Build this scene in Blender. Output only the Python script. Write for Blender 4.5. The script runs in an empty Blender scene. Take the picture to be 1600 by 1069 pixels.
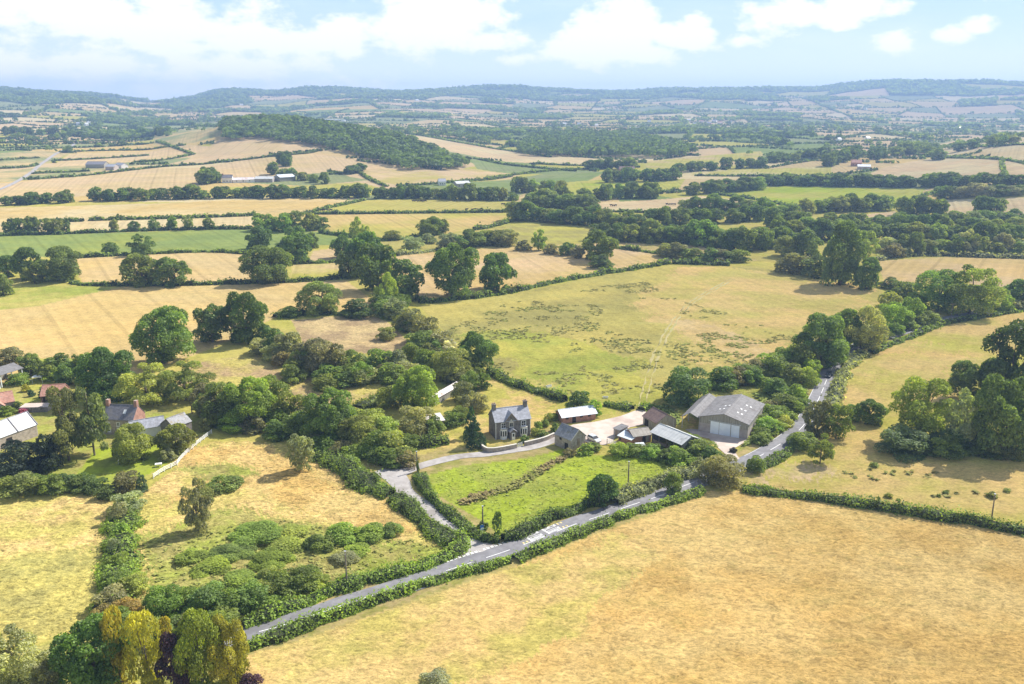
import bpy, bmesh, math, random
import numpy as np
from mathutils import Vector, Matrix
random.seed(7)
rng = np.random.default_rng(11)
sc = bpy.context.scene
COL = sc.collection
R = math.radians

# ------------------------------------------------------------------ camera numbers
CAM_H = 86.0
PITCH = R(15.5)
FPX = 1350.0            # focal length in pixels of a 1600 px wide frame
CX, CY = 800.0, 534.5

# ------------------------------------------------------------------ noise
def _hash(ix, iy, seed):
    h = (ix * 374761393 + iy * 668265263 + seed * 974634721) & 0xFFFFFFFF
    h = ((h ^ (h >> 13)) * 1274126177) & 0xFFFFFFFF
    return ((h ^ (h >> 16)) & 0xFFFF) / 65535.0

def vnoise(x, y, seed=0):
    x = np.asarray(x, float); y = np.asarray(y, float)
    ix = np.floor(x).astype(np.int64); iy = np.floor(y).astype(np.int64)
    fx = x - ix; fy = y - iy
    fx = fx * fx * (3 - 2 * fx); fy = fy * fy * (3 - 2 * fy)
    a = _hash(ix, iy, seed); b = _hash(ix + 1, iy, seed)
    c = _hash(ix, iy + 1, seed); d = _hash(ix + 1, iy + 1, seed)
    return (a * (1 - fx) + b * fx) * (1 - fy) + (c * (1 - fx) + d * fx) * fy

def fbm(x, y, seed=0, octv=3):
    s = 0; a = 1; t = 0
    for k in range(octv):
        s = s + a * vnoise(np.asarray(x) * 2 ** k + 17.3 * k, np.asarray(y) * 2 ** k - 9.1 * k, seed + k)
        t += a; a *= 0.5
    return s / t

# ------------------------------------------------------------------ terrain
# for each compass column: (distance in m, the depression it is seen at given as a row of the survey picture)
def _hy(D, row):
    return CAM_H - D * math.tan(PITCH - math.atan((CY - row) / FPX))
FLAT = None
PROF = {
    -600: [(1000, None), (1500, 226), (2000, 206), (2600, 191), (3300, 173), (4200, 155), (5600, 146)],
    0:    [(700, None), (1000, 274), (1500, 229), (2000, 208), (2600, 190), (3300, 172), (4200, 152), (5600, 141)],
    130:  [(700, None), (1000, 274), (1500, 229), (2000, 208), (2600, 192), (3300, 176), (4200, 156), (5600, 150)],
    220:  [(700, None), (1000, 273), (1500, 228), (2000, 207), (2600, 195), (3300, 183), (4200, 170), (5200, 161), (6000, 156)],
    300:  [(700, None), (1000, 272), (1300, 236), (1600, 205), (2000, 200), (2600, 194), (3300, 185), (4200, 172), (5600, 154)],
    350:  [(700, None), (1000, 271), (1300, 228), (1550, 190), (2000, 200), (2600, 194), (3300, 185), (4200, 170), (5600, 141)],
    430:  [(700, None), (1000, 271), (1250, 226), (1550, 186), (2000, 200), (2600, 194), (3300, 185), (4200, 172), (5600, 145)],
    500:  [(700, None), (1000, 272), (1250, 228), (1450, 197), (2000, 201), (2600, 194), (3300, 182), (4200, 164), (5600, 143)],
    600:  [(700, None), (1000, 271), (1200, 238), (1330, 215), (1700, 214), (2600, 194), (3300, 180), (4200, 162), (5600, 144)],
    700:  [(700, None), (1000, 274), (1150, 252), (1250, 240), (1600, 223), (2000, 207), (2600, 194), (3300, 181), (4200, 164), (5600, 138)],
    780:  [(900, None), (1200, 256), (1600, 228), (2000, 211), (2600, 197), (3300, 184), (4200, 166), (5600, 141)],
    960:  [(900, None), (1200, 253), (1600, 226), (2000, 210), (2600, 198), (3300, 187), (4200, 170), (5600, 145)],
    1100: [(900, None), (1200, 251), (1600, 224), (2000, 208), (2600, 197), (3300, 186), (4200, 167), (5600, 140)],
    1250: [(900, None), (1200, 251), (1600, 225), (2000, 208), (2600, 198), (3300, 187), (4200, 171), (5600, 142)],
    1390: [(900, None), (1200, 248), (1600, 226), (2000, 210), (2600, 200), (3300, 191), (4200, 176), (5600, 131)],
    1480: [(850, None), (1050, 262), (1250, 243), (1450, 230), (2000, 213), (2600, 202), (3300, 192), (4200, 176), (5600, 132)],
    1600: [(750, None), (900, 272), (1050, 250), (1250, 225), (1420, 206), (1800, 218), (2600, 203), (3300, 192), (4200, 174), (5600, 138)],
    2200: [(750, None), (900, 268), (1050, 246), (1250, 220), (1420, 203), (1800, 214), (2600, 200), (3300, 190), (4200, 172), (5600, 138)],
}
NC, ND = 281, 240
_cols = np.linspace(-600, 2200, NC)
_logd = np.linspace(math.log(200), math.log(12000), ND)
def _build_table():
    keys = sorted(PROF)
    prof = []
    for k in keys:
        ds, hs = [100.0], [0.0]
        for D, row in PROF[k]:
            ds.append(D); hs.append(0.0 if row is None else _hy(D, row))
        ds += [ds[-1] + 900, 12000]; hs += [hs[-1] - 5, hs[-1] - 60]
        prof.append(np.interp(np.exp(_logd), ds, hs))
    prof = np.array(prof)
    tab = np.empty((NC, ND))
    for j in range(ND):
        tab[:, j] = np.interp(_cols, keys, prof[:, j])
    def blur(a, n, ax):
        k = np.hanning(n + 2)[1:-1]; k /= k.sum()
        pad = [(0, 0), (0, 0)]; pad[ax] = (n // 2, n // 2)
        return np.apply_along_axis(lambda v: np.convolve(v, k, 'valid'), ax, np.pad(a, pad, 'edge'))
    return blur(blur(tab, 5, 0), 7, 1)
TAB = _build_table()

def terrain(X, Y):
    X = np.asarray(X, float); Y = np.asarray(Y, float)
    D = np.hypot(X, Y)
    c = CX + FPX / math.cos(PITCH) * X / np.maximum(Y, 1.0)
    fc = np.clip((c + 600) / 2800 * (NC - 1), 0, NC - 1.001)
    fd = np.clip((np.log(np.maximum(D, 1)) - _logd[0]) / (_logd[-1] - _logd[0]) * (ND - 1), 0, ND - 1.001)
    i = fc.astype(int); j = fd.astype(int); u = fc - i; v = fd - j
    h = (TAB[i, j] * (1 - u) + TAB[i + 1, j] * u) * (1 - v) + (TAB[i, j + 1] * (1 - u) + TAB[i + 1, j + 1] * u) * v
    near = np.clip((D - 60) / 300, 0, 1)
    far = np.clip((D - 1500) / 2000, 0, 1) * np.clip((9000 - D) / 2000, 0.2, 1)
    h = h + (fbm(X / 130, Y / 130, 3, 2) - 0.5) * 2.2 * near
    h = h + (fbm(X / 560, Y / 560, 5, 4) - 0.5) * 60 * far * np.clip((D - 1500) / 3500, 0, 1)
    return h

_rs = np.exp(np.linspace(math.log(45), math.log(11000), 2600))
def gnd_many(pts):
    """points of the survey picture (1600 px wide) -> points on the land"""
    out = []
    for px, py in pts:
        dx = (px - CX) / FPX; dy = -(py - CY) / FPX
        d = np.array([dx, math.cos(PITCH) + dy * math.sin(PITCH), -math.sin(PITCH) + dy * math.cos(PITCH)])
        hlen = math.hypot(d[0], d[1])
        t = _rs / hlen
        X = d[0] * t; Y = d[1] * t; Z = CAM_H + d[2] * t
        gap = Z - terrain(X, Y)
        k = int(np.argmax(gap < 0))
        if gap[k] >= 0:
            k = len(_rs) - 1; tt = t[k] * 0.6
        else:
            k = max(k, 1); g0, g1 = gap[k - 1], gap[k]
            tt = t[k - 1] + (t[k] - t[k - 1]) * g0 / (g0 - g1)
        x, y = d[0] * tt, d[1] * tt
        out.append((x, y, float(terrain(x, y))))
    return out
def gnd(px, py):
    return gnd_many([(px, py)])[0]
def depth(p):
    return p[1] * math.cos(PITCH) + (CAM_H - p[2]) * math.sin(PITCH)
def hz(x, y):
    return float(terrain(x, y))

# ------------------------------------------------------------------ mesh helpers
def np_mesh(name, V, F, mats=(), fmat=None, attrs=None, smooth=False):
    """V (n,3), F (m,k) equal sized faces"""
    V = np.asarray(V, np.float32); F = np.asarray(F, np.int32)
    m, k = F.shape
    me = bpy.data.meshes.new(name)
    me.vertices.add(len(V)); me.vertices.foreach_set('co', V.ravel())
    me.loops.add(m * k); me.loops.foreach_set('vertex_index', F.ravel())
    me.polygons.add(m)
    me.polygons.foreach_set('loop_start', np.arange(0, m * k, k, dtype=np.int32))
    me.polygons.foreach_set('loop_total', np.full(m, k, np.int32))
    for mt in mats: me.materials.append(mt)
    if fmat is not None: me.polygons.foreach_set('material_index', np.asarray(fmat, np.int32))
    me.polygons.foreach_set('use_smooth', np.full(m, smooth))
    for an, (typ, data) in (attrs or {}).items():
        a = me.attributes.new(an, typ, 'POINT')
        a.data.foreach_set('color' if typ == 'FLOAT_COLOR' else 'value', np.asarray(data, np.float32).ravel())
    me.update(calc_edges=True)
    return me

def link(name, me, parent=None, loc=None):
    o = bpy.data.objects.new(name, me); COL.objects.link(o)
    if loc is not None: o.location = loc
    if parent is not None: o.parent = parent
    return o
def tag(o, label=None, cat=None, group=None, kind=None):
    if label: o['label'] = label
    if cat: o['category'] = cat
    if group: o['group'] = group
    if kind: o['kind'] = kind
    return o
def empty(name, loc, rz=0.0, scale=None):
    o = bpy.data.objects.new(name, None); COL.objects.link(o)
    o.empty_display_size = 0.5
    o.location = loc; o.rotation_euler = (0, 0, rz)
    if scale: o.scale = scale
    return o

class MB:
    """collects simple solids into ONE mesh"""
    def __init__(s): s.v = []; s.f = []
    def poly(s, pts):
        n = len(s.v); s.v += [tuple(p) for p in pts]; s.f.append(tuple(range(n, n + len(pts)))); return s
    def box(s, x0, x1, y0, y1, z0, z1):
        n = len(s.v)
        s.v += [(x0, y0, z0), (x1, y0, z0), (x1, y1, z0), (x0, y1, z0), (x0, y0, z1), (x1, y0, z1), (x1, y1, z1), (x0, y1, z1)]
        for f in ((0, 3, 2, 1), (4, 5, 6, 7), (0, 1, 5, 4), (1, 2, 6, 5), (2, 3, 7, 6), (3, 0, 4, 7)):
            s.f.append(tuple(n + i for i in f))
        return s
    def prism(s, prof, axis, a, b):
        """prof: closed profile of 2-D points; axis 'x': (y,z) run along x; axis 'y': (x,z) run along y"""
        n = len(s.v); k = len(prof)
        for t in (a, b):
            for p in prof:
                s.v.append((t, p[0], p[1]) if axis == 'x' else (p[0], t, p[1]))
        s.f.append(tuple(range(n, n + k))); s.f.append(tuple(range(n + 2 * k - 1, n + k - 1, -1)))
        for i in range(k):
            j = (i + 1) % k
            s.f.append((n + i, n + k + i, n + k + j, n + j))
        return s
    def slab(s, a, b, c, d, t):
        """a roof slope: four corners and a thickness (downwards)"""
        n = len(s.v)
        for p in (a, b, c, d): s.v.append(tuple(p))
        for p in (a, b, c, d): s.v.append((p[0], p[1], p[2] - t))
        for f in ((0, 1, 2, 3), (7, 6, 5, 4), (0, 4, 5, 1), (1, 5, 6, 2), (2, 6, 7, 3), (3, 7, 4, 0)):
            s.f.append(tuple(n + i for i in f))
        return s
    def tube(s, pts, rad, n=8, cap=True):
        pts = [Vector(p) for p in pts]
        if not hasattr(rad, '__len__'): rad = [rad] * len(pts)
        base = len(s.v)
        for i, p in enumerate(pts):
            t = (pts[min(i + 1, len(pts) - 1)] - pts[max(i - 1, 0)]).normalized()
            u = t.cross(Vector((0.13, 0.99, 0.05)))
            if u.length < 0.2: u = t.cross(Vector((1, 0, 0)))
            u.normalize(); w = t.cross(u)
            for k in range(n):
                a = 2 * math.pi * k / n
                s.v.append(tuple(p + (u * math.cos(a) + w * math.sin(a)) * rad[i]))
        for i in range(len(pts) - 1):
            for k in range(n):
                k2 = (k + 1) % n
                s.f.append((base + i * n + k, base + i * n + k2, base + (i + 1) * n + k2, base + (i + 1) * n + k))
        if cap:
            s.f.append(tuple(base + k for k in reversed(range(n))))
            s.f.append(tuple(base + (len(pts) - 1) * n + k for k in range(n)))
        return s
    def mesh(s, name, mat, smooth=False):
        me = bpy.data.meshes.new(name); me.from_pydata(s.v, [], s.f); me.materials.append(mat)
        bm = bmesh.new(); bm.from_mesh(me); bmesh.ops.recalc_face_normals(bm, faces=bm.faces); bm.to_mesh(me); bm.free()
        if smooth:
            for p in me.polygons: p.use_smooth = True
        me.update(); return me
    def build(s, name, mat, parent=None, smooth=False, bevel=0.0):
        o = link(name, s.mesh(name, mat, smooth), parent)
        if bevel:
            b = o.modifiers.new('bevel', 'BEVEL'); b.width = bevel; b.segments = 2; b.limit_method = 'ANGLE'
        return o

# ------------------------------------------------------------------ materials
def new_mat(name):
    m = bpy.data.materials.new(name); m.use_nodes = True
    nt = m.node_tree; nt.nodes.clear()
    out = nt.nodes.new('ShaderNodeOutputMaterial')
    return m, nt, out
def N(nt, typ, **kw):
    n = nt.nodes.new(typ)
    for k, v in kw.items():
        if k.startswith('in_'):
            key = k[3:]
            n.inputs[int(key) if key.isdigit() else key.replace('_', ' ')].default_value = v
        else: setattr(n, k, v)
    return n
def math_n(nt, op, a, b=None, clamp=False):
    n = nt.nodes.new('ShaderNodeMath'); n.operation = op; n.use_clamp = clamp
    for i, x in enumerate((a, b)):
        if x is None: continue
        if isinstance(x, (int, float)): n.inputs[i].default_value = x
        else: nt.links.new(x, n.inputs[i])
    return n.outputs[0]
def mix_c(nt, fac, a, b, blend='MIX'):
    n = nt.nodes.new('ShaderNodeMix'); n.data_type = 'RGBA'; n.blend_type = blend
    for sock, x in ((n.inputs[0], fac), (n.inputs[6], a), (n.inputs[7], b)):
        if isinstance(x, (int, float)): sock.default_value = x
        elif isinstance(x, tuple): sock.default_value = (*x[:3], 1)
        else: nt.links.new(x, sock)
    return n.outputs[2]
def pos_scaled(nt, sx, sy, sz, rot=0.0, local=False):
    if local:
        t = nt.nodes.new('ShaderNodeTexCoord').outputs['Object']
    else:
        t = nt.nodes.new('ShaderNodeNewGeometry').outputs['Position']
    mp = nt.nodes.new('ShaderNodeMapping'); mp.inputs['Scale'].default_value = (sx, sy, sz)
    mp.inputs['Rotation'].default_value = (0, 0, rot)
    nt.links.new(t, mp.inputs['Vector'])
    return mp.outputs[0]
def noise_n(nt, vec, scale=1.0, detail=3.0, rough=0.55):
    n = N(nt, 'ShaderNodeTexNoise'); n.inputs['Scale'].default_value = scale
    n.inputs['Detail'].default_value = detail; n.inputs['Roughness'].default_value = rough
    nt.links.new(vec, n.inputs['Vector']); return n.outputs['Fac']
def ramp(nt, fac, lo, hi):
    n = N(nt, 'ShaderNodeMapRange'); n.interpolation_type = 'SMOOTHSTEP'
    n.inputs['From Min'].default_value = lo; n.inputs['From Max'].default_value = hi
    nt.links.new(fac, n.inputs['Value']); return n.outputs[0]

def mottled(name, c1, c2, scale=1.0, c3=None, scale3=0.2, rough=0.85, bump=0.0, bscale=None, spec=0.25, lo=0.35, hi=0.65, local=True, stretch=(1, 1, 1), metal=0.0):
    m, nt, out = new_mat(name)
    v = pos_scaled(nt, *stretch, local=local)
    f = ramp(nt, noise_n(nt, v, scale, 5), lo, hi)
    c = mix_c(nt, f, c1, c2)
    if c3:
        f3 = ramp(nt, noise_n(nt, v, scale3, 4), 0.5, 0.68)
        c = mix_c(nt, f3, c, c3)
    b = N(nt, 'ShaderNodeBsdfPrincipled'); b.inputs['Roughness'].default_value = rough
    b.inputs['Specular IOR Level'].default_value = spec; b.inputs['Metallic'].default_value = metal
    nt.links.new(c, b.inputs['Base Color'])
    if bump:
        bn = N(nt, 'ShaderNodeBump'); bn.inputs['Strength'].default_value = bump; bn.inputs['Distance'].default_value = 0.05
        nt.links.new(noise_n(nt, v, bscale or scale * 3, 4), bn.inputs['Height']); nt.links.new(bn.outputs[0], b.inputs['Normal'])
    nt.links.new(b.outputs[0], out.inputs[0])
    return m

def corrugated(name, c1, c2, c3, pitch=0.16, rough=0.5, axis='x', spec=0.4):
    """sheet roofing: ribs down the slope, sheet laps and stains"""
    m, nt, out = new_mat(name)
    v = pos_scaled(nt, 1, 1, 1, local=True)
    c = mix_c(nt, ramp(nt, noise_n(nt, v, 0.9, 5), 0.35, 0.65), c1, c2)
    c = mix_c(nt, ramp(nt, noise_n(nt, v, 0.35, 6, 0.7), 0.55, 0.66), c, c3)
    sep = N(nt, 'ShaderNodeSeparateXYZ'); nt.links.new(v, sep.inputs[0])
    ax = sep.outputs[0] if axis == 'x' else sep.outputs[1]
    ay = sep.outputs[1] if axis == 'x' else sep.outputs[0]
    lap = math_n(nt, 'FRACT', math_n(nt, 'MULTIPLY', ax, 1.0))
    lap = math_n(nt, 'LESS_THAN', lap, 0.10)
    row = math_n(nt, 'LESS_THAN', math_n(nt, 'FRACT', math_n(nt, 'MULTIPLY', ay, 0.55)), 0.07)
    c = mix_c(nt, math_n(nt, 'MULTIPLY', math_n(nt, 'MAXIMUM', lap, row), 0.45), c, tuple(x * 0.55 for x in c1))
    wv = math_n(nt, 'SINE', math_n(nt, 'MULTIPLY', ax, 2 * math.pi / pitch))
    b = N(nt, 'ShaderNodeBsdfPrincipled'); b.inputs['Roughness'].default_value = rough
    b.inputs['Specular IOR Level'].default_value = spec
    nt.links.new(c, b.inputs['Base Color'])
    bn = N(nt, 'ShaderNodeBump'); bn.inputs['Strength'].default_value = 0.35; bn.inputs['Distance'].default_value = 0.03
    nt.links.new(wv, bn.inputs['Height']); nt.links.new(bn.outputs[0], b.inputs['Normal'])
    nt.links.new(b.outputs[0], out.inputs[0]); return m

def coursed(name, c1, c2, mortar, bw, bh, stain=None, rough=0.85, spec=0.25):
    """brick, stone or slate courses"""
    m, nt, out = new_mat(name)
    tc = nt.nodes.new('ShaderNodeTexCoord').outputs['Object']
    sep = N(nt, 'ShaderNodeSeparateXYZ'); nt.links.new(tc, sep.inputs[0])
    cb = N(nt, 'ShaderNodeCombineXYZ')
    nt.links.new(math_n(nt, 'ADD', sep.outputs[0], sep.outputs[1]), cb.inputs[0]); nt.links.new(sep.outputs[2], cb.inputs[1])
    br = N(nt, 'ShaderNodeTexBrick'); nt.links.new(cb.outputs[0], br.inputs['Vector'])
    br.inputs['Color1'].default_value = (*c1, 1); br.inputs['Color2'].default_value = (*c2, 1); br.inputs['Mortar'].default_value = (*mortar, 1)
    br.inputs['Scale'].default_value = 1.0; br.inputs['Brick Width'].default_value = bw; br.inputs['Row Height'].default_value = bh
    br.inputs['Mortar Size'].default_value = bh * 0.07
    c = br.outputs['Color']
    n = noise_n(nt, tc, 1.1, 6, 0.65)
    c = mix_c(nt, ramp(nt, n, 0.3, 0.7), mix_c(nt, 1.0, c, (0.75, 0.75, 0.75), 'MULTIPLY'), mix_c(nt, 1.0, c, (1.2, 1.2, 1.2), 'MULTIPLY'))
    if stain: c = mix_c(nt, ramp(nt, noise_n(nt, tc, 0.5, 6, 0.7), 0.52, 0.66), c, stain)
    b = N(nt, 'ShaderNodeBsdfPrincipled'); b.inputs['Roughness'].default_value = rough; b.inputs['Specular IOR Level'].default_value = spec
    nt.links.new(c, b.inputs['Base Color']); nt.links.new(b.outputs[0], out.inputs[0]); return m

def leaf_material():
    m, nt, out = new_mat('foliage')
    oi = N(nt, 'ShaderNodeObjectInfo'); at = N(nt, 'ShaderNodeAttribute'); at.attribute_name = 'leaf'
    geo = N(nt, 'ShaderNodeNewGeometry')
    k = math_n(nt, 'ADD', math_n(nt, 'MULTIPLY', at.outputs['Fac'], 1.42), 0.46)
    cb = N(nt, 'ShaderNodeCombineColor')
    for i in range(3): nt.links.new(k, cb.inputs[i])
    c = mix_c(nt, 1.0, oi.outputs['Color'], cb.outputs[0], 'MULTIPLY')
    yel = mix_c(nt, 1.0, c, (1.22, 1.14, 0.8), 'MULTIPLY')
    c = mix_c(nt, ramp(nt, at.outputs['Fac'], 0.5, 1.0), c, yel)
    d = N(nt, 'ShaderNodeBsdfDiffuse'); t = N(nt, 'ShaderNodeBsdfTranslucent')
    nt.links.new(c, d.inputs['Color'])
    nt.links.new(mix_c(nt, 1.0, c, (1.5, 1.5, 0.6), 'MULTIPLY'), t.inputs['Color'])
    mx = N(nt, 'ShaderNodeMixShader'); mx.inputs[0].default_value = 0.42
    nt.links.new(d.outputs[0], mx.inputs[1]); nt.links.new(t.outputs[0], mx.inputs[2])
    gl = N(nt, 'ShaderNodeBsdfGlossy'); gl.inputs['Roughness'].default_value = 0.55; gl.inputs['Color'].default_value = (0.5, 0.5, 0.5, 1)
    m2 = N(nt, 'ShaderNodeMixShader'); m2.inputs[0].default_value = 0.035
    nt.links.new(mx.outputs[0], m2.inputs[1]); nt.links.new(gl.outputs[0], m2.inputs[2])
    nt.links.new(m2.outputs[0], out.inputs[0]); return m

def grass_material():
    m, nt, out = new_mat('grass_blades')
    oi = N(nt, 'ShaderNodeObjectInfo'); at = N(nt, 'ShaderNodeAttribute'); at.attribute_name = 'leaf'
    k = math_n(nt, 'ADD', math_n(nt, 'MULTIPLY', at.outputs['Fac'], 0.4), 0.85)
    cb = N(nt, 'ShaderNodeCombineColor')
    for i in range(3): nt.links.new(k, cb.inputs[i])
    ag = N(nt, 'ShaderNodeAttribute'); ag.attribute_name = 'green'
    c = mix_c(nt, math_n(nt, 'MULTIPLY', ag.outputs['Fac'], .6), oi.outputs['Color'], (0.27, 0.30, 0.075))
    c = mix_c(nt, 1.0, c, cb.outputs[0], 'MULTIPLY')
    d = N(nt, 'ShaderNodeBsdfDiffuse'); t = N(nt, 'ShaderNodeBsdfTranslucent')
    nt.links.new(c, d.inputs['Color']); nt.links.new(c, t.inputs['Color'])
    mx = N(nt, 'ShaderNodeMixShader'); mx.inputs[0].default_value = 0.25
    nt.links.new(d.outputs[0], mx.inputs[1]); nt.links.new(t.outputs[0], mx.inputs[2]); nt.links.new(mx.outputs[0], out.inputs[0])
    return m
M = {}
M['leaf'] = leaf_material()
M['grass'] = grass_material()
M['bark'] = mottled('bark', (0.13, 0.10, 0.07), (0.24, 0.20, 0.15), 2.0, bump=0.5)
M['deadwood'] = mottled('dead_wood', (0.30, 0.27, 0.23), (0.45, 0.42, 0.37), 2.0)
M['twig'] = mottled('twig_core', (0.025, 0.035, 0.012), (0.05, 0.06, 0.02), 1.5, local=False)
M['stone'] = coursed('stone_wall', (0.17, 0.15, 0.135), (0.25, 0.22, 0.19), (0.22, 0.20, 0.18), 0.5, 0.24, stain=(0.11, 0.10, 0.085))
M['rubble'] = coursed('rubble_wall', (0.34, 0.29, 0.24), (0.44, 0.37, 0.30), (0.38, 0.33, 0.28), 0.45, 0.2, stain=(0.25, 0.21, 0.17))
M['dressed'] = mottled('dressed_stone', (0.50, 0.47, 0.41), (0.62, 0.58, 0.50), 1.5)
M['slate'] = coursed('slate_roof', (0.33, 0.34, 0.38), (0.42, 0.43, 0.47), (0.2, 0.2, 0.22), 0.35, 0.16, stain=(0.27, 0.27, 0.29), rough=0.38, spec=0.5)
M['slate_dark'] = coursed('dark_slate_roof', (0.17, 0.165, 0.185), (0.24, 0.23, 0.25), (0.1, 0.1, 0.11), 0.35, 0.16, stain=(0.22, 0.20, 0.18), rough=0.55)
M['slate_moss'] = coursed('mossy_slate_roof', (0.25, 0.25, 0.27), (0.33, 0.33, 0.34), (0.16, 0.16, 0.16), 0.35, 0.16, stain=(0.22, 0.18, 0.10), rough=0.5)
M['brick'] = coursed('red_brick', (0.33, 0.16, 0.11), (0.42, 0.22, 0.155), (0.38, 0.30, 0.25), 0.30, 0.11, stain=(0.30, 0.18, 0.13))
M['tile'] = coursed('red_roof_tiles', (0.42, 0.21, 0.15), (0.50, 0.28, 0.21), (0.30, 0.16, 0.12), 0.3, 0.2, stain=(0.42, 0.28, 0.22))
M['tin_white'] = corrugated('pale_sheet_roof', (0.62, 0.67, 0.72), (0.72, 0.76, 0.80), (0.42, 0.52, 0.60))
M['tin_pale'] = corrugated('weathered_sheet_roof', (0.50, 0.51, 0.50), (0.60, 0.60, 0.58), (0.36, 0.36, 0.34))
M['tin_brown'] = corrugated('rust_brown_sheet_roof', (0.17, 0.115, 0.10), (0.23, 0.16, 0.135), (0.20, 0.16, 0.15), rough=0.8, spec=0.2)
M['tin_moss'] = corrugated('lichened_sheet_roof', (0.30, 0.27, 0.23), (0.37, 0.34, 0.30), (0.36, 0.31, 0.19), rough=0.8, spec=0.2)
M['tin_rust'] = corrugated('rusty_white_sheet_roof', (0.62, 0.55, 0.54), (0.70, 0.66, 0.66), (0.42, 0.20, 0.13), rough=0.6)
M['asbestos'] = corrugated('cement_sheet_roof', (0.165, 0.158, 0.158), (0.215, 0.207, 0.207), (0.135, 0.122, 0.118), pitch=0.18, rough=0.75, spec=0.3, axis='y')
M['block'] = mottled('block_wall', (0.36, 0.31, 0.28), (0.46, 0.41, 0.38), 0.8, c3=(0.30, 0.26, 0.22), bump=0.1)
M['boarding'] = mottled('weathered_boarding', (0.23, 0.21, 0.17), (0.34, 0.32, 0.26), 1.0, stretch=(6, 6, 0.5), c3=(0.42, 0.40, 0.34), scale3=0.8)
M['door_pale'] = mottled('pale_blue_sheet_door', (0.80, 0.85, 0.90), (0.86, 0.90, 0.94), 0.7, rough=0.5, c3=(0.74, 0.79, 0.84))
M['white'] = mottled('white_paint', (0.74, 0.74, 0.72), (0.82, 0.82, 0.80), 1.2, rough=0.5)
M['render'] = mottled('white_render', (0.70, 0.69, 0.66), (0.80, 0.79, 0.76), 0.6)
M['timber'] = mottled('weathered_timber', (0.22, 0.16, 0.11), (0.34, 0.26, 0.19), 3.0, stretch=(1, 1, 0.2))
M['pole'] = mottled('pole_timber', (0.16, 0.13, 0.10), (0.25, 0.21, 0.17), 3.0, stretch=(1, 1, 0.15))
M['dark'] = mottled('dark_interior', (0.025, 0.022, 0.02), (0.04, 0.035, 0.03), 1.0)
M['metal'] = mottled('galvanised_steel', (0.42, 0.43, 0.45), (0.52, 0.53, 0.55), 2.0, rough=0.45, metal=0.3)
M['tyre'] = mottled('rubber', (0.02, 0.02, 0.02), (0.035, 0.035, 0.035), 4.0)
M['coat_black'] = mottled('black_hide', (0.018, 0.016, 0.015), (0.035, 0.03, 0.028), 2.0, rough=0.6)
M['earth'] = mottled('bare_earth', (0.30, 0.21, 0.14), (0.40, 0.30, 0.21), 0.6, local=False)
M['track'] = mottled('worn_track', (0.30, 0.265, 0.10), (0.34, 0.285, 0.125), 0.35, c3=(0.28, 0.27, 0.085), scale3=0.2, local=False)
def glass():
    m, nt, out = new_mat('window_glass')
    b = N(nt, 'ShaderNodeBsdfPrincipled'); b.inputs['Base Color'].default_value = (0.025, 0.03, 0.035, 1)
    b.inputs['Roughness'].default_value = 0.08; b.inputs['Specular IOR Level'].default_value = 0.6
    nt.links.new(b.outputs[0], out.inputs[0]); return m
M['glass'] = glass()
def paint(name, c):
    m, nt, out = new_mat(name)
    b = N(nt, 'ShaderNodeBsdfPrincipled'); b.inputs['Base Color'].default_value = (*c, 1)
    b.inputs['Roughness'].default_value = 0.28; b.inputs['Metallic'].default_value = 0.25; b.inputs['Coat Weight'].default_value = 0.6
    nt.links.new(b.outputs[0], out.inputs[0]); return m
M['car_silver'] = paint('silver_car_paint', (0.62, 0.64, 0.66))
M['car_dark'] = paint('dark_car_paint', (0.035, 0.037, 0.045))
M['sign_blue'] = mottled('blue_sign', (0.05, 0.18, 0.50), (0.06, 0.2, 0.55), 2.0, rough=0.4)
M['asphalt'] = mottled('asphalt', (0.185, 0.18, 0.19), (0.235, 0.23, 0.24), 0.7, c3=(0.16, 0.155, 0.16), scale3=0.12, local=False, bump=0.15, bscale=8, rough=0.9)
M['lane'] = mottled('worn_lane', (0.32, 0.295, 0.28), (0.40, 0.375, 0.355), 0.5, c3=(0.27, 0.245, 0.225), scale3=0.2, local=False, rough=0.9)
M['concrete'] = mottled('yard_concrete', (0.47, 0.385, 0.32), (0.56, 0.475, 0.41), 0.35, c3=(0.38, 0.29, 0.245), scale3=0.11, local=False, rough=0.9)
M['marking'] = mottled('road_paint', (0.72, 0.72, 0.70), (0.82, 0.82, 0.80), 2.0, local=False, rough=0.6)
M['marking_yellow'] = mottled('yellow_road_paint', (0.72, 0.55, 0.22), (0.78, 0.62, 0.28), 2.0, local=False, rough=0.6)
# ================================================================== LAND: fields
STRAW = (0.52, 0.385, 0.165); GOLD = (0.46, 0.315, 0.115); TAN = (0.50, 0.385, 0.205); PINK = (0.53, 0.40, 0.245)
PALE = (0.55, 0.46, 0.28); YGREEN = (0.40, 0.375, 0.090); PASTURE = (0.28, 0.31, 0.068); BRIGHT = (0.30, 0.37, 0.040)
OLIVE = (0.31, 0.28, 0.10); MEADOW = (0.42, 0.365, 0.115); GREEN = (0.20, 0.26, 0.085); DULL = (0.24, 0.27, 0.13); BROWN = (0.34, 0.25, 0.15)
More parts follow.
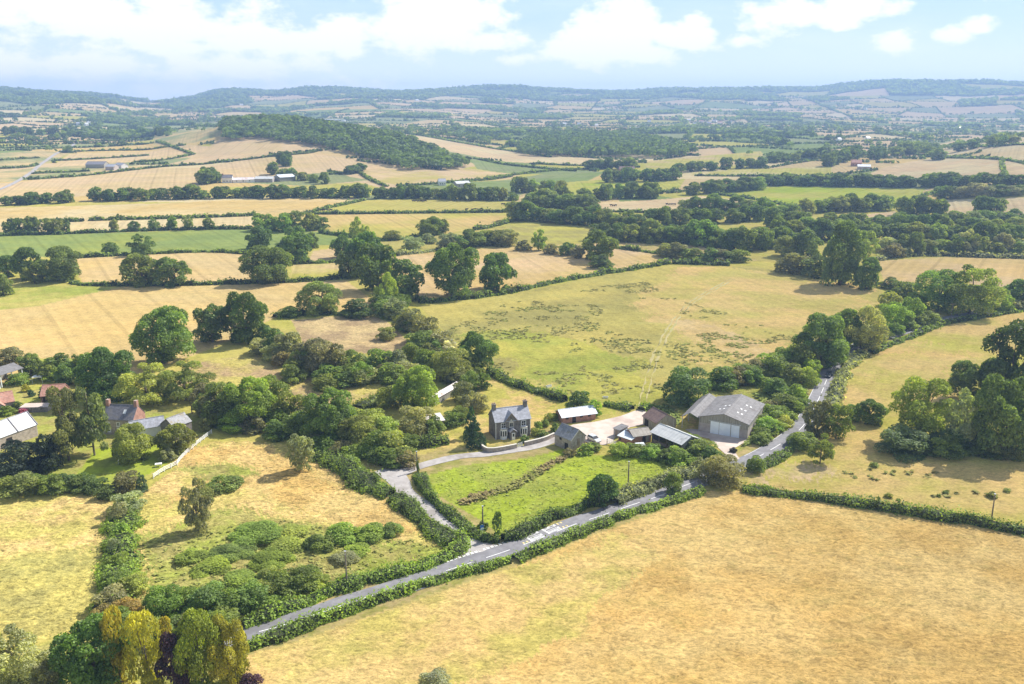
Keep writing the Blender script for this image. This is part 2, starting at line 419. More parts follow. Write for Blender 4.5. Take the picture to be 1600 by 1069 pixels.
# outline in the survey picture, main colour, second colour, patch size in m, tuftiness
FIELDS = [
 # ---- far and middle distance
 ([(-150, 330), (0, 320), (130, 306), (250, 300), (310, 291), (308, 262), (180, 264), (45, 283), (-150, 300)], PINK, TAN, 120, 0),
 ([(-150, 300), (45, 281), (235, 261), (180, 255), (60, 262), (-150, 285)], TAN, DULL, 60, 0),
 ([(-150, 282), (60, 260), (110, 240), (60, 235), (-150, 250)], DULL, TAN, 90, 0),
 ([(110, 240), (240, 236), (290, 226), (345, 232), (300, 246), (180, 255), (75, 262)], PINK, TAN, 90, 0),
 ([(290, 250), (345, 215), (440, 224), (446, 240), (400, 246), (310, 258), (240, 262)], PINK, TAN, 120, 0),
 ([(240, 212), (300, 200), (345, 196), (348, 212), (270, 228), (240, 226)], TAN, DULL, 90, 0),
 ([(310, 291), (308, 262), (400, 247), (440, 245), (490, 240), (560, 250), (530, 268), (430, 275), (350, 280)], PINK, TAN, 80, 0),
 ([(340, 292), (440, 292), (560, 285), (600, 295), (575, 308), (400, 308), (310, 308)], YGREEN, MEADOW, 60, 0),
 ([(530, 270), (560, 252), (640, 270), (735, 264), (820, 270), (800, 280), (620, 290), (545, 276)], PINK, MEADOW, 90, 0),
 ([(620, 292), (800, 280), (860, 270), (950, 268), (900, 290), (700, 305), (600, 300)], GREEN, DULL, 80, 0),
 ([(735, 246), (830, 258), (950, 270), (820, 272), (745, 264)], GREEN, DULL, 90, 0),
 ([(620, 208), (740, 224), (830, 240), (960, 252), (960, 262), (830, 255), (740, 244), (680, 232)], PINK, PALE, 90, 0),
 ([(1010, 252), (1190, 236), (1195, 256), (1090, 262), (1010, 262)], YGREEN, TAN, 90, 0),
 ([(1080, 268), (1300, 260), (1300, 275), (1080, 274)], YGREEN, PALE, 90, 0),
 ([(870, 286), (950, 280), (1070, 280), (1060, 296), (960, 306), (880, 306)], YGREEN, BRIGHT, 90, 0),
 ([(1130, 294), (1230, 291), (1445, 295), (1440, 306), (1395, 322), (1250, 324), (1120, 305)], BRIGHT, YGREEN, 90, 0),
 ([(1340, 280), (1380, 262), (1460, 246), (1565, 250), (1640, 262), (1640, 284), (1480, 278)], PINK, PALE, 90, 0),
 ([(1530, 236), (1640, 232), (1640, 262), (1565, 250)], PALE, TAN, 80, 0),
 ([(1410, 236), (1520, 216), (1640, 206), (1640, 232), (1530, 236), (1460, 246)], PALE, PINK, 80, 0),
 ([(920, 318), (1040, 311), (1095, 306), (1190, 316), (1120, 330), (930, 330)], PINK, PALE, 80, 0),
 ([(880, 335), (1010, 338), (1050, 348), (900, 350)], YGREEN, PALE, 60, 0),
 ([(1330, 338), (1400, 330), (1400, 340), (1340, 346)], PINK, PALE, 60, 0),
 ([(1470, 312), (1640, 310), (1640, 338), (1480, 336)], PINK, PALE, 60, 0),
 ([(-150, 348), (0, 325), (240, 318), (420, 311), (520, 310), (566, 312), (475, 333), (400, 337), (0, 348)], STRAW, PALE, 160, 0),
 ([(490, 333), (570, 313), (700, 309), (820, 316), (800, 331)], MEADOW, YGREEN, 130, 0),
 ([(-150, 368), (-150, 350), (0, 348), (400, 337), (400, 357), (100, 365)], TAN, PALE, 100, 0),
 ([(400, 337), (485, 335), (600, 352), (560, 372), (400, 357)], STRAW, MEADOW, 110, 0),
 ([(485, 335), (800, 333), (770, 350), (700, 365), (560, 373), (520, 360)], STRAW, YGREEN, 150, 0),
 ([(-150, 370), (100, 366), (400, 357), (560, 365), (560, 380), (460, 386), (385, 392), (240, 396), (0, 404), (-150, 408)], GREEN, PASTURE, 120, 0.1),
 ([(560, 374), (700, 366), (800, 352), (920, 356), (950, 380), (850, 386), (690, 390), (610, 400), (560, 396)], MEADOW, OLIVE, 60, 0.2),
 ([(800, 352), (900, 352), (960, 378), (840, 384), (780, 372)], YGREEN, OLIVE, 25, 0.2),
 ([(110, 403), (240, 397), (330, 393), (400, 398), (400, 441), (290, 444), (130, 445)], TAN, STRAW, 90, 0.1),
 ([(455, 413), (560, 408), (560, 436), (455, 440)], YGREEN, TAN, 60, 0.1),
 ([(490, 392), (545, 385), (610, 400), (560, 410), (480, 411)], PINK, TAN, 60, 0),
 ([(600, 402), (690, 392), (850, 384), (960, 380), (1045, 402), (1045, 411), (940, 428), (800, 454), (655, 468)], STRAW, PINK, 100, 0.1),
 ([(1370, 408), (1480, 402), (1700, 404), (1700, 470), (1580, 470), (1480, 428), (1385, 450)], PINK, STRAW, 100, 0),
 ([(960, 378), (1100, 384), (1190, 408), (1050, 410)], TAN, OLIVE, 40, 0.2),
 # ---- near
 ([(-150, 455), (110, 446), (320, 446), (540, 438), (605, 486), (560, 490), (430, 496), (330, 545), (210, 590), (120, 600), (-150, 600)], TAN, STRAW, 140, 0.15),
 ([(-150, 455), (110, 446), (190, 448), (60, 478), (-150, 500)], PASTURE, MEADOW, 30, 0.3),
 ([(455, 500), (560, 492), (600, 498), (650, 545), (620, 556), (530, 548), (478, 545)], TAN, BROWN, 18, 0.6),
 ([(290, 570), (400, 552), (450, 585), (600, 612), (560, 640), (320, 640), (270, 610)], MEADOW, BROWN, 14, 0.8),
 ([(655, 478), (800, 460), (940, 431), (1050, 415), (1180, 416), (1392, 458), (1370, 475), (1250, 550), (1190, 590), (1100, 640), (1000, 642), (890, 628), (765, 575), (700, 525)], MEADOW, OLIVE, 45, 0.25),
 ([(1040, 425), (1180, 420), (1385, 460), (1330, 495), (1260, 540), (1190, 575), (1130, 590), (1040, 540), (980, 490)], STRAW, MEADOW, 35, 0.2),
 ([(1000, 520), (1090, 500), (1220, 545), (1190, 575), (1080, 545)], STRAW, TAN, 20, 0.2),
 ([(700, 525), (830, 520), (1000, 570), (1040, 620), (1000, 640), (890, 626), (765, 573)], YGREEN, PASTURE, 34, 0.3),
 ([(660, 738), (735, 722), (870, 698), (935, 712), (1060, 715), (1095, 735), (1000, 765), (930, 785), (780, 842), (700, 800), (670, 775)], BRIGHT, PASTURE, 12, 0.4),
 ([(640, 700), (700, 690), (752, 690), (755, 704), (700, 714), (645, 728)], BROWN, MEADOW, 6, 0.2),
 ([(680, 655), (720, 600), (765, 590), (870, 632), (862, 668), (760, 700), (680, 700)], YGREEN, STRAW, 14, 0.3),
 ([(776, 588), (870, 628), (850, 640), (800, 625)], STRAW, YGREEN, 9, 0.3),
 ([(670, 590), (715, 590), (715, 660), (665, 650)], PASTURE, MEADOW, 8, 0.3),
 ([(1000, 640), (1040, 640), (1090, 640), (1085, 680), (1060, 665), (1010, 645)], YGREEN, STRAW, 7, 0.5),
 ([(1040, 630), (1180, 590), (1280, 560), (1300, 590), (1270, 625), (1215, 685), (1160, 716), (1150, 690), (1060, 640)], PASTURE, OLIVE, 8, 0.8),
 ([(1165, 757), (1180, 735), (1262, 665), (1300, 625), (1335, 565), (1380, 540), (1470, 512), (1600, 487), (1750, 470), (1750, 870), (1600, 832), (1400, 796), (1220, 772)], YGREEN, STRAW, 40, 0.2),
 ([(1330, 575), (1470, 516), (1600, 490), (1750, 476), (1750, 560), (1500, 560), (1380, 610)], STRAW, YGREEN, 50, 0.2),
 ([(1180, 742), (1240, 725), (1300, 735), (1280, 752), (1200, 758)], PINK, YGREEN, 16, 0.2),
 ([(230, 765), (330, 690), (400, 690), (440, 695), (500, 715), (600, 785), (640, 800), (715, 855), (650, 885), (545, 918), (380, 985), (330, 960), (180, 950), (190, 800)], STRAW, MEADOW, 12, 1.0),
 ([(200, 850), (330, 830), (420, 810), (560, 830), (700, 852), (640, 880), (545, 916), (385, 975), (320, 950), (190, 940)], OLIVE, PASTURE, 9, 1.0),
 ([(340, 700), (500, 730), (600, 790), (640, 810), (560, 815), (420, 780), (280, 800)], STRAW, GOLD, 14, 1.0),
 ([(-200, 800), (0, 785), (160, 772), (188, 790), (180, 850), (160, 970), (0, 1015), (-200, 1040)], MEADOW, STRAW, 10, 1.0),
 ([(-200, 900), (60, 880), (165, 880), (160, 975), (0, 1018), (-200, 1050)], MEADOW, OLIVE, 7, 1.0),
 ([(-300, 1050), (0, 1020), (165, 980), (390, 1000), (390, 1200), (-300, 1300)], OLIVE, PASTURE, 6, 1.0),
 ([(-200, 760), (20, 770), (160, 768), (225, 740), (330, 680), (320, 650), (150, 620), (0, 600), (-200, 600)], OLIVE, PASTURE, 9, 0.3),
 ([(100, 765), (140, 715), (150, 700), (200, 698), (290, 692), (285, 712), (235, 740), (180, 765)], BRIGHT, PASTURE, 9, 0.0),
 ([(385, 1016), (470, 985), (560, 953), (700, 905), (797, 878), (985, 803), (1100, 768), (1160, 766), (1300, 784), (1500, 816), (1650, 838), (1900, 890), (1900, 1300), (100, 1300), (380, 1060)], STRAW, GOLD, 26, 0.55),
 ([(640, 880), (800, 880), (960, 830), (1000, 860), (900, 960), (700, 1069), (380, 1069), (400, 1010)], STRAW, MEADOW, 16, 0.55),
 # bare scalds and green flushes
 ([(285, 745), (330, 738), (372, 750), (355, 770), (300, 776)], OLIVE, PASTURE, 5, 0.9),
 ([(20, 590), (60, 560), (120, 560), (110, 600), (40, 610)], PASTURE, YGREEN, 6, 0.2),
]

def in_poly(X, Y, poly):
    r = np.zeros(X.shape, bool); n = len(poly)
    for i in range(n):
        x0, y0 = poly[i][:2]; x1, y1 = poly[(i + 1) % n][:2]
        if y0 == y1: continue
        c = ((y0 > Y) != (y1 > Y)) & (X < (x1 - x0) * (Y - y0) / (y1 - y0) + x0)
        r ^= c
    return r
def dense(pts, step=60):
    out = []
    for i in range(len(pts)):
        a = pts[i]; b = pts[(i + 1) % len(pts)]
        n = max(1, int(math.hypot(b[0] - a[0], b[1] - a[1]) / step))
        for k in range(n):
            out.append((a[0] + (b[0] - a[0]) * k / n, a[1] + (b[1] - a[1]) * k / n))
    return out
FW = [(gnd_many(dense(p)), c1, c2, s, t) for p, c1, c2, s, t in FIELDS]
# patches of other grass inside a field have no hedge: their edges wander
SOFT = [p[0] in ((1040, 425), (1000, 520), (700, 525), (200, 850), (340, 700), (-200, 900), (640, 880), (1330, 575), (1180, 742), (285, 745)) for p, *_ in FIELDS]
def manual_mask(X, Y):
    m = np.zeros(np.shape(X), bool)
    for p, *_ in FW:
        xs = [q[0] for q in p]; ys = [q[1] for q in p]
        bb = (X > min(xs)) & (X < max(xs)) & (Y > min(ys)) & (Y < max(ys))
        if bb.any():
            k = np.where(bb)[0]; m[k[in_poly(X[k], Y[k], p)]] = True
    return m

# ---- patchwork of far fields: repeated splitting of one big tract
CELLS = []; HEDGE_SEGS = []
def split(poly, depth_=0):
    xs = np.array([p[0] for p in poly]); ys = np.array([p[1] for p in poly])
    cx, cy = xs.mean(), ys.mean()
    if abs(math.atan2(xs.mean(), max(cy, 1))) > R(60) and depth_ > 5: return
    area = 0.5 * abs(np.dot(xs, np.roll(ys, -1)) - np.dot(ys, np.roll(xs, -1)))
    D = math.hypot(cx, cy)
    target = (13000 + 9 * max(D - 900, 0)) * _cellrng.uniform(0.7, 2.6)
    if area < target or depth_ > 16:
        if D < 6600: CELLS.append((poly, D, float(terrain(cx, cy))))
        return
    P = np.c_[xs - cx, ys - cy]
    w, v = np.linalg.eigh(P.T @ P)
    ax = v[:, 1]; ang = math.atan2(ax[1], ax[0]) + _cellrng.normal(0, 0.16)
    d = (math.cos(ang), math.sin(ang)); off = _cellrng.uniform(-0.16, 0.16) * math.sqrt(w[1] / len(poly)) * 2
    s = [(p[0] - cx) * d[0] + (p[1] - cy) * d[1] - off for p in poly]
    A, B, cut = [], [], []
    for i in range(len(poly)):
        j = (i + 1) % len(poly)
        if s[i] >= 0: A.append(poly[i])
        if s[i] < 0: B.append(poly[i])
        if (s[i] >= 0) != (s[j] >= 0):
            t = s[i] / (s[i] - s[j])
            q = (poly[i][0] + (poly[j][0] - poly[i][0]) * t, poly[i][1] + (poly[j][1] - poly[i][1]) * t)
            A.append(q); B.append(q); cut.append(q)
    if len(cut) == 2 and depth_ > 2: HEDGE_SEGS.append((cut[0], cut[1]))
    if len(A) > 2: split(A, depth_ + 1)
    if len(B) > 2: split(B, depth_ + 1)
_cellrng = np.random.default_rng(5)
split([(-5200, 700), (5200, 820), (5600, 7300), (-5600, 7100)])
FARCOL = [PINK, PINK, TAN, TAN, PALE, PALE, STRAW, MEADOW, YGREEN, DULL, DULL, GREEN]
WOOD_CELLS = []
CELL_COL = []
for poly, D, h in CELLS:
    pw = 0.06 + 0.62 * np.clip((h - 70) / 70, 0, 1) + (0.10 if D > 2600 else 0)
    if h > 158: pw = 0.95
    wood = _cellrng.random() < pw and D > 1400
    c = FARCOL[_cellrng.integers(len(FARCOL))]
    if wood:
        WOOD_CELLS.append((poly, D)); c = (0.06, 0.075, 0.03)
    CELL_COL.append((c, wood))

# ---- the sheet itself: a fan of rings round the survey point, finer where it is looked at
def Dm_(x, y): return np.hypot(x, y)
def ground():
    rs = np.concatenate([np.linspace(3, 70, 14)[:-1], np.exp(np.arange(math.log(70), math.log(6700), 0.0052)), [6800, 6900]])
    az = np.concatenate([np.linspace(-90, -38, 40)[:-1], np.linspace(-38, 38, 880), np.linspace(38, 90, 40)[1:]])
    az = np.radians(az)
    A, RR = np.meshgrid(az, rs)
    X = (RR * np.sin(A)).ravel(); Y = (RR * np.cos(A)).ravel() - 2
    n = len(X); Dm = np.hypot(X, Y)
    c1 = np.empty((n, 3)); c2 = np.empty((n, 3)); c1[:] = MEADOW; c2[:] = YGREEN
    sz = np.full(n, 30.0); tuft = np.full(n, 0.1); rowc = X * .9 + Y * .43; fr = np.random.default_rng(9)
    big = np.where((Y > 700) & (Dm < 8000))[0]
    bx, by = X[big], Y[big]; order = np.argsort(by); bys = by[order]
    for (poly, D, h), (c, wood) in zip(CELLS, CELL_COL):
        xs = [p[0] for p in poly]; ys = [p[1] for p in poly]
        lo, hi = np.searchsorted(bys, [min(ys), max(ys)])
        k = order[lo:hi]; k = k[(bx[k] >= min(xs)) & (bx[k] <= max(xs))]
        if not len(k): continue
        k = big[k[in_poly(bx[k], by[k], poly)]]
        c1[k] = c; c2[k] = np.array(c) * 0.9 + 0.1 * np.array(OLIVE); sz[k] = 120
        tuft[k] = 0; aa = fr.uniform(0, 3.14); rowc[k] = X[k] * math.cos(aa) + Y[k] * math.sin(aa)
    wr = np.random.default_rng(2)
    for (p, a, b, s, t), soft in zip(FW, SOFT):
        xs = [q[0] for q in p]; ys = [q[1] for q in p]; m = 25 if soft else 0
        k = np.where((X > min(xs) - m) & (X < max(xs) + m) & (Y > min(ys) - m) & (Y < max(ys) + m))[0]
        if soft:
            wx = (fbm(X[k] / 22, Y[k] / 22, 71, 4) - .5) * 44 + wr.normal(0, 1.6, len(k)); wy = (fbm(X[k] / 22, Y[k] / 22, 81, 4) - .5) * 44 + wr.normal(0, 1.6, len(k))
            amp = np.clip(Dm_(X[k], Y[k]) / 300, .45, 1.2)
            k = k[in_poly(X[k] + wx * amp, Y[k] + wy * amp, p)]
        else: k = k[in_poly(X[k], Y[k], p)]
        c1[k] = a; c2[k] = b; sz[k] = s; tuft[k] = t
        if soft: continue
        e = np.diff(np.array([q[:2] for q in p + p[:1]]), axis=0); e = e[np.argmax(np.hypot(e[:, 0], e[:, 1]))]; aa = math.atan2(e[1], e[0]) + math.pi / 2
        rowc[k] = X[k] * math.cos(aa) + Y[k] * math.sin(aa)
    Z = terrain(X, Y)
    # rough grazing is really lumpy
    lump = (fbm(X / 2.6, Y / 2.6, 21, 2) - 0.5) * 0.55 + (fbm(X / 7.5, Y / 7.5, 23, 2) - 0.5) * 0.8
    nearw = np.clip((420 - Dm) / 150, 0, 1)
    for rd in ROAD_LINES:
        dmin = np.full(n, 99.0); k = np.where(Dm < 520)[0]
        P = np.array(rd)
        for i in range(len(P) - 1):
            a, b = P[i, :2], P[i + 1, :2]; ab = b - a; L2 = ab @ ab + 1e-9
            t = np.clip(((X[k] - a[0]) * ab[0] + (Y[k] - a[1]) * ab[1]) / L2, 0, 1)
            dd = np.hypot(X[k] - a[0] - t * ab[0], Y[k] - a[1] - t * ab[1])
            dmin[k] = np.minimum(dmin[k], dd)
        nearw *= np.clip((dmin - 6) / 3, 0, 1)
        v = dmin < 5.6
        c1[v] = (0.42, 0.34, 0.165); c2[v] = (0.29, 0.28, 0.085); sz[v] = 4; tuft[v] = 0
    for (bx0, by0, br) in FLAT_SPOTS:
        nearw *= np.clip((np.hypot(X - bx0, Y - by0) - br) / 4, 0, 1)
    Z = Z + lump * tuft * nearw * 0.9
    # soften every boundary a little so no colour edge is knife sharp
    nr, na = len(rs), len(az)
    i = np.arange((nr - 1) * na).reshape(nr - 1, na)[:, :-1].ravel()
    F = np.c_[i, i + na, i + na + 1, i + 1]
    one = np.ones((n, 1)); c1 = c1 * (.95, .925, .84); c2 = c2 * (.95, .925, .84)
    me = np_mesh('ground', np.c_[X, Y, Z], F[:, ::-1], [ground_material()], attrs={
        'field_a': ('FLOAT_COLOR', np.c_[c1, one]), 'field_b': ('FLOAT_COLOR', np.c_[c2, one]),
        'patch': ('FLOAT', sz), 'tuft': ('FLOAT', tuft), 'rows': ('FLOAT', rowc)}, smooth=True)
    o = link('ground', me); tag(o, 'patchwork of dry straw coloured and green farm fields', kind='structure')
    return o

def ground_material():
    m, nt, out = new_mat('fields')
    L = nt.links.new
    def attr(nm):
        a = N(nt, 'ShaderNodeAttribute'); a.attribute_name = nm; return a
    A, B, P, T = attr('field_a'), attr('field_b'), attr('patch'), attr('tuft')
    p = N(nt, 'ShaderNodeNewGeometry').outputs['Position']
    inv = math_n(nt, 'DIVIDE', 1.0, P.outputs['Fac'])
    vs = N(nt, 'ShaderNodeVectorMath', operation='SCALE'); L(p, vs.inputs[0]); L(inv, vs.inputs['Scale'])
    n1 = noise_n(nt, vs.outputs[0], 1.0, 6, 0.62)
    c = mix_c(nt, ramp(nt, n1, 0.40, 0.62), A.outputs['Color'], B.outputs['Color'])
    # drought: large bleached and greener sweeps running along the rows
    n0 = noise_n(nt, pos_scaled(nt, 0.012, 0.03, 0.02, rot=0.5), 1.0, 4, 0.6)
    c = mix_c(nt, ramp(nt, n0, 0.42, 0.75), c, mix_c(nt, 1.0, c, (1.16, 1.10, 1.05), 'MULTIPLY'))
    # short grass: fine mottling at two scales, stretched along the sward
    f1 = noise_n(nt, pos_scaled(nt, 0.75, 1.05, 0.8, rot=0.35), 1.0, 6, 0.72)
    f2 = noise_n(nt, pos_scaled(nt, 1.7, 2.6, 2.0, rot=0.2), 1.0, 3, 0.6)
    # lodged stalks: pale curling filaments
    fd = N(nt, 'ShaderNodeTexNoise'); fd.inputs['Scale'].default_value = 1.0; fd.inputs['Detail'].default_value = 3.0; fd.inputs['Roughness'].default_value = .6; fd.inputs['Distortion'].default_value = 1.6
    L(pos_scaled(nt, 0.30, 0.42, 0.3, rot=0.4), fd.inputs['Vector'])
    rid = math_n(nt, 'SUBTRACT', 1.0, math_n(nt, 'MULTIPLY', math_n(nt, 'ABSOLUTE', math_n(nt, 'SUBTRACT', fd.outputs['Fac'], .5)), 9.0), clamp=True)
    fe = N(nt, 'ShaderNodeTexNoise'); fe.inputs['Scale'].default_value = 1.0; fe.inputs['Detail'].default_value = 4.0; fe.inputs['Roughness'].default_value = .6; fe.inputs['Distortion'].default_value = 2.2
    L(pos_scaled(nt, 0.62, 0.85, 0.7, rot=0.25), fe.inputs['Vector'])
    rid2 = math_n(nt, 'SUBTRACT', 1.0, math_n(nt, 'MULTIPLY', math_n(nt, 'ABSOLUTE', math_n(nt, 'SUBTRACT', fe.outputs['Fac'], .5)), 8.0), clamp=True)
    rid = math_n(nt, 'ADD', math_n(nt, 'MULTIPLY', rid, .8), math_n(nt, 'MULTIPLY', math_n(nt, 'SUBTRACT', rid2, .3), .9))
    k = math_n(nt, 'ADD', math_n(nt, 'ADD', math_n(nt, 'MULTIPLY', math_n(nt, 'SUBTRACT', f1, 0.5), 2.1), math_n(nt, 'MULTIPLY', math_n(nt, 'SUBTRACT', rid, .25), .50)), math_n(nt, 'MULTIPLY', math_n(nt, 'SUBTRACT', f2, 0.5), 1.0))
    amt = math_n(nt, 'ADD', 0.36, math_n(nt, 'MULTIPLY', T.outputs['Fac'], 0.75))
    k = math_n(nt, 'ADD', 1.0, math_n(nt, 'MULTIPLY', k, amt))
    cb = N(nt, 'ShaderNodeCombineColor')
    for i in range(3): L(k, cb.inputs[i])
    c = mix_c(nt, 1.0, c, cb.outputs[0], 'MULTIPLY')
    # sward variation at walking and at field scale, and the faint lines left by mower and drill
    m1 = noise_n(nt, pos_scaled(nt, 0.13, 0.19, 0.15, rot=0.6), 1.0, 6, 0.7)
    m2 = noise_n(nt, pos_scaled(nt, 0.022, 0.05, 0.03, rot=-0.3), 1.0, 5, 0.65)
    RW = attr('rows')
    wob = math_n(nt, 'ADD', RW.outputs['Fac'], math_n(nt, 'MULTIPLY', m1, 2.2))
    s1 = math_n(nt, 'SINE', math_n(nt, 'MULTIPLY', wob, 2 * math.pi / 5.5))
    s2 = math_n(nt, 'GREATER_THAN', math_n(nt, 'SINE', math_n(nt, 'MULTIPLY', RW.outputs['Fac'], 2 * math.pi / 21)), .965)
    still = math_n(nt, 'SUBTRACT', 1.0, math_n(nt, 'MULTIPLY', T.outputs['Fac'], .9), clamp=True)
    q = math_n(nt, 'ADD', math_n(nt, 'MULTIPLY', math_n(nt, 'SUBTRACT', m1, .5), .5), math_n(nt, 'MULTIPLY', math_n(nt, 'SUBTRACT', m2, .5), .55))
    q = math_n(nt, 'ADD', q, math_n(nt, 'MULTIPLY', still, math_n(nt, 'SUBTRACT', math_n(nt, 'MULTIPLY', s1, .045), math_n(nt, 'MULTIPLY', math_n(nt, 'MULTIPLY', s2, math_n(nt, 'LESS_THAN', T.outputs['Fac'], .18)), .13))))
    q = math_n(nt, 'ADD', q, 1.0)
    cq = N(nt, 'ShaderNodeCombineColor')
    for i in range(3): L(q, cq.inputs[i])
    c = mix_c(nt, 1.0, c, cq.outputs[0], 'MULTIPLY')
    c = mix_c(nt, math_n(nt, 'MULTIPLY', ramp(nt, m2, .5, .72), .22), c, (0.27, 0.29, 0.10))
    # greener blades showing through the straw
    g = ramp(nt, noise_n(nt, pos_scaled(nt, 0.22, 0.4, 0.3, rot=0.3), 1.0, 5, 0.7), 0.52, 0.72)
    gm = math_n(nt, 'MULTIPLY', g, math_n(nt, 'ADD', 0.18, math_n(nt, 'MULTIPLY', T.outputs['Fac'], 0.35)))
    c = mix_c(nt, gm, c, (0.24, 0.22, 0.06))
    b = N(nt, 'ShaderNodeBsdfDiffuse'); b.inputs['Roughness'].default_value = 0.6
    L(c, b.inputs['Color'])
    bn = N(nt, 'ShaderNodeBump'); bn.inputs['Distance'].default_value = 0.35
    L(math_n(nt, 'MULTIPLY', math_n(nt, 'ADD', T.outputs['Fac'], 0.12), 1.0), bn.inputs['Strength'])
    L(f1, bn.inputs['Height']); L(bn.outputs[0], b.inputs['Normal'])
    L(b.outputs[0], out.inputs[0]); return m

# ================================================================== ROADS
def smooth_line(pts, step=2.0):
    P = np.array([p[:2] for p in pts], float)
    out = []
    for i in range(len(P) - 1):
        p0, p1, p2, p3 = P[max(i - 1, 0)], P[i], P[i + 1], P[min(i + 2, len(P) - 1)]
        n = max(2, int(np.hypot(*(p2 - p1)) / step))
        for k in range(n):
            t = k / n
            out.append(0.5 * ((2 * p1) + (-p0 + p2) * t + (2 * p0 - 5 * p1 + 4 * p2 - p3) * t * t + (-p0 + 3 * p1 - 3 * p2 + p3) * t ** 3))
    out.append(P[-1]); return np.array(out)
def resample(P, step):
    d = np.r_[0, np.cumsum(np.hypot(*np.diff(P, axis=0).T))]
    n = max(2, int(d[-1] / step) + 1); s = np.linspace(0, d[-1], n)
    return np.c_[np.interp(s, d, P[:, 0]), np.interp(s, d, P[:, 1])], d[-1]
def normals(P):
    T = np.gradient(P, axis=0); T /= np.hypot(T[:, 0], T[:, 1])[:, None] + 1e-9
    return T, np.c_[-T[:, 1], T[:, 0]]
def ribbon(name, line, w, mat, lift, parent=None, cross=5, wob=0.0):
    P, L = resample(line, 1.5); T, Nn = normals(P)
    w = np.broadcast_to(w, (len(P),)) if np.ndim(w) == 0 else np.interp(np.linspace(0, 1, len(P)), np.linspace(0, 1, len(w)), w)
    V = []
    for j in range(cross):
        t = j / (cross - 1) - 0.5
        ww = w * t
        if wob and j in (0, cross - 1): ww = ww + (vnoise(np.arange(len(P)) * 0.35, np.zeros(len(P)) + j, 9) - 0.5) * wob
        Q = P + Nn * ww[:, None]
        V.append(np.c_[Q, terrain(Q[:, 0], Q[:, 1]) + lift + 0.05 * (1 - abs(2 * t) ** 2)])
    n = len(P); V = np.array(V).transpose(1, 0, 2).reshape(-1, 3)
    i = (np.arange(n - 1)[:, None] * cross + np.arange(cross - 1)).ravel()
    F = np.c_[i, i + cross, i + cross + 1, i + 1]
    return link(name, np_mesh(name, V, F[:, ::-1], [mat], smooth=True), parent)

ROAD_PX = [(300, 1012), (360, 998), (433, 981), (500, 958.5), (566, 936.6), (628, 916.3), (688, 896), (743, 878), (797, 860), (842, 843), (896, 821), (940, 806.5), (987, 790), (1027, 777), (1074, 758), (1120, 741), (1178, 717.7), (1202, 705), (1224, 691.5), (1245, 676), (1258, 662), (1271, 640), (1280, 622), (1285, 611), (1290, 598), (1299, 578), (1312, 560), (1330, 546), (1352, 537), (1384, 527), (1425, 514), (1466, 502), (1500, 494), (1560, 484), (1640, 470)]
ROAD = smooth_line(gnd_many(ROAD_PX))
LANE_PX = [(758, 866), (748, 856), (729, 833), (704, 817), (678, 801), (655, 786), (637, 772), (626, 758), (617, 746), (606, 737), (597, 733)]
LANE = smooth_line(gnd_many(LANE_PX))
DRIVE_PX = [(612, 746), (632, 737), (655, 729), (685, 721), (715, 714), (760, 709.5), (800, 704.5), (840, 696), (866, 686), (885, 677)]
DRIVE = smooth_line(gnd_many(DRIVE_PX))
FARLANE = smooth_line(gnd_many([(-60, 312), (0, 296), (28, 283), (50, 269), (62, 258), (82, 244), (105, 232), (122, 222)]), 6)
TRACK = smooth_line(gnd_many([(1003, 641), (1008, 615), (1018, 575), (1032, 540), (1052, 505), (1075, 478), (1110, 455), (1145, 436)]))
ROAD_LINES = [resample(ROAD, 6)[0], resample(LANE, 4)[0], resample(DRIVE, 4)[0]]
FLAT_SPOTS = []
YARD_PX = [(872, 690), (866, 684), (880, 670), (895, 664), (930, 659.5), (970, 650.5), (998, 640), (1009, 642), (1008, 664), (985, 668), (962, 682), (957, 691), (945, 696), (925, 694), (905, 688)]
APRON_PX = [(1070, 671), (1090, 671), (1170, 682), (1168, 689), (1146, 702), (1153, 714), (1161, 722), (1152, 726), (1140, 716), (1122, 700), (1108, 686), (1085, 681)]
for px in (YARD_PX, APRON_PX):
    g = gnd_many(px); cx = sum(p[0] for p in g) / len(g); cy = sum(p[1] for p in g) / len(g)
    FLAT_SPOTS.append((cx, cy, 24))

def sheet(name, px, mat, lift, label):
    """a flat paved sheet draped on the land"""
    g = [p[:2] for p in gnd_many(dense(px, 8))]
    bm = bmesh.new(); bm.faces.new([bm.verts.new((x, y, 0)) for x, y in g])
    bmesh.ops.triangulate(bm, faces=bm.faces[:])
    bmesh.ops.subdivide_edges(bm, edges=bm.edges[:], cuts=2, use_grid_fill=True)
    for v in bm.verts: v.co.z = hz(v.co.x, v.co.y) + lift
    bmesh.ops.recalc_face_normals(bm, faces=bm.faces)
    me = bpy.data.meshes.new(name); bm.to_mesh(me); bm.free(); me.materials.append(mat)
    if me.polygons[0].normal.z < 0: me.flip_normals()
    return tag(link(name, me), label, kind='structure')

def along(line, s):
    d = np.r_[0, np.cumsum(np.hypot(*np.diff(line, axis=0).T))]
    x = np.interp(s, d, line[:, 0]); y = np.interp(s, d, line[:, 1])
    x2 = np.interp(s + 0.5, d, line[:, 0]); y2 = np.interp(s + 0.5, d, line[:, 1])
    x1 = np.interp(s - 0.5, d, line[:, 0]); y1 = np.interp(s - 0.5, d, line[:, 1])
    a = math.atan2(y2 - y1, x2 - x1)
    return np.array([x, y]), np.array([math.cos(a), math.sin(a)]), np.array([-math.sin(a), math.cos(a)])
def station(line, px, py):
    g = np.array(gnd(px, py)[:2]); d = np.r_[0, np.cumsum(np.hypot(*np.diff(line, axis=0).T))]
    return d[int(np.argmin(np.hypot(*(line - g).T)))]

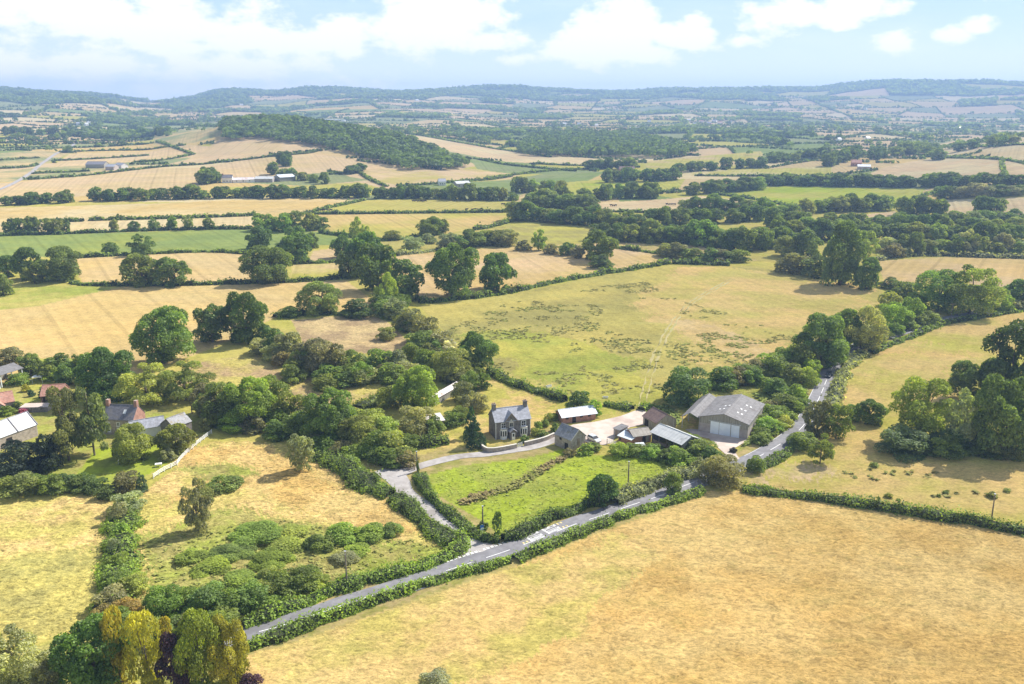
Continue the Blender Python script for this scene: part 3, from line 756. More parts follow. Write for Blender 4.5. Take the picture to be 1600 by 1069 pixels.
ROAD_W = 5.8
LIFT = 0.10
def road_z(x, y, off):   # crown of the carriageway
    return hz(x, y) + LIFT + 0.05 * (1 - min(1, abs(2 * off / ROAD_W)) ** 2) + 0.006
def mark_quad(mb, line, s0, s1, o0, o1, n=4):
    """a painted patch from station s0 to s1, offset o0..o1 to the left of the line"""
    prev = None
    for k in range(n + 1):
        s = s0 + (s1 - s0) * k / n
        c, t, nn = along(line, s)
        a = c + nn * o0; b = c + nn * o1
        cur = ((a[0], a[1], road_z(a[0], a[1], o0)), (b[0], b[1], road_z(b[0], b[1], o1)))
        if prev: mb.poly([prev[0], cur[0], cur[1], prev[1]])
        prev = cur

def roads():
    road = tag(ribbon('road', ROAD, ROAD_W, M['asphalt'], LIFT, cross=7, wob=0.35), 'grey asphalt road with white centre dashes crossing the farmland', kind='structure')
    lane = tag(ribbon('lane', LANE, [7.5, 5.0, 4.0, 4.0, 4.0, 4.2, 5.2, 6.0], M['lane'], 0.06, wob=0.5), 'narrow pale lane leading off the road to the farm', kind='structure')
    tag(ribbon('driveway', DRIVE, [4.5, 3.4, 3.2, 3.2, 3.2, 3.4, 3.8], M['lane'], 0.082, wob=0.4), 'pale curved drive passing the stone farmhouse', kind='structure')
    tag(ribbon('country_lane', FARLANE, 5.0, M['lane'], 0.25), 'pale country lane running between far fields', kind='structure')
    for sgn in (-1, 1):
        P, _ = resample(TRACK, 3); T, Nn = normals(P)
        tag(ribbon('path', P + Nn * 0.95 * sgn, 0.55, M['track'], 0.05, cross=3, wob=0.9), 'worn wheel track across the pasture', kind='structure')
    sheet('yard', YARD_PX, M['concrete'], 0.11, 'pinkish concrete farm yard')
    sheet('apron', APRON_PX, M['concrete'], 0.11, 'cracked concrete apron before the big barn')
    # centre line: long warning dashes
    mb = MB(); d = np.r_[0, np.cumsum(np.hypot(*np.diff(ROAD, axis=0).T))]
    s = station(ROAD, 433, 981) - 3 - 18
    while s < d[-1] - 10:
        if s > 1: mark_quad(mb, ROAD, s, s + 5.6, -0.075, 0.075)
        s += 9.0
    # edge line past the bend
    s0, s1 = station(ROAD, 1178, 717), station(ROAD, 1290, 598)
    mark_quad(mb, ROAD, s0, s1, 2.72, 2.82, 40)
    # give way dashes over the lane mouth
    sm = station(ROAD, 752, 874)
    for k in range(-9, 10):
        for off in (3.15, 3.55):
            if abs(k) < 8 or off < 3.3: mark_quad(mb, ROAD, sm + k * 0.95 - 0.3, sm + k * 0.95 + 0.3, off - 0.12 - 0.2, off + 0.1 - 0.2, 1)
    # the two words painted in the far lane: drivers read them heading up the road
    LET = {'S': [(0, .88, 1, 1), (0, .56, .2, .88), (0, .44, 1, .56), (.8, .12, 1, .44), (0, 0, 1, .12)],
           'L': [(0, 0, .2, 1), (.2, 0, 1, .12)], 'O': [(0, .1, .2, .9), (.8, .1, 1, .9), (0, .9, 1, 1), (0, 0, 1, .1)],
           'W': [(0, .12, .18, 1), (.41, .12, .59, .8), (.82, .12, 1, 1), (0, 0, 1, .12)]}
    for px, py in ((848, 841), (874, 831)):
        sc_ = station(ROAD, px, py); s_a = sc_ - 1.8
        for i, ch in enumerate('SLOW'):
            o_left = 2.75 - i * 0.66
            for x0, y0, x1, y1 in LET[ch]:
                mark_quad(mb, ROAD, s_a + y0 * 3.6, s_a + y1 * 3.6, o_left - x1 * 0.52, o_left - x0 * 0.52, 3)
    mk = mb.build('road_marking', M['marking'], road)
    yb = MB()
    for px, py in ((833, 846.5), (889, 825)):
        sc_ = station(ROAD, px, py)
        for k in (-1, 0, 1): mark_quad(yb, ROAD, sc_ + k * 0.95 - 0.16, sc_ + k * 0.95 + 0.16, 0.25, 2.75, 1)
    yb.build('rumble_bars', M['marking_yellow'], road)
# ================================================================== VEGETATION
def cards(P, Nrm, size, r, jit=0.75, leaf=None):
    """one crooked leaf-clump face per point"""
    n = len(P)
    Nn = Nrm + r.normal(0, jit, (n, 3)); Nn /= np.linalg.norm(Nn, axis=1)[:, None] + 1e-9
    up = r.normal(0, 1, (n, 3)); U = np.cross(Nn, up); U /= np.linalg.norm(U, axis=1)[:, None] + 1e-9
    W = np.cross(Nn, U)
    s = (size * r.uniform(0.55, 1.25, n))[:, None]
    out = []
    for a, b in ((-.5, -.35), (.45, -.5), (.5, .4), (-.4, .5)):
        ja = r.normal(0, 0.12, (n, 1)); jb = r.normal(0, 0.12, (n, 1))
        out.append(P + U * s * (a + ja) + W * s * (b + jb) + Nn * s * r.normal(0, 0.14, (n, 1)))
    V = np.stack(out, 1).reshape(-1, 3)
    F = np.arange(n * 4).reshape(n, 4)
    lf = r.uniform(0, 1, n) if leaf is None else leaf
    return V, F, np.repeat(lf, 4)

def sph(n, r):
    d = r.normal(0, 1, (n, 3)); return d / np.linalg.norm(d, axis=1)[:, None]

def crown_points(kind, n, r):
    """points and outward normals of a crown in the box x,y -0.5..0.5, z 0..1"""
    L = []
    if kind == 'oak':
        for _ in range(54):
            d = sph(1, r)[0]; f = r.uniform(0.62, 1.0)
            c = np.array([d[0] * .36 * f, d[1] * .36 * f, .52 + d[2] * (.36 if d[2] > 0 else .37) * f])
            L.append((c, r.uniform(.07, .15)))
    elif kind == 'ash':
        for _ in range(44):
            d = sph(1, r)[0]; f = r.uniform(0.45, 1.0)
            c = np.array([d[0] * .37 * f, d[1] * .37 * f, .56 + d[2] * .40 * f])
            L.append((c, r.uniform(.06, .13)))
    elif kind == 'bush':
        for _ in range(34):
            d = sph(1, r)[0]; f = r.uniform(0.4, 1.0)
            c = np.array([d[0] * .34 * f, d[1] * .34 * f, max(.16, .45 + d[2] * .38 * f)])
            L.append((c, r.uniform(.09, .18)))
    elif kind == 'conifer':
        for k in range(46):
            z = r.uniform(.06, .95); rad = (1 - z) ** .75 * .40; a = r.uniform(0, 6.283)
            c = np.array([math.cos(a) * rad * r.uniform(.6, 1), math.sin(a) * rad * r.uniform(.6, 1), z])
            L.append((c, .05 + .10 * (1 - z)))
    elif kind == 'column':
        for k in range(30):
            z = r.uniform(.08, .93); rad = .34 * math.sin(math.pi * min(1, .18 + z * .80)) ** .7; a = r.uniform(0, 6.283)
            c = np.array([math.cos(a) * rad * r.uniform(.4, 1), math.sin(a) * rad * r.uniform(.4, 1), z])
            L.append((c, r.uniform(.10, .2)))
    elif kind == 'pine':
        for k in range(34):
            z = r.uniform(.22, .96); rad = .42 * (1.1 - z) ** .35; a = r.uniform(0, 6.283); f = r.uniform(.25, 1)
            L.append((np.array([math.cos(a) * rad * f, math.sin(a) * rad * f, z]), r.uniform(.07, .14)))
    elif kind == 'bramble':
        for _ in range(16):
            a = r.uniform(0, 6.283); f = r.uniform(0, 1) ** .6
            L.append((np.array([math.cos(a) * .36 * f, math.sin(a) * .36 * f, .22 + .35 * (1 - f * f) * r.uniform(.5, 1)]), r.uniform(.14, .26)))
    C = np.array([c for c, _ in L]); Rr = np.array([x for _, x in L])
    flat = np.array([1, 1, .82]) if kind in ('oak', 'bush') else np.array([1, 1, 1.0])
    P = np.zeros((0, 3)); Q = np.zeros((0, 3)); T = np.zeros(0)
    pw = Rr ** 2 / (Rr ** 2).sum()
    lob_t = r.uniform(0, 1, len(L))
    while len(P) < n:
        k = r.choice(len(L), n, p=pw); d = sph(n, r)
        d[:, 2] = np.where(d[:, 2] < -0.35, -d[:, 2], d[:, 2])
        p = C[k] + d * Rr[k][:, None] * r.uniform(.72, 1.08, n)[:, None] * flat
        ok = p[:, 2] > (0.02 if kind != 'oak' else 0.05)
        for j in range(len(L)):
            ok &= (np.linalg.norm((p - C[j]) / flat, axis=1) > Rr[j] * .82) | (k == j)
        P = np.r_[P, p[ok]]; Q = np.r_[Q, d[ok]]; T = np.r_[T, lob_t[k[ok]]]
    P, Q, T = P[:n], Q[:n], T[:n]
    m = n // 8                       # some inside
    k = r.choice(len(L), m); pi = C[k] + sph(m, r) * (Rr[k] * r.uniform(0, .7, m))[:, None]
    P[:m] = pi; Q[:m] = sph(m, r)
    lo, hi = P.min(0), P.max(0)
    sx = 1.0 / max(hi[0] - lo[0], hi[1] - lo[1])
    P[:, :2] = (P[:, :2] - (lo[:2] + hi[:2]) / 2) * sx
    bot = {'oak': .06, 'ash': .10, 'pine': .20, 'conifer': .03, 'column': .03}.get(kind, .0)
    z0 = np.percentile(P[:, 2], 1.0); kz = (1 - bot) / (hi[2] - z0)
    P[:, 2] = np.maximum(bot + (P[:, 2] - z0) * kz, bot * .6)
    return P, Q, T, [(np.array([c[0] * sx, c[1] * sx, bot + (c[2] - z0) * kz]), x) for c, x in L]

def trunk_mesh(kind, lobes, r):
    mb = MB()
    rad = {'oak': .032, 'ash': .022, 'pine': .024, 'conifer': .022, 'column': .025}.get(kind, .02)
    top = {'oak': .5, 'ash': .62, 'pine': .93, 'conifer': .9, 'column': .7}.get(kind, .4)
    lean = r.normal(0, .015, 2)
    pts = [(lean[0] * t, lean[1] * t, -.03 + (top + .03) * t) for t in (0, .08, .35, .7, 1)]
    mb.tube(pts, [rad * 1.6, rad * 1.1, rad * .9, rad * .65, rad * .3], 8)
    for i in range(9):
        c, x = lobes[int(r.integers(len(lobes)))]
        z0 = min(c[2] * .75, top * r.uniform(.35, .9)); a = np.array([lean[0] * z0, lean[1] * z0, z0])
        mid = a * .5 + c * .5 + np.array([0, 0, -.03 if kind != 'ash' else .02])
        mb.tube([a, mid, c], [rad * .42, rad * .28, rad * .1], 5)
    return mb.mesh('trunk', M['bark'], smooth=True)

PROTO = {}
def proto(kind, lod, var):
    key = (kind, lod, var)
    if key not in PROTO:
        r = np.random.default_rng(abs(hash((len(kind), ord(kind[0]), ord(kind[1]), var))) % 100000)
        n = {0: 14000, 1: 5200, 2: 1500, 3: 480}[lod]
        if kind in ('bush', 'bramble', 'column', 'conifer'): n = int(n * .62)
        P, Q, T, lobes = crown_points(kind, n, r)
        size = {'oak': 3.05, 'ash': 2.5, 'bush': 2.7, 'bramble': 2.6, 'conifer': 2.2, 'column': 2.3, 'pine': 2.5}[kind] / math.sqrt(n)
        lf = np.clip(.42 * T + .42 * r.uniform(0, 1, n) + .08, 0, 1)
        V, F, lf4 = cards(P, Q, size, r, .7, lf)
        me = np_mesh('crown', V, F, [M['leaf']], attrs={'leaf': ('FLOAT', lf4)})
        tk = trunk_mesh(kind, lobes, r) if kind not in ('bush', 'bramble') else None
        PROTO[key] = (me, tk)
    return PROTO[key]

GREENS = {
 'dark': (.084, .128, .036), 'mid': (.108, .158, .040), 'fresh': (.150, .220, .045), 'lime': (.17, .235, .045),
 'grey': (.190, .215, .115), 'brown': (.138, .142, .070), 'yellow': (.235, .235, .028), 'gold': (.18, .23, .04),
 'purple': (.060, .036, .052), 'blue': (.055, .095, .055), 'olive': (.135, .172, .050), 'pale': (.215, .24, .14), 'yg': (.185, .225, .055)}
_vr = np.random.default_rng(77)
DIST_NOTE = []
NAMES = {'oak': ('broadleaf_tree', 'tree'), 'ash': ('open_crowned_tree', 'tree'), 'bush': ('bush', 'bush'), 'bramble': ('bramble_thicket', 'brambles'),
         'conifer': ('conifer_tree', 'tree'), 'column': ('columnar_tree', 'tree'), 'pine': ('pine_tree', 'tree')}
def plant(px, py, w, h, kind='oak', col='dark', label=None, group=None, name=None, ground_pt=None, parts=None):
    """px,py: foot in the survey picture; w,h: crown width and height there, turned into metres at its distance"""
    dep0 = PITCH + math.atan((py - CY) / FPX)
    f = .32 if kind in ('bush', 'bramble') else .16
    g = ground_pt or gnd(px, py - f * w * math.sin(dep0))
    s = depth(g) / FPX
    dep = math.atan2(CAM_H - g[2], math.hypot(g[0], g[1]))
    big = 1.22 if kind in ('bush', 'bramble') else 1.13
    w = w * big; h = h * (1.16 if kind in ('bush', 'bramble') else 1.10)
    wm = w * s; hm = max(0.5, (h - (f + .12) * w * math.sin(dep)) * s / math.cos(dep))
    hm = max(hm, wm * 0.5) if kind != 'bramble' else np.clip(hm * .8, wm * .2, wm * .42)
    sp = w * .64
    lod = 0 if sp > 44 else 1 if sp > 20 else 2 if sp > 9 else 3
    var = int(_vr.integers(4 if kind == 'oak' else 3))
    me, tk = proto(kind, lod, var)
    base = np.array(GREENS[col]) * (1.42, 1.34, 1.2) if isinstance(col, str) else np.array(col) * (1.98, 1.86, 1.65)
    c = base * _vr.uniform(.86, 1.16) * np.array([_vr.uniform(.9, 1.12), 1, _vr.uniform(.85, 1.15)])
    nm, cat = NAMES[kind]; nm = name or nm
    rz = _vr.uniform(0, 6.283); sxy = wm * _vr.uniform(.94, 1.06)
    loc = (g[0], g[1] + (0 if kind in ('bush', 'bramble') else 0), g[2] - 0.04 * hm)
    if parts is None: parts = tk is not None and sp > 13
    if parts and tk is not None:
        root = empty(nm, loc, rz, (sxy, wm * _vr.uniform(.94, 1.06), hm))
        cr = link('crown', me, root); cr.color = (*c, 1)
        link('trunk', tk, root)
    else:
        root = link(nm, me); root.location = loc; root.rotation_euler = (0, 0, rz); root.scale = (sxy, wm * _vr.uniform(.94, 1.06), hm)
        root.color = (*c, 1)
    tag(root, label, cat, group)
    return root

ORD = ['first', 'second', 'third', 'fourth', 'fifth', 'sixth', 'seventh', 'eighth', 'ninth', 'tenth', 'eleventh', 'twelfth', 'thirteenth', 'fourteenth', 'fifteenth', 'sixteenth', 'seventeenth', 'eighteenth', 'nineteenth', 'twentieth', 'twenty-first', 'twenty-second', 'twenty-third', 'twenty-fourth']
LOOK = {'dark': 'dark green', 'mid': 'green', 'fresh': 'fresh green', 'lime': 'light green', 'grey': 'greyish', 'brown': 'brownish', 'olive': 'olive green', 'blue': 'deep green', 'yg': 'yellowish green', 'pale': 'pale grey-green'}
KINDN = {'oak': 'rounded tree', 'ash': 'open-crowned tree', 'bush': 'bush', 'bramble': 'bramble clump', 'conifer': 'conifer', 'column': 'narrow tree', 'pine': 'pine'}
_rr = np.random.default_rng(31)
def row(where, line, n, wr, hr, kinds=(('oak', 1),), cols=('dark', 'mid', 'dark', 'olive'), jy=1.0, group=None):
    """a line of n trees along a polyline of the survey picture; each one its own thing"""
    P = np.array(line, float); d = np.r_[0, np.cumsum(np.hypot(*np.diff(P, axis=0).T))]
    ks = [k for k, q in kinds for _ in range(q)]
    items = []
    for i in range(n):
        s = (i + .5 + _rr.uniform(-.28, .28)) / n * d[-1]
        x = np.interp(s, d, P[:, 0]); y = np.interp(s, d, P[:, 1]) + _rr.uniform(-jy, jy)
        items.append((x, y))
    items.sort()
    for i, (x, y) in enumerate(items):
        k = ks[_rr.integers(len(ks))]; c = cols[_rr.integers(len(cols))]
        w = _rr.uniform(*wr); h = _rr.uniform(*hr)
        if k == 'bush': h = min(h, w * .85) * .8
        plant(x, y, w, h, k, c, f'{LOOK[c]} {KINDN[k]}, {ORD[i]} from left in {where}', group or 'trees of ' + where)

# ------------------------------------------------------------------ hedges
def hedge(px, w, h, label, col='mid', group=None, wob=0.85, name='hedge', world=None, dens=1.0, gaps=()):
    """a clipped or shaggy hedge along a line; card size follows how near it stands"""
    pts = world if world is not None else gnd_many(px)
    P, L = resample(smooth_line(pts, 2.0), 1.0)
    D = np.hypot(P[:, 0], P[:, 1]).mean()
    cs = np.clip(D * 0.0019, 0.32, 3.0)
    r = np.random.default_rng(int(abs(P[0, 0] * 7 + P[0, 1] * 13)) % 99991)
    T, Nn = normals(P); nP = len(P); s = np.arange(nP)
    hh = h * (1 + wob * (fbm(s * .16, s * 0 + 3, int(P[0, 0]) % 90, 4) - .5) * 2.2); ww = w * (1 + wob * (fbm(s * .3, s * 0 + 8, int(P[0, 1]) % 90, 2) - .5) * 1.6)
    area = L * (2 * h + w)
    n = int(np.clip(area * 1.9 * dens / cs ** 2, 60, 60000))
    u = r.uniform(0, nP - 1.001, n); i = u.astype(int); f = (u - i)[:, None]
    c = P[i] * (1 - f) + P[i + 1] * f; nn = Nn[i]
    H = hh[i] * r.uniform(.85, 1.18, n); W = ww[i]
    a = r.uniform(-.25, math.pi + .25, n)            # round the section
    ca, sa = np.cos(a), np.sin(a)
    e = .72
    off = np.sign(ca) * np.abs(ca) ** e * W * .5; z = np.clip(np.abs(sa) ** e * H, 0.02, None) * np.where(np.abs(a - math.pi / 2) > math.pi / 2, .25, 1)
    low = r.uniform(0, 1, n) < .3; z = np.where(low, z * r.uniform(.15, .9, n), z)
    shell = r.uniform(.8, 1.12, n) * np.where(r.uniform(0, 1, n) < .06, r.uniform(1.05, 1.5, n), 1)
    X = c[:, 0] + nn[:, 0] * off * shell; Y = c[:, 1] + nn[:, 1] * off * shell
    Z = terrain(X, Y) + z * shell
    Nv = np.c_[nn * (ca * 1.0)[:, None], np.abs(sa) + .2]
    clump = fbm(X * .5, Y * .5, 41, 2)
    V, F, lf = cards(np.c_[X, Y, Z], Nv, cs, r, .65, np.clip(.55 * r.uniform(0, 1, n) + (clump - .3) * .9, 0, 1))
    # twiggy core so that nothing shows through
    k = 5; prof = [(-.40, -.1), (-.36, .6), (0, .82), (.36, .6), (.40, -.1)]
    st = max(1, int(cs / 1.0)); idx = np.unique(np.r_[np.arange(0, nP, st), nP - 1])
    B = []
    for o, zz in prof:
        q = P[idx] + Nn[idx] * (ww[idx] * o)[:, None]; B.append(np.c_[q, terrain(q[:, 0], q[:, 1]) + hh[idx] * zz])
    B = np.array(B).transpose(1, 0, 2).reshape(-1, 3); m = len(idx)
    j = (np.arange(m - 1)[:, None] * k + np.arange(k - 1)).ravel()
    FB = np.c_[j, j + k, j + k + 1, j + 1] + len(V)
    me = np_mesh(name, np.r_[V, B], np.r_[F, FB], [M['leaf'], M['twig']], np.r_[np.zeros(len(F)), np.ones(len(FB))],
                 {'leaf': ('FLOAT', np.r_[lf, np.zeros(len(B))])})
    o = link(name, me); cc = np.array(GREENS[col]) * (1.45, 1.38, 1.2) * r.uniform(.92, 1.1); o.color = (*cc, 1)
    return tag(o, label, 'hedge', group)

# ------------------------------------------------------------------ masses nobody could count
def blob_trees(items, name, label, r, col, percard=None):
    """items: x, y, width, height -> one mesh of leafy crowns"""
    Vs, Fs, Ls = [], [], []; base = 0
    libs = {}
    for nc in (150, 70, 34, 16):
        for v in range(4):
            rr = np.random.default_rng(nc * 10 + v)
            d = sph(nc, rr); d[:, 2] = np.abs(d[:, 2]) * 1.0 - .25
            lob = sph(9, rr) * .55; k = np.argmax(d @ lob.T, axis=1)
            f = .82 + .22 * np.sin(7 * (d @ lob.T).max(1)); P = d * f[:, None] * np.array([.5, .5, .5]) + np.array([0, 0, .48])
            P[:, 2] = np.clip(P[:, 2], .06, None)
            V, F, lf = cards(P, d, 1.75 / math.sqrt(nc), rr, .45)
            libs[nc, v] = V, lf
    for x, y, w, h, shade in items:
        D = math.hypot(x, y)
        nc = 150 if D < 1250 else 70 if D < 1900 else 34 if D < 3000 else 16
        V, lf = libs[nc, int(r.integers(4))]
        a = r.uniform(0, 6.283); ca, sa = math.cos(a), math.sin(a)
        Q = np.c_[(V[:, 0] * ca - V[:, 1] * sa) * w + x, (V[:, 0] * sa + V[:, 1] * ca) * w + y, V[:, 2] * h + hz(x, y) - .05 * h]
        Vs.append(Q); Ls.append(np.clip(lf * .55 + shade * .5, 0, 1))
    V = np.concatenate(Vs); F = np.arange(len(V)).reshape(-1, 4)
    o = link(name, np_mesh(name, V, F, [M['leaf']], attrs={'leaf': ('FLOAT', np.concatenate(Ls))}))
    o.color = (*(np.array(GREENS[col]) * (1.25, 1.2, 1.1)), 1)
    tag(o, label, kind='stuff'); return o

def scatter_poly(px, spacing, r, wr, hr, world=None):
    poly = world if world is not None else gnd_many(dense(px, 25))
    xs = [p[0] for p in poly]; ys = [p[1] for p in poly]
    gx, gy = np.meshgrid(np.arange(min(xs), max(xs), spacing), np.arange(min(ys), max(ys), spacing))
    X = gx.ravel() + r.uniform(-.45, .45, gx.size) * spacing; Y = gy.ravel() + r.uniform(-.45, .45, gx.size) * spacing
    k = in_poly(X, Y, poly)
    return [(x, y, r.uniform(*wr), r.uniform(*hr), r.uniform(0, 1)) for x, y in zip(X[k], Y[k])]

def visible_az(x, y, lim=37):
    return abs(math.degrees(math.atan2(x, y))) < lim

def far_cover():
    r = np.random.default_rng(8)
    # the hill wood and its neighbours
    hill = scatter_poly([(348, 220), (352, 196), (400, 186), (440, 184), (500, 194), (560, 206), (615, 216), (690, 242), (733, 262), (700, 266), (640, 266), (590, 254), (520, 234), (450, 224), (400, 218)], 12, r, (14, 23), (9, 17))
    blob_trees(hill, 'woodland', 'dense dark wood covering the ridge of the middle hill', r, 'dark')
    w2 = scatter_poly([(812, 236), (830, 216), (900, 211), (985, 214), (1060, 228), (1086, 242), (1050, 248), (900, 246), (820, 244)], 12, r, (12, 18), (12, 18))
    blob_trees(w2, 'woodland', 'broad flat wood in the valley right of the hill', r, 'dark')
    items = []
    for (a, b) in HEDGE_SEGS:
        L = math.hypot(b[0] - a[0], b[1] - a[1]); D = math.hypot((a[0] + b[0]) / 2, (a[1] + b[1]) / 2)
        if D < 1350 or not visible_az((a[0] + b[0]) / 2, (a[1] + b[1]) / 2): continue
        dens = r.choice([0.0, 0.25, 1.0, 2.6])
        for _ in range(r.poisson(L / 48 * dens)):
            t = r.uniform(0, 1); x = a[0] + (b[0] - a[0]) * t; y = a[1] + (b[1] - a[1]) * t
            w = r.uniform(7, 17); items.append((x + r.normal(0, 2), y + r.normal(0, 2), w, w * r.uniform(.75, 1.05), r.uniform(0, 1)))
    for poly, D in WOOD_CELLS:
        cx = sum(p[0] for p in poly) / len(poly); cy = sum(p[1] for p in poly) / len(poly)
        if not visible_az(cx, cy, 35) or D > 6300: continue
        items += scatter_poly(None, 11 + D * .0021, r, (13 + D * .0012, 19 + D * .0018), (9, 15 + max(D - 3500, 0) * .006), world=poly)
    # belts of trees in the vale
    for line, n, wr in [([(1080, 215), (1200, 222), (1240, 232)], 40, (10, 18)), ([(1240, 200), (1330, 204)], 26, (12, 20)), ([(640, 205), (760, 222)], 50, (9, 16)),
                        ([(590, 196), (640, 210)], 26, (9, 15)), ([(680, 200), (760, 222), (820, 212)], 40, (9, 16)), ([(1080, 190), (1160, 188)], 40, (12, 18)), ([(240, 196), (350, 190)], 60, (10, 18)),
                        ([(20, 206), (180, 204), (240, 198)], 44, (10, 17)), ([(410, 180), (520, 182)], 40, (12, 18)), ([(1480, 205), (1600, 200)], 30, (10, 16)),
                        ([(160, 186), (260, 176), (330, 176)], 70, (12, 22))]:
        P = np.array(line, float)
        for _ in range(n):
            t = r.uniform(0, len(line) - 1.001); i = int(t); q = P[i] * (1 - t + i) + P[i + 1] * (t - i)
            g = gnd(q[0] + r.normal(0, 2), q[1] + r.normal(0, .8)); w = r.uniform(*wr)
            items.append((g[0], g[1], w, w * r.uniform(.8, 1.05), r.uniform(0, 1)))
    keep = np.array([(i[0], i[1]) for i in items]); mm = manual_mask(keep[:, 0], keep[:, 1])
    items = [it for it, m in zip(items, mm) if not m or r.random() < .05 or math.hypot(it[0], it[1]) > 1500]
    blob_trees(items, 'tree_cover', 'far off trees and woods scattered over the valley and ridge', r, 'mid')
    # hedgerows of the far patchwork
    P, Nv, S, Lf = [], [], [], []
    for (a, b) in HEDGE_SEGS:
        mx, my = (a[0] + b[0]) / 2, (a[1] + b[1]) / 2; D = math.hypot(mx, my)
        if D < 1000 or not visible_az(mx, my): continue
        L = math.hypot(b[0] - a[0], b[1] - a[1]); n = int(L / (2.2 if D < 2000 else 3.6 if D < 3500 else 6)) * 2
        t = r.uniform(0, 1, n); x = a[0] + (b[0] - a[0]) * t + r.normal(0, .8, n); y = a[1] + (b[1] - a[1]) * t + r.normal(0, .8, n)
        m = ~manual_mask(x, y); x, y = x[m], y[m]; n = len(x)
        P.append(np.c_[x, y, terrain(x, y) + r.uniform(.5, 2.4, n)]); Nv.append(sph(n, r)); S.append(np.full(n, 3.0 + D * .0005))
    P = np.concatenate(P); Nv = np.concatenate(Nv); S = np.concatenate(S)
    V, F, lf = cards(P, Nv, S, r, .3)
    o = link('hedgerow_network', np_mesh('hedgerow_network', V, F, [M['leaf']], attrs={'leaf': ('FLOAT', lf * .6)}))
    o.color = (*GREENS['dark'], 1); tag(o, 'thin dark hedgerows dividing the far fields', kind='stuff')

def LUMPS(X, Y, t):
    return ((fbm(X / 2.6, Y / 2.6, 21, 2) - 0.5) * 0.55 + (fbm(X / 7.5, Y / 7.5, 23, 2) - 0.5) * 0.8) * t * .9
def tufts(name, label, px_list, dens, hgt, wid, col, r, blades=4, mask=None, lumpy=0.0, greeny=0.3, maxn=120000):
    """grass standing in tufts: thin upright faces"""
    X, Y = [], []
    for px in px_list:
        poly = gnd_many(dense(px)); xs = [p[0] for p in poly]; ys = [p[1] for p in poly]
        x0, x1, y0, y1 = max(min(xs), -260), min(max(xs), 320), max(min(ys), 60), min(max(ys), 620)
        n = int((x1 - x0) * (y1 - y0) * dens)
        x = r.uniform(x0, x1, n); y = r.uniform(y0, y1, n); k = in_poly(x, y, poly)
        if mask: k &= mask(x, y)
        ok = np.abs(x) < y * .66 + 25
        X.append(x[k & ok]); Y.append(y[k & ok])
    X = np.concatenate(X)[:maxn]; Y = np.concatenate(Y)[:maxn]
    X = np.repeat(X, blades) + r.normal(0, wid * .6, len(X) * blades); Y = np.repeat(Y, blades) + r.normal(0, wid * .6, len(Y) * blades)
    n = len(X); Z = terrain(X, Y) + LUMPS(X, Y, lumpy)
    h = hgt * r.uniform(.15, 1.0, n)
    lf = np.clip(.5 + (fbm(X / 9, Y / 9, 51, 3) - .5) * .9 + r.normal(0, .12, n), 0, 1)
    gr = np.clip((fbm(X / 11, Y / 11, 57, 4) - .5) * 4 + greeny, 0, 1)
    tilt = np.c_[r.normal(0, .20, n), r.normal(0, .20, n), np.ones(n)]
    V, F, lf4 = cards(np.c_[X, Y, Z + h], tilt, wid * 1.5, r, .12, lf)
    o = link(name, np_mesh(name, V, F, [M['grass']], attrs={'leaf': ('FLOAT', lf4), 'green': ('FLOAT', np.repeat(gr, 4))}))
    o.color = (*col, 1); tag(o, label, kind='stuff')
    return o
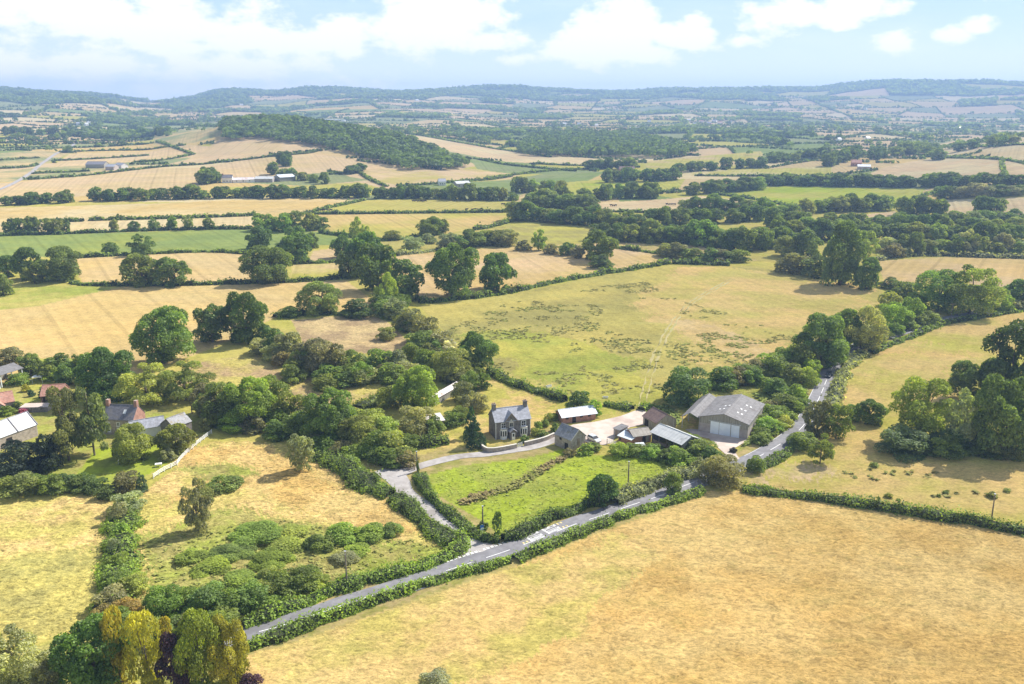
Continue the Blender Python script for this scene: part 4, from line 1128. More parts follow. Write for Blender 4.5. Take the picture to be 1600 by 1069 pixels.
# ================================================================== TREES, each by hand from the survey picture
def trees_near():
    p = plant
    # -- pasture and hedge trees, left
    p(222, 400, 38, 33, 'ash', 'dark', 'ragged dark tree standing in the hedge below the green strip field, left')
    p(174, 398, 24, 18, 'bush', 'mid', 'rounded bush in the hedge just left of the ragged dark tree')
    p(92, 441, 62, 54, 'oak', 'dark', 'largest dark oak of the clump at the left edge of the photo')
    p(46, 438, 46, 50, 'oak', 'dark', 'dark oak left of the largest oak in the left edge clump')
    p(14, 434, 34, 34, 'oak', 'mid', 'green tree at the far left edge, leftmost of the oak clump')
    p(54, 444, 30, 30, 'ash', 'olive', 'small pale olive tree in front of the left edge oaks')
    p(106, 439, 32, 14, 'bush', 'fresh', 'low light bush at the right foot of the largest left edge oak')
    p(224, 447, 56, 49, 'oak', 'olive', 'browner tree on the left of the pair on the pasture hedge')
    p(273, 448, 52, 45, 'oak', 'dark', 'dark round tree on the right of the pair on the pasture hedge')
    p(415, 444, 88, 58, 'oak', 'dark', 'very broad dark oak behind the hedge right of the pair')
    p(6, 462, 32, 34, 'oak', 'mid', 'tree cut off by the left edge above the tan field')
    p(18, 571, 38, 27, 'bush', 'brown', 'brownish bush behind the open grey shed at left edge')
    p(255, 572, 88, 90, 'oak', (.075, .13, .03), 'tall lush tree with spreading crown at the edge of the tan field')
    p(332, 537, 52, 58, 'oak', 'dark', 'dark tree left of the tall one at the thicket by the tan field')
    p(384, 537, 64, 80, 'oak', 'dark', 'tall dark tree above the thicket between tan field and rough meadow')
    p(170, 627, 80, 86, 'oak', (.058, .10, .028), 'big dark green tree behind the slate roofed farmhouse at left')
    p(95, 592, 46, 38, 'bush', 'mid', 'rounded green tree behind the red tiled roof')
    p(126, 596, 26, 42, 'ash', 'mid', 'slender tree between red tiled roof and big dark tree')
    p(66, 586, 20, 14, 'bush', 'dark', 'small dark bush beside the white garden canopy')
    p(230, 636, 88, 64, 'ash', 'yg', 'yellowish willow right behind the slate roofed farmhouse')
    p(290, 630, 80, 62, 'ash', 'olive', 'olive willow behind the square outbuilding')
    p(345, 664, 72, 70, 'ash', 'mid', 'leafy tree right of the square outbuilding')
    p(394, 668, 72, 74, 'oak', 'fresh', 'bright leafy tree in the copse above the rough meadow')
    p(108, 724, 66, 112, 'pine', (.085, .105, .045), 'tall thin crowned pine in the farm garden, left one of two')
    p(148, 715, 54, 104, 'pine', (.075, .10, .04), 'tall thin crowned pine in the farm garden, right one of two')
    p(34, 746, 76, 54, 'bush', (.026, .040, .026), 'very dark yew mass in front of the pale slate barn', name='yew_tree')
    p(78, 740, 40, 56, 'bush', (.028, .044, .027), 'very dark yew right of the yew mass under the pines', name='yew_tree')
    p(210, 723, 62, 60, 'oak', 'yg', 'yellow green round tree in front of the slate roofed farmhouse')
    p(275, 710, 54, 48, 'oak', 'olive', 'round olive tree in front of the square outbuilding')
    p(35, 778, 54, 36, 'bush', 'olive', 'bush at the bottom of the farm garden, near the left edge')
    p(86, 774, 46, 32, 'bush', 'mid', 'bush at the bottom of the farm garden below the pines')
    p(132, 765, 36, 22, 'bush', 'dark', 'dark shrub at left end of the sunlit lawn strip')
    p(198, 772, 40, 34, 'bush', 'brown', 'brownish shrub at the lower garden fence corner')
    p(222, 772, 20, 32, 'conifer', 'blue', 'small dark conifer at the lower garden fence corner')
    p(200, 806, 48, 34, 'bush', 'grey', 'grey green shrub below the garden at the field corner')
    p(166, 782, 30, 20, 'bush', 'dark', 'dark shrub left of the grey green one at the field corner')
    p(319, 675, 18, 22, 'ash', 'grey', 'thin pale sapling beside the top of the white fence')
    p(262, 722, 26, 22, 'bush', 'grey', 'pale shrub inside the white fence')
    # -- hedge tree belt down to the farm
    p(462, 410, 54, 46, 'oak', 'dark', 'dark tree on the short hedge right of the very broad oak')
    p(489, 388, 20, 24, 'oak', 'dark', 'small dark tree behind the dark tree on the short hedge')
    p(404, 391, 40, 36, 'oak', 'dark', 'dark tree behind the very broad oak')
    p(462, 380, 30, 26, 'oak', 'mid', 'upper tree of the three on the short hedge')
    p(536, 404, 36, 38, 'oak', 'dark', 'dark tree at the left shoulder of the central tree belt')
    p(562, 379, 30, 38, 'ash', 'fresh', 'pointed lighter tree at the top of the central tree belt')
    p(566, 398, 36, 30, 'oak', 'mid', 'middle tree behind the central tree belt')
    p(571, 432, 58, 68, 'oak', (.06, .10, .03), 'broad green tree in the upper half of the central tree belt')
    p(545, 436, 36, 44, 'oak', 'dark', 'dark tree on the left flank of the central tree belt')
    p(592, 456, 60, 72, 'oak', 'dark', 'big dark oak in the middle of the central tree belt')
    p(632, 471, 58, 62, 'oak', 'dark', 'dark round oak at the lower right of the central tree belt')
    p(604, 483, 34, 56, 'ash', 'fresh', 'light green ash in front of the central tree belt')
    p(708, 465, 78, 84, 'oak', 'dark', 'largest oak standing free on the hedge left of the big pasture')
    p(776, 455, 58, 58, 'oak', (.065, .10, .03), 'oak just right of the largest oak on the pasture hedge')
    p(935, 408, 56, 48, 'oak', 'dark', 'dense oak on the hedge line above the big pasture')
    p(940, 420, 36, 22, 'bush', 'dark', 'dark bush at the foot of the dense oak')
    p(842, 392, 22, 32, 'ash', 'fresh', 'thin light tree on the hedge left of the dense oak')
    p(886, 400, 22, 20, 'bush', 'dark', 'dark bush on the hedge between thin tree and dense oak')
    p(862, 398, 24, 16, 'bush', 'brown', 'brown bush on the hedge next to the thin light tree')
    p(818, 392, 24, 16, 'bush', 'brown', 'brown bush on the hedge left of the thin light tree')
    p(903, 404, 22, 18, 'bush', 'brown', 'brown bush at the left foot of the dense oak')
    p(501, 492, 62, 50, 'oak', 'olive', 'round olive tree on the hedge bank above the small brown meadow')
    p(604, 533, 30, 21, 'bush', 'olive', 'single bush standing out in the small brown meadow')
    p(452, 498, 30, 18, 'bush', 'dark', 'dark bush on the bank left of the round olive tree')
    p(560, 498, 46, 18, 'bush', 'dark', 'low dark bush on the bank right of the round olive tree')
    th = [(618, 500, 36, 32, 'grey'), (642, 520, 40, 36, 'brown'), (664, 538, 46, 42, 'brown'), (690, 555, 44, 38, 'grey'), (626, 482, 30, 22, 'mid'), (676, 560, 34, 30, 'mid')]
    for i, (x, y, w, h, c) in enumerate(th): p(x, y, w, h, 'bush', c, f'{LOOK[c]} hawthorn, {ORD[i]} down the thicket left of the big pasture', 'hawthorns of the meadow thicket')
    p(708, 566, 34, 34, 'ash', (.26, .25, .20), 'bare looking grey tree beside the round dark tree by the pasture')
    p(745, 580, 62, 60, 'oak', (.06, .105, .03), 'round dark tree on the near left corner of the big pasture')
    belt = [(428, 557, 42, 40, 'mid'), (452, 566, 44, 44, 'brown'), (412, 540, 34, 30, 'dark'), (475, 585, 44, 42, 'mid'), (494, 588, 58, 56, (.13, .125, .07)), (522, 594, 54, 52, 'brown'), (552, 592, 44, 42, 'olive'), (566, 602, 36, 34, 'fresh'),
            (592, 590, 48, 42, 'mid'), (622, 588, 46, 40, 'grey'), (641, 563, 28, 26, 'mid'), (610, 602, 40, 34, 'olive'), (460, 600, 36, 30, 'mid'), (540, 606, 40, 26, 'dark'), (510, 612, 40, 24, 'olive')]
    belt.sort()
    for i, (x, y, w, h, c) in enumerate(belt):
        cn = LOOK[c] if isinstance(c, str) else 'brownish grey'
        p(x, y, w, h, 'bush', c, f'{cn} bush, {ORD[i]} from left in the thicket between brown meadows', 'bushes of the thicket belt')
    p(706, 600, 58, 52, 'bush', 'olive', 'yellow olive bush above the little lawn behind the farmhouse')
    p(738, 592, 36, 34, 'bush', 'mid', 'bush between the yellow olive bush and the round dark pasture tree')
    p(664, 588, 40, 40, 'bush', 'mid', 'bush above the white roofed long shed')
    line = [(722, 630, 32, 32, 'brown'), (736, 612, 28, 30, 'mid'), (728, 648, 30, 30, 'brown'), (748, 646, 26, 30, 'grey'), (754, 610, 22, 26, 'dark'), (720, 662, 28, 26, 'olive')]
    line.sort(key=lambda q: q[1])
    for i, (x, y, w, h, c) in enumerate(line): p(x, y, w, h, 'bush', c, f'{LOOK[c]} shrub, {ORD[i]} from the top in the line right of the little lawn', 'shrubs right of the little lawn')
    p(648, 645, 66, 72, 'oak', 'lime', 'bright light green tree beside the white roofed long shed')
    p(612, 640, 40, 36, 'bush', 'olive', 'olive bush left of the bright light green tree')
    p(648, 684, 62, 48, 'bush', 'grey', 'greyish bush beside the rusty roofed shed')
    p(676, 680, 36, 30, 'bush', 'olive', 'olive bush hugging the left wall of the rusty roofed shed')
    p(708, 668, 36, 18, 'bush', 'mid', 'low ivy bush right of the rusty roofed shed')
    p(580, 674, 44, 34, 'bush', 'yg', 'light bush left of the small ruined wall')
    p(741, 700, 36, 46, 'conifer', (.030, .055, .028), 'dark dense conifer left of the stone farmhouse, lower of two', name='cypress_tree')
    p(736, 684, 24, 46, 'conifer', (.03, .058, .03), 'dark dense conifer left of the stone farmhouse, upper of two', name='cypress_tree')
    mass = [(424, 652, 60, 62, 'mid'), (452, 668, 54, 52, 'olive'), (470, 690, 50, 44, 'mid'), (516, 694, 78, 82, 'mid'), (560, 706, 58, 54, 'olive'), (590, 716, 46, 40, 'mid'), (612, 722, 56, 44, 'yg'), (484, 672, 44, 40, 'brown'), (556, 672, 40, 30, 'olive'), (534, 704, 44, 30, 'dark'), (628, 728, 40, 26, 'olive'), (640, 705, 32, 26, 'mid'), (540, 668, 40, 34, 'yg'), (436, 690, 40, 32, 'mid')]
    mass.sort()
    for i, (x, y, w, h, c) in enumerate(mass): p(x, y, w, h, 'bush' if w < 70 else 'oak', c, f'{LOOK[c]} bush, {ORD[i]} from the left in the copse above the lane fork' if w < 70 else 'large leafy tree rising from the copse above the lane fork', 'bushes of the lane copse' if w < 70 else None)
    p(472, 737, 44, 58, 'ash', 'grey', 'grey green lone tree at the top of the rough meadow')
    # -- rough meadow
    p(310, 834, 44, 82, 'ash', (.12, .13, .075), 'half dead ivy covered tree alone in the rough meadow')
    br = [(450, 842, 50, 20, 'yg'), (424, 888, 60, 20, 'fresh'), (350, 770, 50, 30, 'mid'), (322, 784, 44, 22, 'olive'), (500, 862, 44, 34, 'mid'), (538, 850, 50, 34, 'fresh'), (580, 846, 48, 30, 'fresh'), (612, 838, 36, 24, 'mid'), (400, 852, 80, 24, 'fresh'), (446, 868, 56, 20, 'yg'), (330, 900, 56, 24, 'lime'), (372, 918, 56, 22, 'lime'), (540, 880, 40, 20, 'grey'), (480, 905, 40, 22, 'olive'), (365, 875, 60, 22, 'olive'), (560, 868, 40, 18, 'fresh'), (300, 880, 44, 22, 'yg')]
    br.sort()
    for i, (x, y, w, h, c) in enumerate(br): p(x, y, w, h, 'bramble', c, f'{LOOK[c]} bramble clump, {ORD[i]} from the left in the rough meadow', 'brambles in the rough meadow')
    hb = [(400, 955, 54, 40, 'mid'), (440, 935, 50, 38, 'mid'), (470, 925, 50, 36, 'dark'), (420, 918, 40, 26, 'yg'), (362, 965, 50, 40, 'mid'), (330, 975, 74, 54, (.075, .125, .035)), (258, 972, 64, 54, (.085, .14, .03)), (296, 955, 44, 34, 'fresh')]
    hb.sort()
    for i, (x, y, w, h, c) in enumerate(hb):
        cn = LOOK[c] if isinstance(c, str) else 'lush green'
        p(x, y, w, h, 'bush', c, f'{cn} bush, {ORD[i]} from left on the bank above the road, lower left', 'bushes on the road bank')
    ns = [(186, 818, 26, 30, 'grey'), (190, 845, 24, 26, 'fresh'), (184, 870, 26, 28, 'grey'), (186, 895, 36, 28, 'fresh'), (180, 925, 40, 30, 'mid'), (176, 955, 50, 34, 'grey'), (200, 965, 40, 26, (.17, .14, .05)), (160, 975, 44, 26, (.16, .14, .05)), (210, 930, 40, 30, 'yg')]
    for i, (x, y, w, h, c) in enumerate(ns):
        cn = LOOK[c] if isinstance(c, str) else 'brownish'
        p(x, y, w, h, 'bush', c, f'{cn} shrub, {ORD[i]} from the top along the field boundary at lower left', 'shrubs on the lower left boundary')
    # -- bottom left corner
    p(150, 1082, 116, 116, 'oak', (.062, .115, .024), 'big dark green tree at the bottom edge, left of the golden conifers')
    p(190, 1080, 44, 120, 'column', 'yellow', 'golden conifer at the bottom edge, leftmost of three', name='golden_conifer')
    p(234, 1084, 54, 118, 'column', 'yellow', 'golden conifer at the bottom edge, tallest and yellowest', name='golden_conifer')
    p(262, 1010, 20, 42, 'column', 'yellow', 'small golden conifer behind the tallest golden one', name='golden_conifer')
    p(276, 1086, 48, 90, 'oak', 'purple', 'dark purple leaved tree between the golden trees')
    p(318, 1084, 74, 120, 'oak', 'gold', 'broad golden green tree right of the purple one')
    p(362, 1078, 64, 106, 'oak', (.16, .18, .03), 'yellow green tree at the bottom, rightmost of the corner group')
    p(388, 1092, 42, 34, 'bush', 'purple', 'low purple bush at the bottom edge beside the stubble field')
    p(205, 1015, 56, 50, 'bush', (.18, .20, .04), 'yellow green bush behind the golden conifers')
    p(28, 1085, 110, 100, 'ash', 'pale', 'pale grey willow in the bottom left corner')
    p(80, 1092, 60, 60, 'ash', 'grey', 'greyish tree between corner willow and dark green tree')
    p(300, 1002, 40, 40, 'bush', 'brown', 'brown shrub behind the golden green tree')
    p(680, 1082, 44, 20, 'bush', 'pale', 'pale bush poking up at the bottom edge of the stubble field')
    # -- paddock, road and farm
    p(776, 841, 15, 40, 'column', 'dark', 'narrow dark ivy clad tree at the road junction')
    p(755, 830, 16, 14, 'bush', 'dark', 'small dark bush round the pole at the junction')
    p(943, 790, 46, 46, 'oak', (.05, .085, .03), 'round dark tree at the paddock hedge by the road')
    p(1052, 772, 28, 32, 'oak', 'mid', 'small round tree close to the road beyond the paddock')
    p(1127, 763, 66, 50, 'bush', (.10, .105, .05), 'large brownish bush at the bend hiding the road')
    p(1180, 740, 28, 26, 'bush', 'mid', 'bush behind the white round sign at the bend')
    p(1072, 638, 72, 62, 'bush', (.055, .085, .035), 'massive dark bush behind the big barn')
    p(1130, 612, 50, 36, 'bush', 'mid', 'green bush right of the massive one behind the big barn')
    p(906, 648, 42, 34, 'bush', 'dark', 'dark bush behind the brick stable')
    p(928, 652, 22, 26, 'bush', 'fresh', 'fresh bush at the right end of the brick stable')
    g = [(841, 672, 12, 13, 'fresh'), (836, 682, 14, 13, 'yg'), (848, 685, 17, 12, 'mid'), (858, 660, 14, 14, 'yg'), (866, 658, 12, 12, 'fresh'), (820, 692, 13, 11, 'mid'), (866, 676, 12, 14, 'mid'), (852, 668, 12, 12, 'mid')]
    g.sort()
    for i, (x, y, w, h, c) in enumerate(g): p(x, y, w, h, 'bush', c, f'{LOOK[c]} garden shrub, {ORD[i]} from the left beside the stone farmhouse', 'garden shrubs by the farmhouse', name='garden_shrub')
    y = [(914, 710, 28, 13, 'fresh'), (926, 705, 24, 13, 'mid'), (970, 714, 38, 26, 'fresh'), (992, 712, 34, 18, 'olive'), (1014, 716, 40, 22, 'fresh'), (1038, 722, 36, 24, 'mid'), (1066, 705, 40, 30, 'mid'), (1086, 698, 36, 30, 'fresh'), (1092, 716, 50, 28, 'mid'), (1064, 728, 50, 24, 'fresh'), (1112, 722, 44, 26, 'mid'), (890, 712, 20, 12, 'brown'), (1026, 705, 24, 14, 'mid')]
    y.sort()
    for i, (x, yy, w, h, c) in enumerate(y): p(x, yy + 2, w * .9, h * .72, 'bush', c, f'{LOOK[c]} bush, {ORD[i]} from the left below the farm yard sheds', 'bushes below the yard sheds')
    b = [(1192, 668, 30, 20, 'olive'), (1208, 648, 32, 22, 'brown'), (1210, 660, 40, 26, 'fresh'), (1188, 686, 26, 16, 'mid'), (1200, 678, 38, 20, 'fresh'), (1222, 645, 40, 28, 'mid'), (1240, 630, 34, 28, 'fresh'), (1215, 622, 40, 30, 'mid'), (1210, 618, 40, 28, 'olive'), (1176, 604, 36, 28, 'mid'), (1235, 604, 40, 34, 'olive'), (1208, 596, 44, 38, 'mid'), (1180, 594, 40, 30, 'brown'), (1262, 606, 34, 30, 'yg'), (1252, 584, 44, 44, 'olive'), (1228, 580, 40, 36, 'mid'), (1266, 590, 32, 28, 'gold')]
    b.sort()
    for i, (x, yy, w, h, c) in enumerate(b):
        p(x, yy, w, h, 'bush', c, f'{LOOK.get(c, "golden")} bush, {ORD[i]} from left in the scrub between barn and road', 'scrub between barn and road')
    p(1146, 708, 12, 8, 'bush', (.02, .024, .02), 'small black bush at the edge of the concrete apron')
    # -- road side and right
    p(1282, 575, 84, 82, 'oak', 'mid', 'dark broad tree overhanging the road at the left')
    p(1284, 574, 40, 46, 'ash', 'pale', 'silvery tree in front of the broad tree overhanging the road')
    p(1345, 550, 70, 74, 'ash', 'grey', 'greyish brown willow on the road bend')
    p(1318, 545, 50, 62, 'oak', 'mid', 'tree between overhanging tree and greyish willow')
    p(1398, 516, 48, 42, 'ash', 'fresh', 'light green tree along the road right of the greyish willow')
    p(1422, 507, 38, 42, 'oak', 'fresh', 'leafy tree near the pole on the road bend')
    p(1392, 494, 40, 34, 'bush', 'olive', 'olive bush behind the light green roadside tree')
    p(1428, 488, 34, 30, 'bush', 'mid', 'dark bush left of the willow clump')
    p(1412, 474, 46, 32, 'bush', 'dark', 'dark thorn bush at the field corner left of the willow clump')
    p(1388, 452, 30, 18, 'bush', 'dark', 'small thorn at the gap by the field corner')
    p(1465, 490, 80, 66, 'ash', (.085, .13, .035), 'dense willow, left half of the clump beside the road')
    p(1514, 494, 96, 78, 'ash', 'fresh', 'large light willow, right half of the clump beside the road')
    p(1560, 488, 36, 34, 'bush', 'fresh', 'bush at the right foot of the large light willow')
    p(1596, 480, 46, 42, 'oak', 'dark', 'dark tree at the right edge beyond the pale field')
    p(1588, 486, 24, 16, 'bush', 'grey', 'grey bush below the dark tree at right edge')
    p(1312, 448, 66, 98, 'oak', 'dark', 'very tall dark oak at the top right corner of the big pasture')
    p(1352, 453, 38, 50, 'oak', 'dark', 'dark round oak right of the very tall one')
    p(1350, 402, 42, 40, 'ash', 'yg', 'yellowish tree behind the very tall dark oak')
    p(1262, 404, 44, 44, 'oak', 'dark', 'dark tree left of the very tall oak')
    p(1228, 402, 44, 32, 'oak', 'olive', 'olive rounded tree at the field gap above the pasture')
    p(1238, 430, 54, 26, 'bush', 'brown', 'brown thorn thicket at the top edge of the big pasture')
    p(1278, 436, 50, 34, 'bush', 'dark', 'dark thorn thicket at the foot of the very tall oak')
    p(1392, 403, 36, 22, 'bush', 'brown', 'brown bush at the left end of the pale field hedge')
    p(1415, 401, 18, 14, 'bush', 'grey', 'grey bush on the hedge of the pale field')
    p(1458, 400, 14, 14, 'bush', 'mid', 'single round bush on the hedge of the pale field')
    p(1574, 640, 100, 132, 'oak', (.045, .075, .024), 'huge dark oak at the right edge')
    p(1514, 628, 62, 62, 'oak', (.055, .09, .028), 'dark tree left of the huge oak at the right edge')
    p(1436, 694, 94, 100, 'ash', 'fresh', 'large open leafy tree at the left of the pasture clump')
    p(1504, 708, 56, 94, 'ash', 'grey', 'grey green willow in the middle of the pasture clump')
    p(1560, 718, 96, 128, 'oak', (.075, .115, .03), 'huge round tree at the right of the pasture clump')
    p(1412, 717, 74, 48, 'bush', (.06, .09, .04), 'dark bush at the left foot of the pasture clump')
    p(1480, 712, 60, 36, 'bush', 'dark', 'dark bush under the middle of the pasture clump')
    p(1610, 712, 60, 90, 'oak', 'dark', 'tree cut off by the right edge in the pasture clump')
    p(1276, 684, 46, 58, 'oak', 'brown', 'brownish tree beside the road bend, left of two')
    p(1306, 688, 46, 54, 'ash', 'mid', 'green tree beside the road bend, right of two')
    p(1358, 664, 44, 38, 'oak', 'dark', 'low dark tree with dead twigs, right of the road bend trees')
    p(1332, 660, 26, 26, 'bush', 'mid', 'bush just left of the low dark tree')
    p(1281, 727, 36, 46, 'pine', 'olive', 'small tree with bare trunk and long shadow on the pasture', name='broadleaf_tree')
    p(1252, 704, 42, 24, 'bush', 'mid', 'hedge bush left of the small bare trunked tree')
    rb = [(1388, 779, 12, 7), (1404, 783, 6, 4), (1477, 772, 9, 6), (1548, 779, 16, 10), (1573, 770, 9, 6), (1467, 777, 7, 4), (1366, 731, 12, 6), (1225, 720, 6, 4)]
    rb.sort()
    for i, (x, yy, w, h) in enumerate(rb): p(x, yy, w, h, 'bush', 'olive', f'low olive tussock, {ORD[i]} from the left on the right hand pasture', 'tussocks on the right pasture', name='tussock')

def trees_rows():
    o1 = (('oak', 1),); ob = (('oak', 3), ('bush', 1)); oba = (('oak', 3), ('ash', 1), ('bush', 1))
    D3 = ('dark', 'mid', 'dark')
    row('hedge above the green strip, left edge', [(2, 367), (60, 366), (108, 363)], 7, (14, 28), (16, 26), oba, ('fresh', 'dark', 'olive', 'grey'))
    row('separate trees above the green strip', [(160, 361), (250, 360), (285, 359), (350, 357)], 6, (13, 20), (14, 24), oba, ('dark', 'mid', 'olive'))
    row('clump above the green strip right end', [(402, 360), (440, 362), (508, 360)], 6, (24, 36), (24, 32), oba, ('dark', 'mid', 'fresh', 'olive'))
    row('line behind the stubble, left edge part', [(0, 323), (50, 320), (118, 317)], 7, (18, 27), (14, 20), ob, D3)
    row('line behind the stubble, second part', [(138, 315), (228, 313)], 6, (18, 26), (17, 22), ob, D3)
    row('line behind the stubble, third part', [(232, 312), (395, 309)], 10, (18, 27), (15, 22), ob, ('dark', 'dark', 'mid'))
    row('tree line below the white farm', [(398, 310), (580, 310)], 11, (16, 28), (15, 24), ob, D3)
    row('dense line behind the cattle pasture', [(586, 310), (660, 310)], 7, (16, 24), (16, 22), o1, ('dark', 'dark', 'mid'))
    row('line behind the cattle pasture right end', [(662, 311), (805, 315)], 11, (16, 28), (16, 27), ob, ('mid', 'dark', 'olive'))
    row('bushes round the white farm', [(312, 290), (345, 284)], 3, (18, 30), (14, 26), o1, D3)
    row('trees right of the white farm', [(418, 272), (520, 290)], 6, (16, 24), (12, 20), ob, ('mid', 'olive'))
    row('slope below the hill wood', [(438, 252), (452, 262)], 2, (18, 26), (14, 20), o1, D3)
    row('hedge bend below the hill wood', [(545, 272), (566, 268)], 3, (14, 22), (12, 17), o1, D3)
    row('hedge between stubble and yellow field', [(600, 372), (650, 392), (690, 372)], 3, (24, 40), (16, 26), (('bush', 1),), ('olive', 'grey'))
    row('trees beside the yellow field', [(660, 370), (694, 366)], 3, (20, 34), (18, 28), oba, ('mid', 'olive'))
    row('hedge above the orange field', [(690, 392), (750, 384), (800, 386)], 7, (28, 42), (18, 30), ob, ('olive', 'dark', 'grey'))
    row('upper band in the valley centre', [(820, 322), (925, 330)], 6, (26, 40), (22, 32), o1, ('dark', 'mid', 'olive'))
    row('tree band above the weedy field', [(800, 345), (870, 350), (1000, 358)], 12, (26, 42), (22, 34), oba, ('mid', 'dark', 'olive', 'mid'))
    row('tree band right of the weedy field', [(938, 378), (1010, 380), (1110, 384)], 10, (30, 44), (26, 38), oba, ('dark', 'mid', 'dark', 'olive'))
    row('thorn row above the big pasture', [(1030, 402), (1110, 410), (1165, 412)], 8, (26, 40), (16, 26), (('bush', 1),), ('brown', 'olive', 'mid'))
    row('tall group above the thorn row', [(1088, 384), (1170, 394)], 6, (30, 46), (28, 42), o1, ('dark', 'mid', 'fresh'))
    row('wood front right of the tall group', [(1180, 392), (1230, 384)], 4, (28, 40), (24, 36), oba, D3)
    row('lower wood edge at right', [(1375, 396), (1440, 398), (1500, 398), (1600, 400)], 11, (26, 42), (24, 38), oba, ('mid', 'dark', 'grey', 'olive'))
    row('middle of the wood at right', [(1200, 376), (1320, 378), (1460, 382), (1600, 384)], 16, (30, 46), (28, 38), o1, ('dark', 'mid', 'dark', 'olive'))
    row('top of the wood at right', [(1190, 356), (1330, 362), (1470, 366), (1600, 366)], 15, (28, 42), (24, 32), o1, ('mid', 'dark', 'olive'))
    row('tree belt above the wood at right', [(1010, 352), (1100, 350), (1190, 346)], 9, (24, 36), (22, 30), o1, ('dark', 'mid'))
    row('clumps left of the bright field', [(1060, 330), (1150, 334), (1250, 340)], 9, (24, 38), (20, 30), ob, ('dark', 'mid'))
    row('trees below the bright field', [(1250, 336), (1300, 332), (1390, 330)], 8, (22, 38), (18, 30), ob, ('dark', 'mid', 'olive'))
    row('pale field at right', [(1400, 336), (1440, 337), (1475, 337)], 4, (24, 32), (24, 30), o1, ('dark', 'mid'))
    row('round trees right of the pale field', [(1525, 334), (1560, 335)], 3, (26, 38), (22, 32), o1, ('dark', 'mid'))
    row('low hedge at the right edge', [(1480, 350), (1600, 344)], 7, (22, 32), (10, 16), (('bush', 1),), ('grey', 'mid'))
    row('line above the bright field, left part', [(1195, 290), (1300, 291)], 9, (18, 26), (15, 20), o1, ('dark', 'dark', 'mid'))
    row('line above the bright field, middle part', [(1305, 291), (1430, 293)], 10, (18, 28), (15, 21), o1, ('dark', 'dark', 'mid'))
    row('line above the bright field, right part', [(1435, 292), (1600, 290)], 12, (18, 28), (14, 22), o1, ('dark', 'mid'))
    row('hedge right of the bright field', [(1465, 312), (1600, 305)], 9, (20, 32), (12, 24), ob, ('dark', 'mid', 'grey'))
    row('valley centre, front band', [(870, 316), (960, 312), (1030, 310)], 9, (18, 30), (16, 26), ob, ('dark', 'mid'))
    row('valley centre, second band', [(940, 286), (1000, 284), (1060, 282)], 8, (18, 26), (16, 24), o1, ('dark', 'mid'))
    row('valley centre, bushy bank', [(800, 300), (880, 304)], 6, (18, 26), (16, 24), ob, ('mid', 'olive', 'fresh'))
    row('valley trees by the red barn', [(912, 264), (990, 266)], 5, (18, 26), (14, 20), o1, D3)
    row('valley band right of centre', [(1050, 272), (1130, 264), (1200, 262)], 8, (16, 24), (14, 20), o1, ('dark', 'mid'))
    row('tree line right of the valley band', [(1075, 306), (1190, 296)], 7, (20, 30), (16, 24), ob, ('dark', 'mid'))
    row('slope below the right hill', [(1290, 262), (1345, 244)], 6, (18, 28), (15, 22), o1, ('dark', 'mid'))
    row('farm clump below the right hill', [(1360, 250), (1440, 238), (1470, 252)], 8, (20, 30), (14, 24), ob, ('dark', 'mid'))
    row('hedge high on the right hill', [(1490, 238), (1570, 226), (1600, 224)], 5, (16, 22), (12, 18), o1, ('dark', 'mid', 'grey'))
    row('valley trees left of the right hill', [(1200, 255), (1290, 248)], 8, (16, 24), (12, 18), ob, ('dark', 'mid'))
    row('trees left of the hill wood', [(215, 215), (268, 213)], 4, (14, 22), (10, 15), o1, ('dark', 'mid'))
    row('single trees by the far lane', [(95, 218), (180, 217)], 4, (8, 12), (7, 10), o1, ('dark',))
    row('belt under the far left hill', [(0, 212), (110, 211)], 8, (10, 16), (9, 14), o1, ('dark', 'mid'))

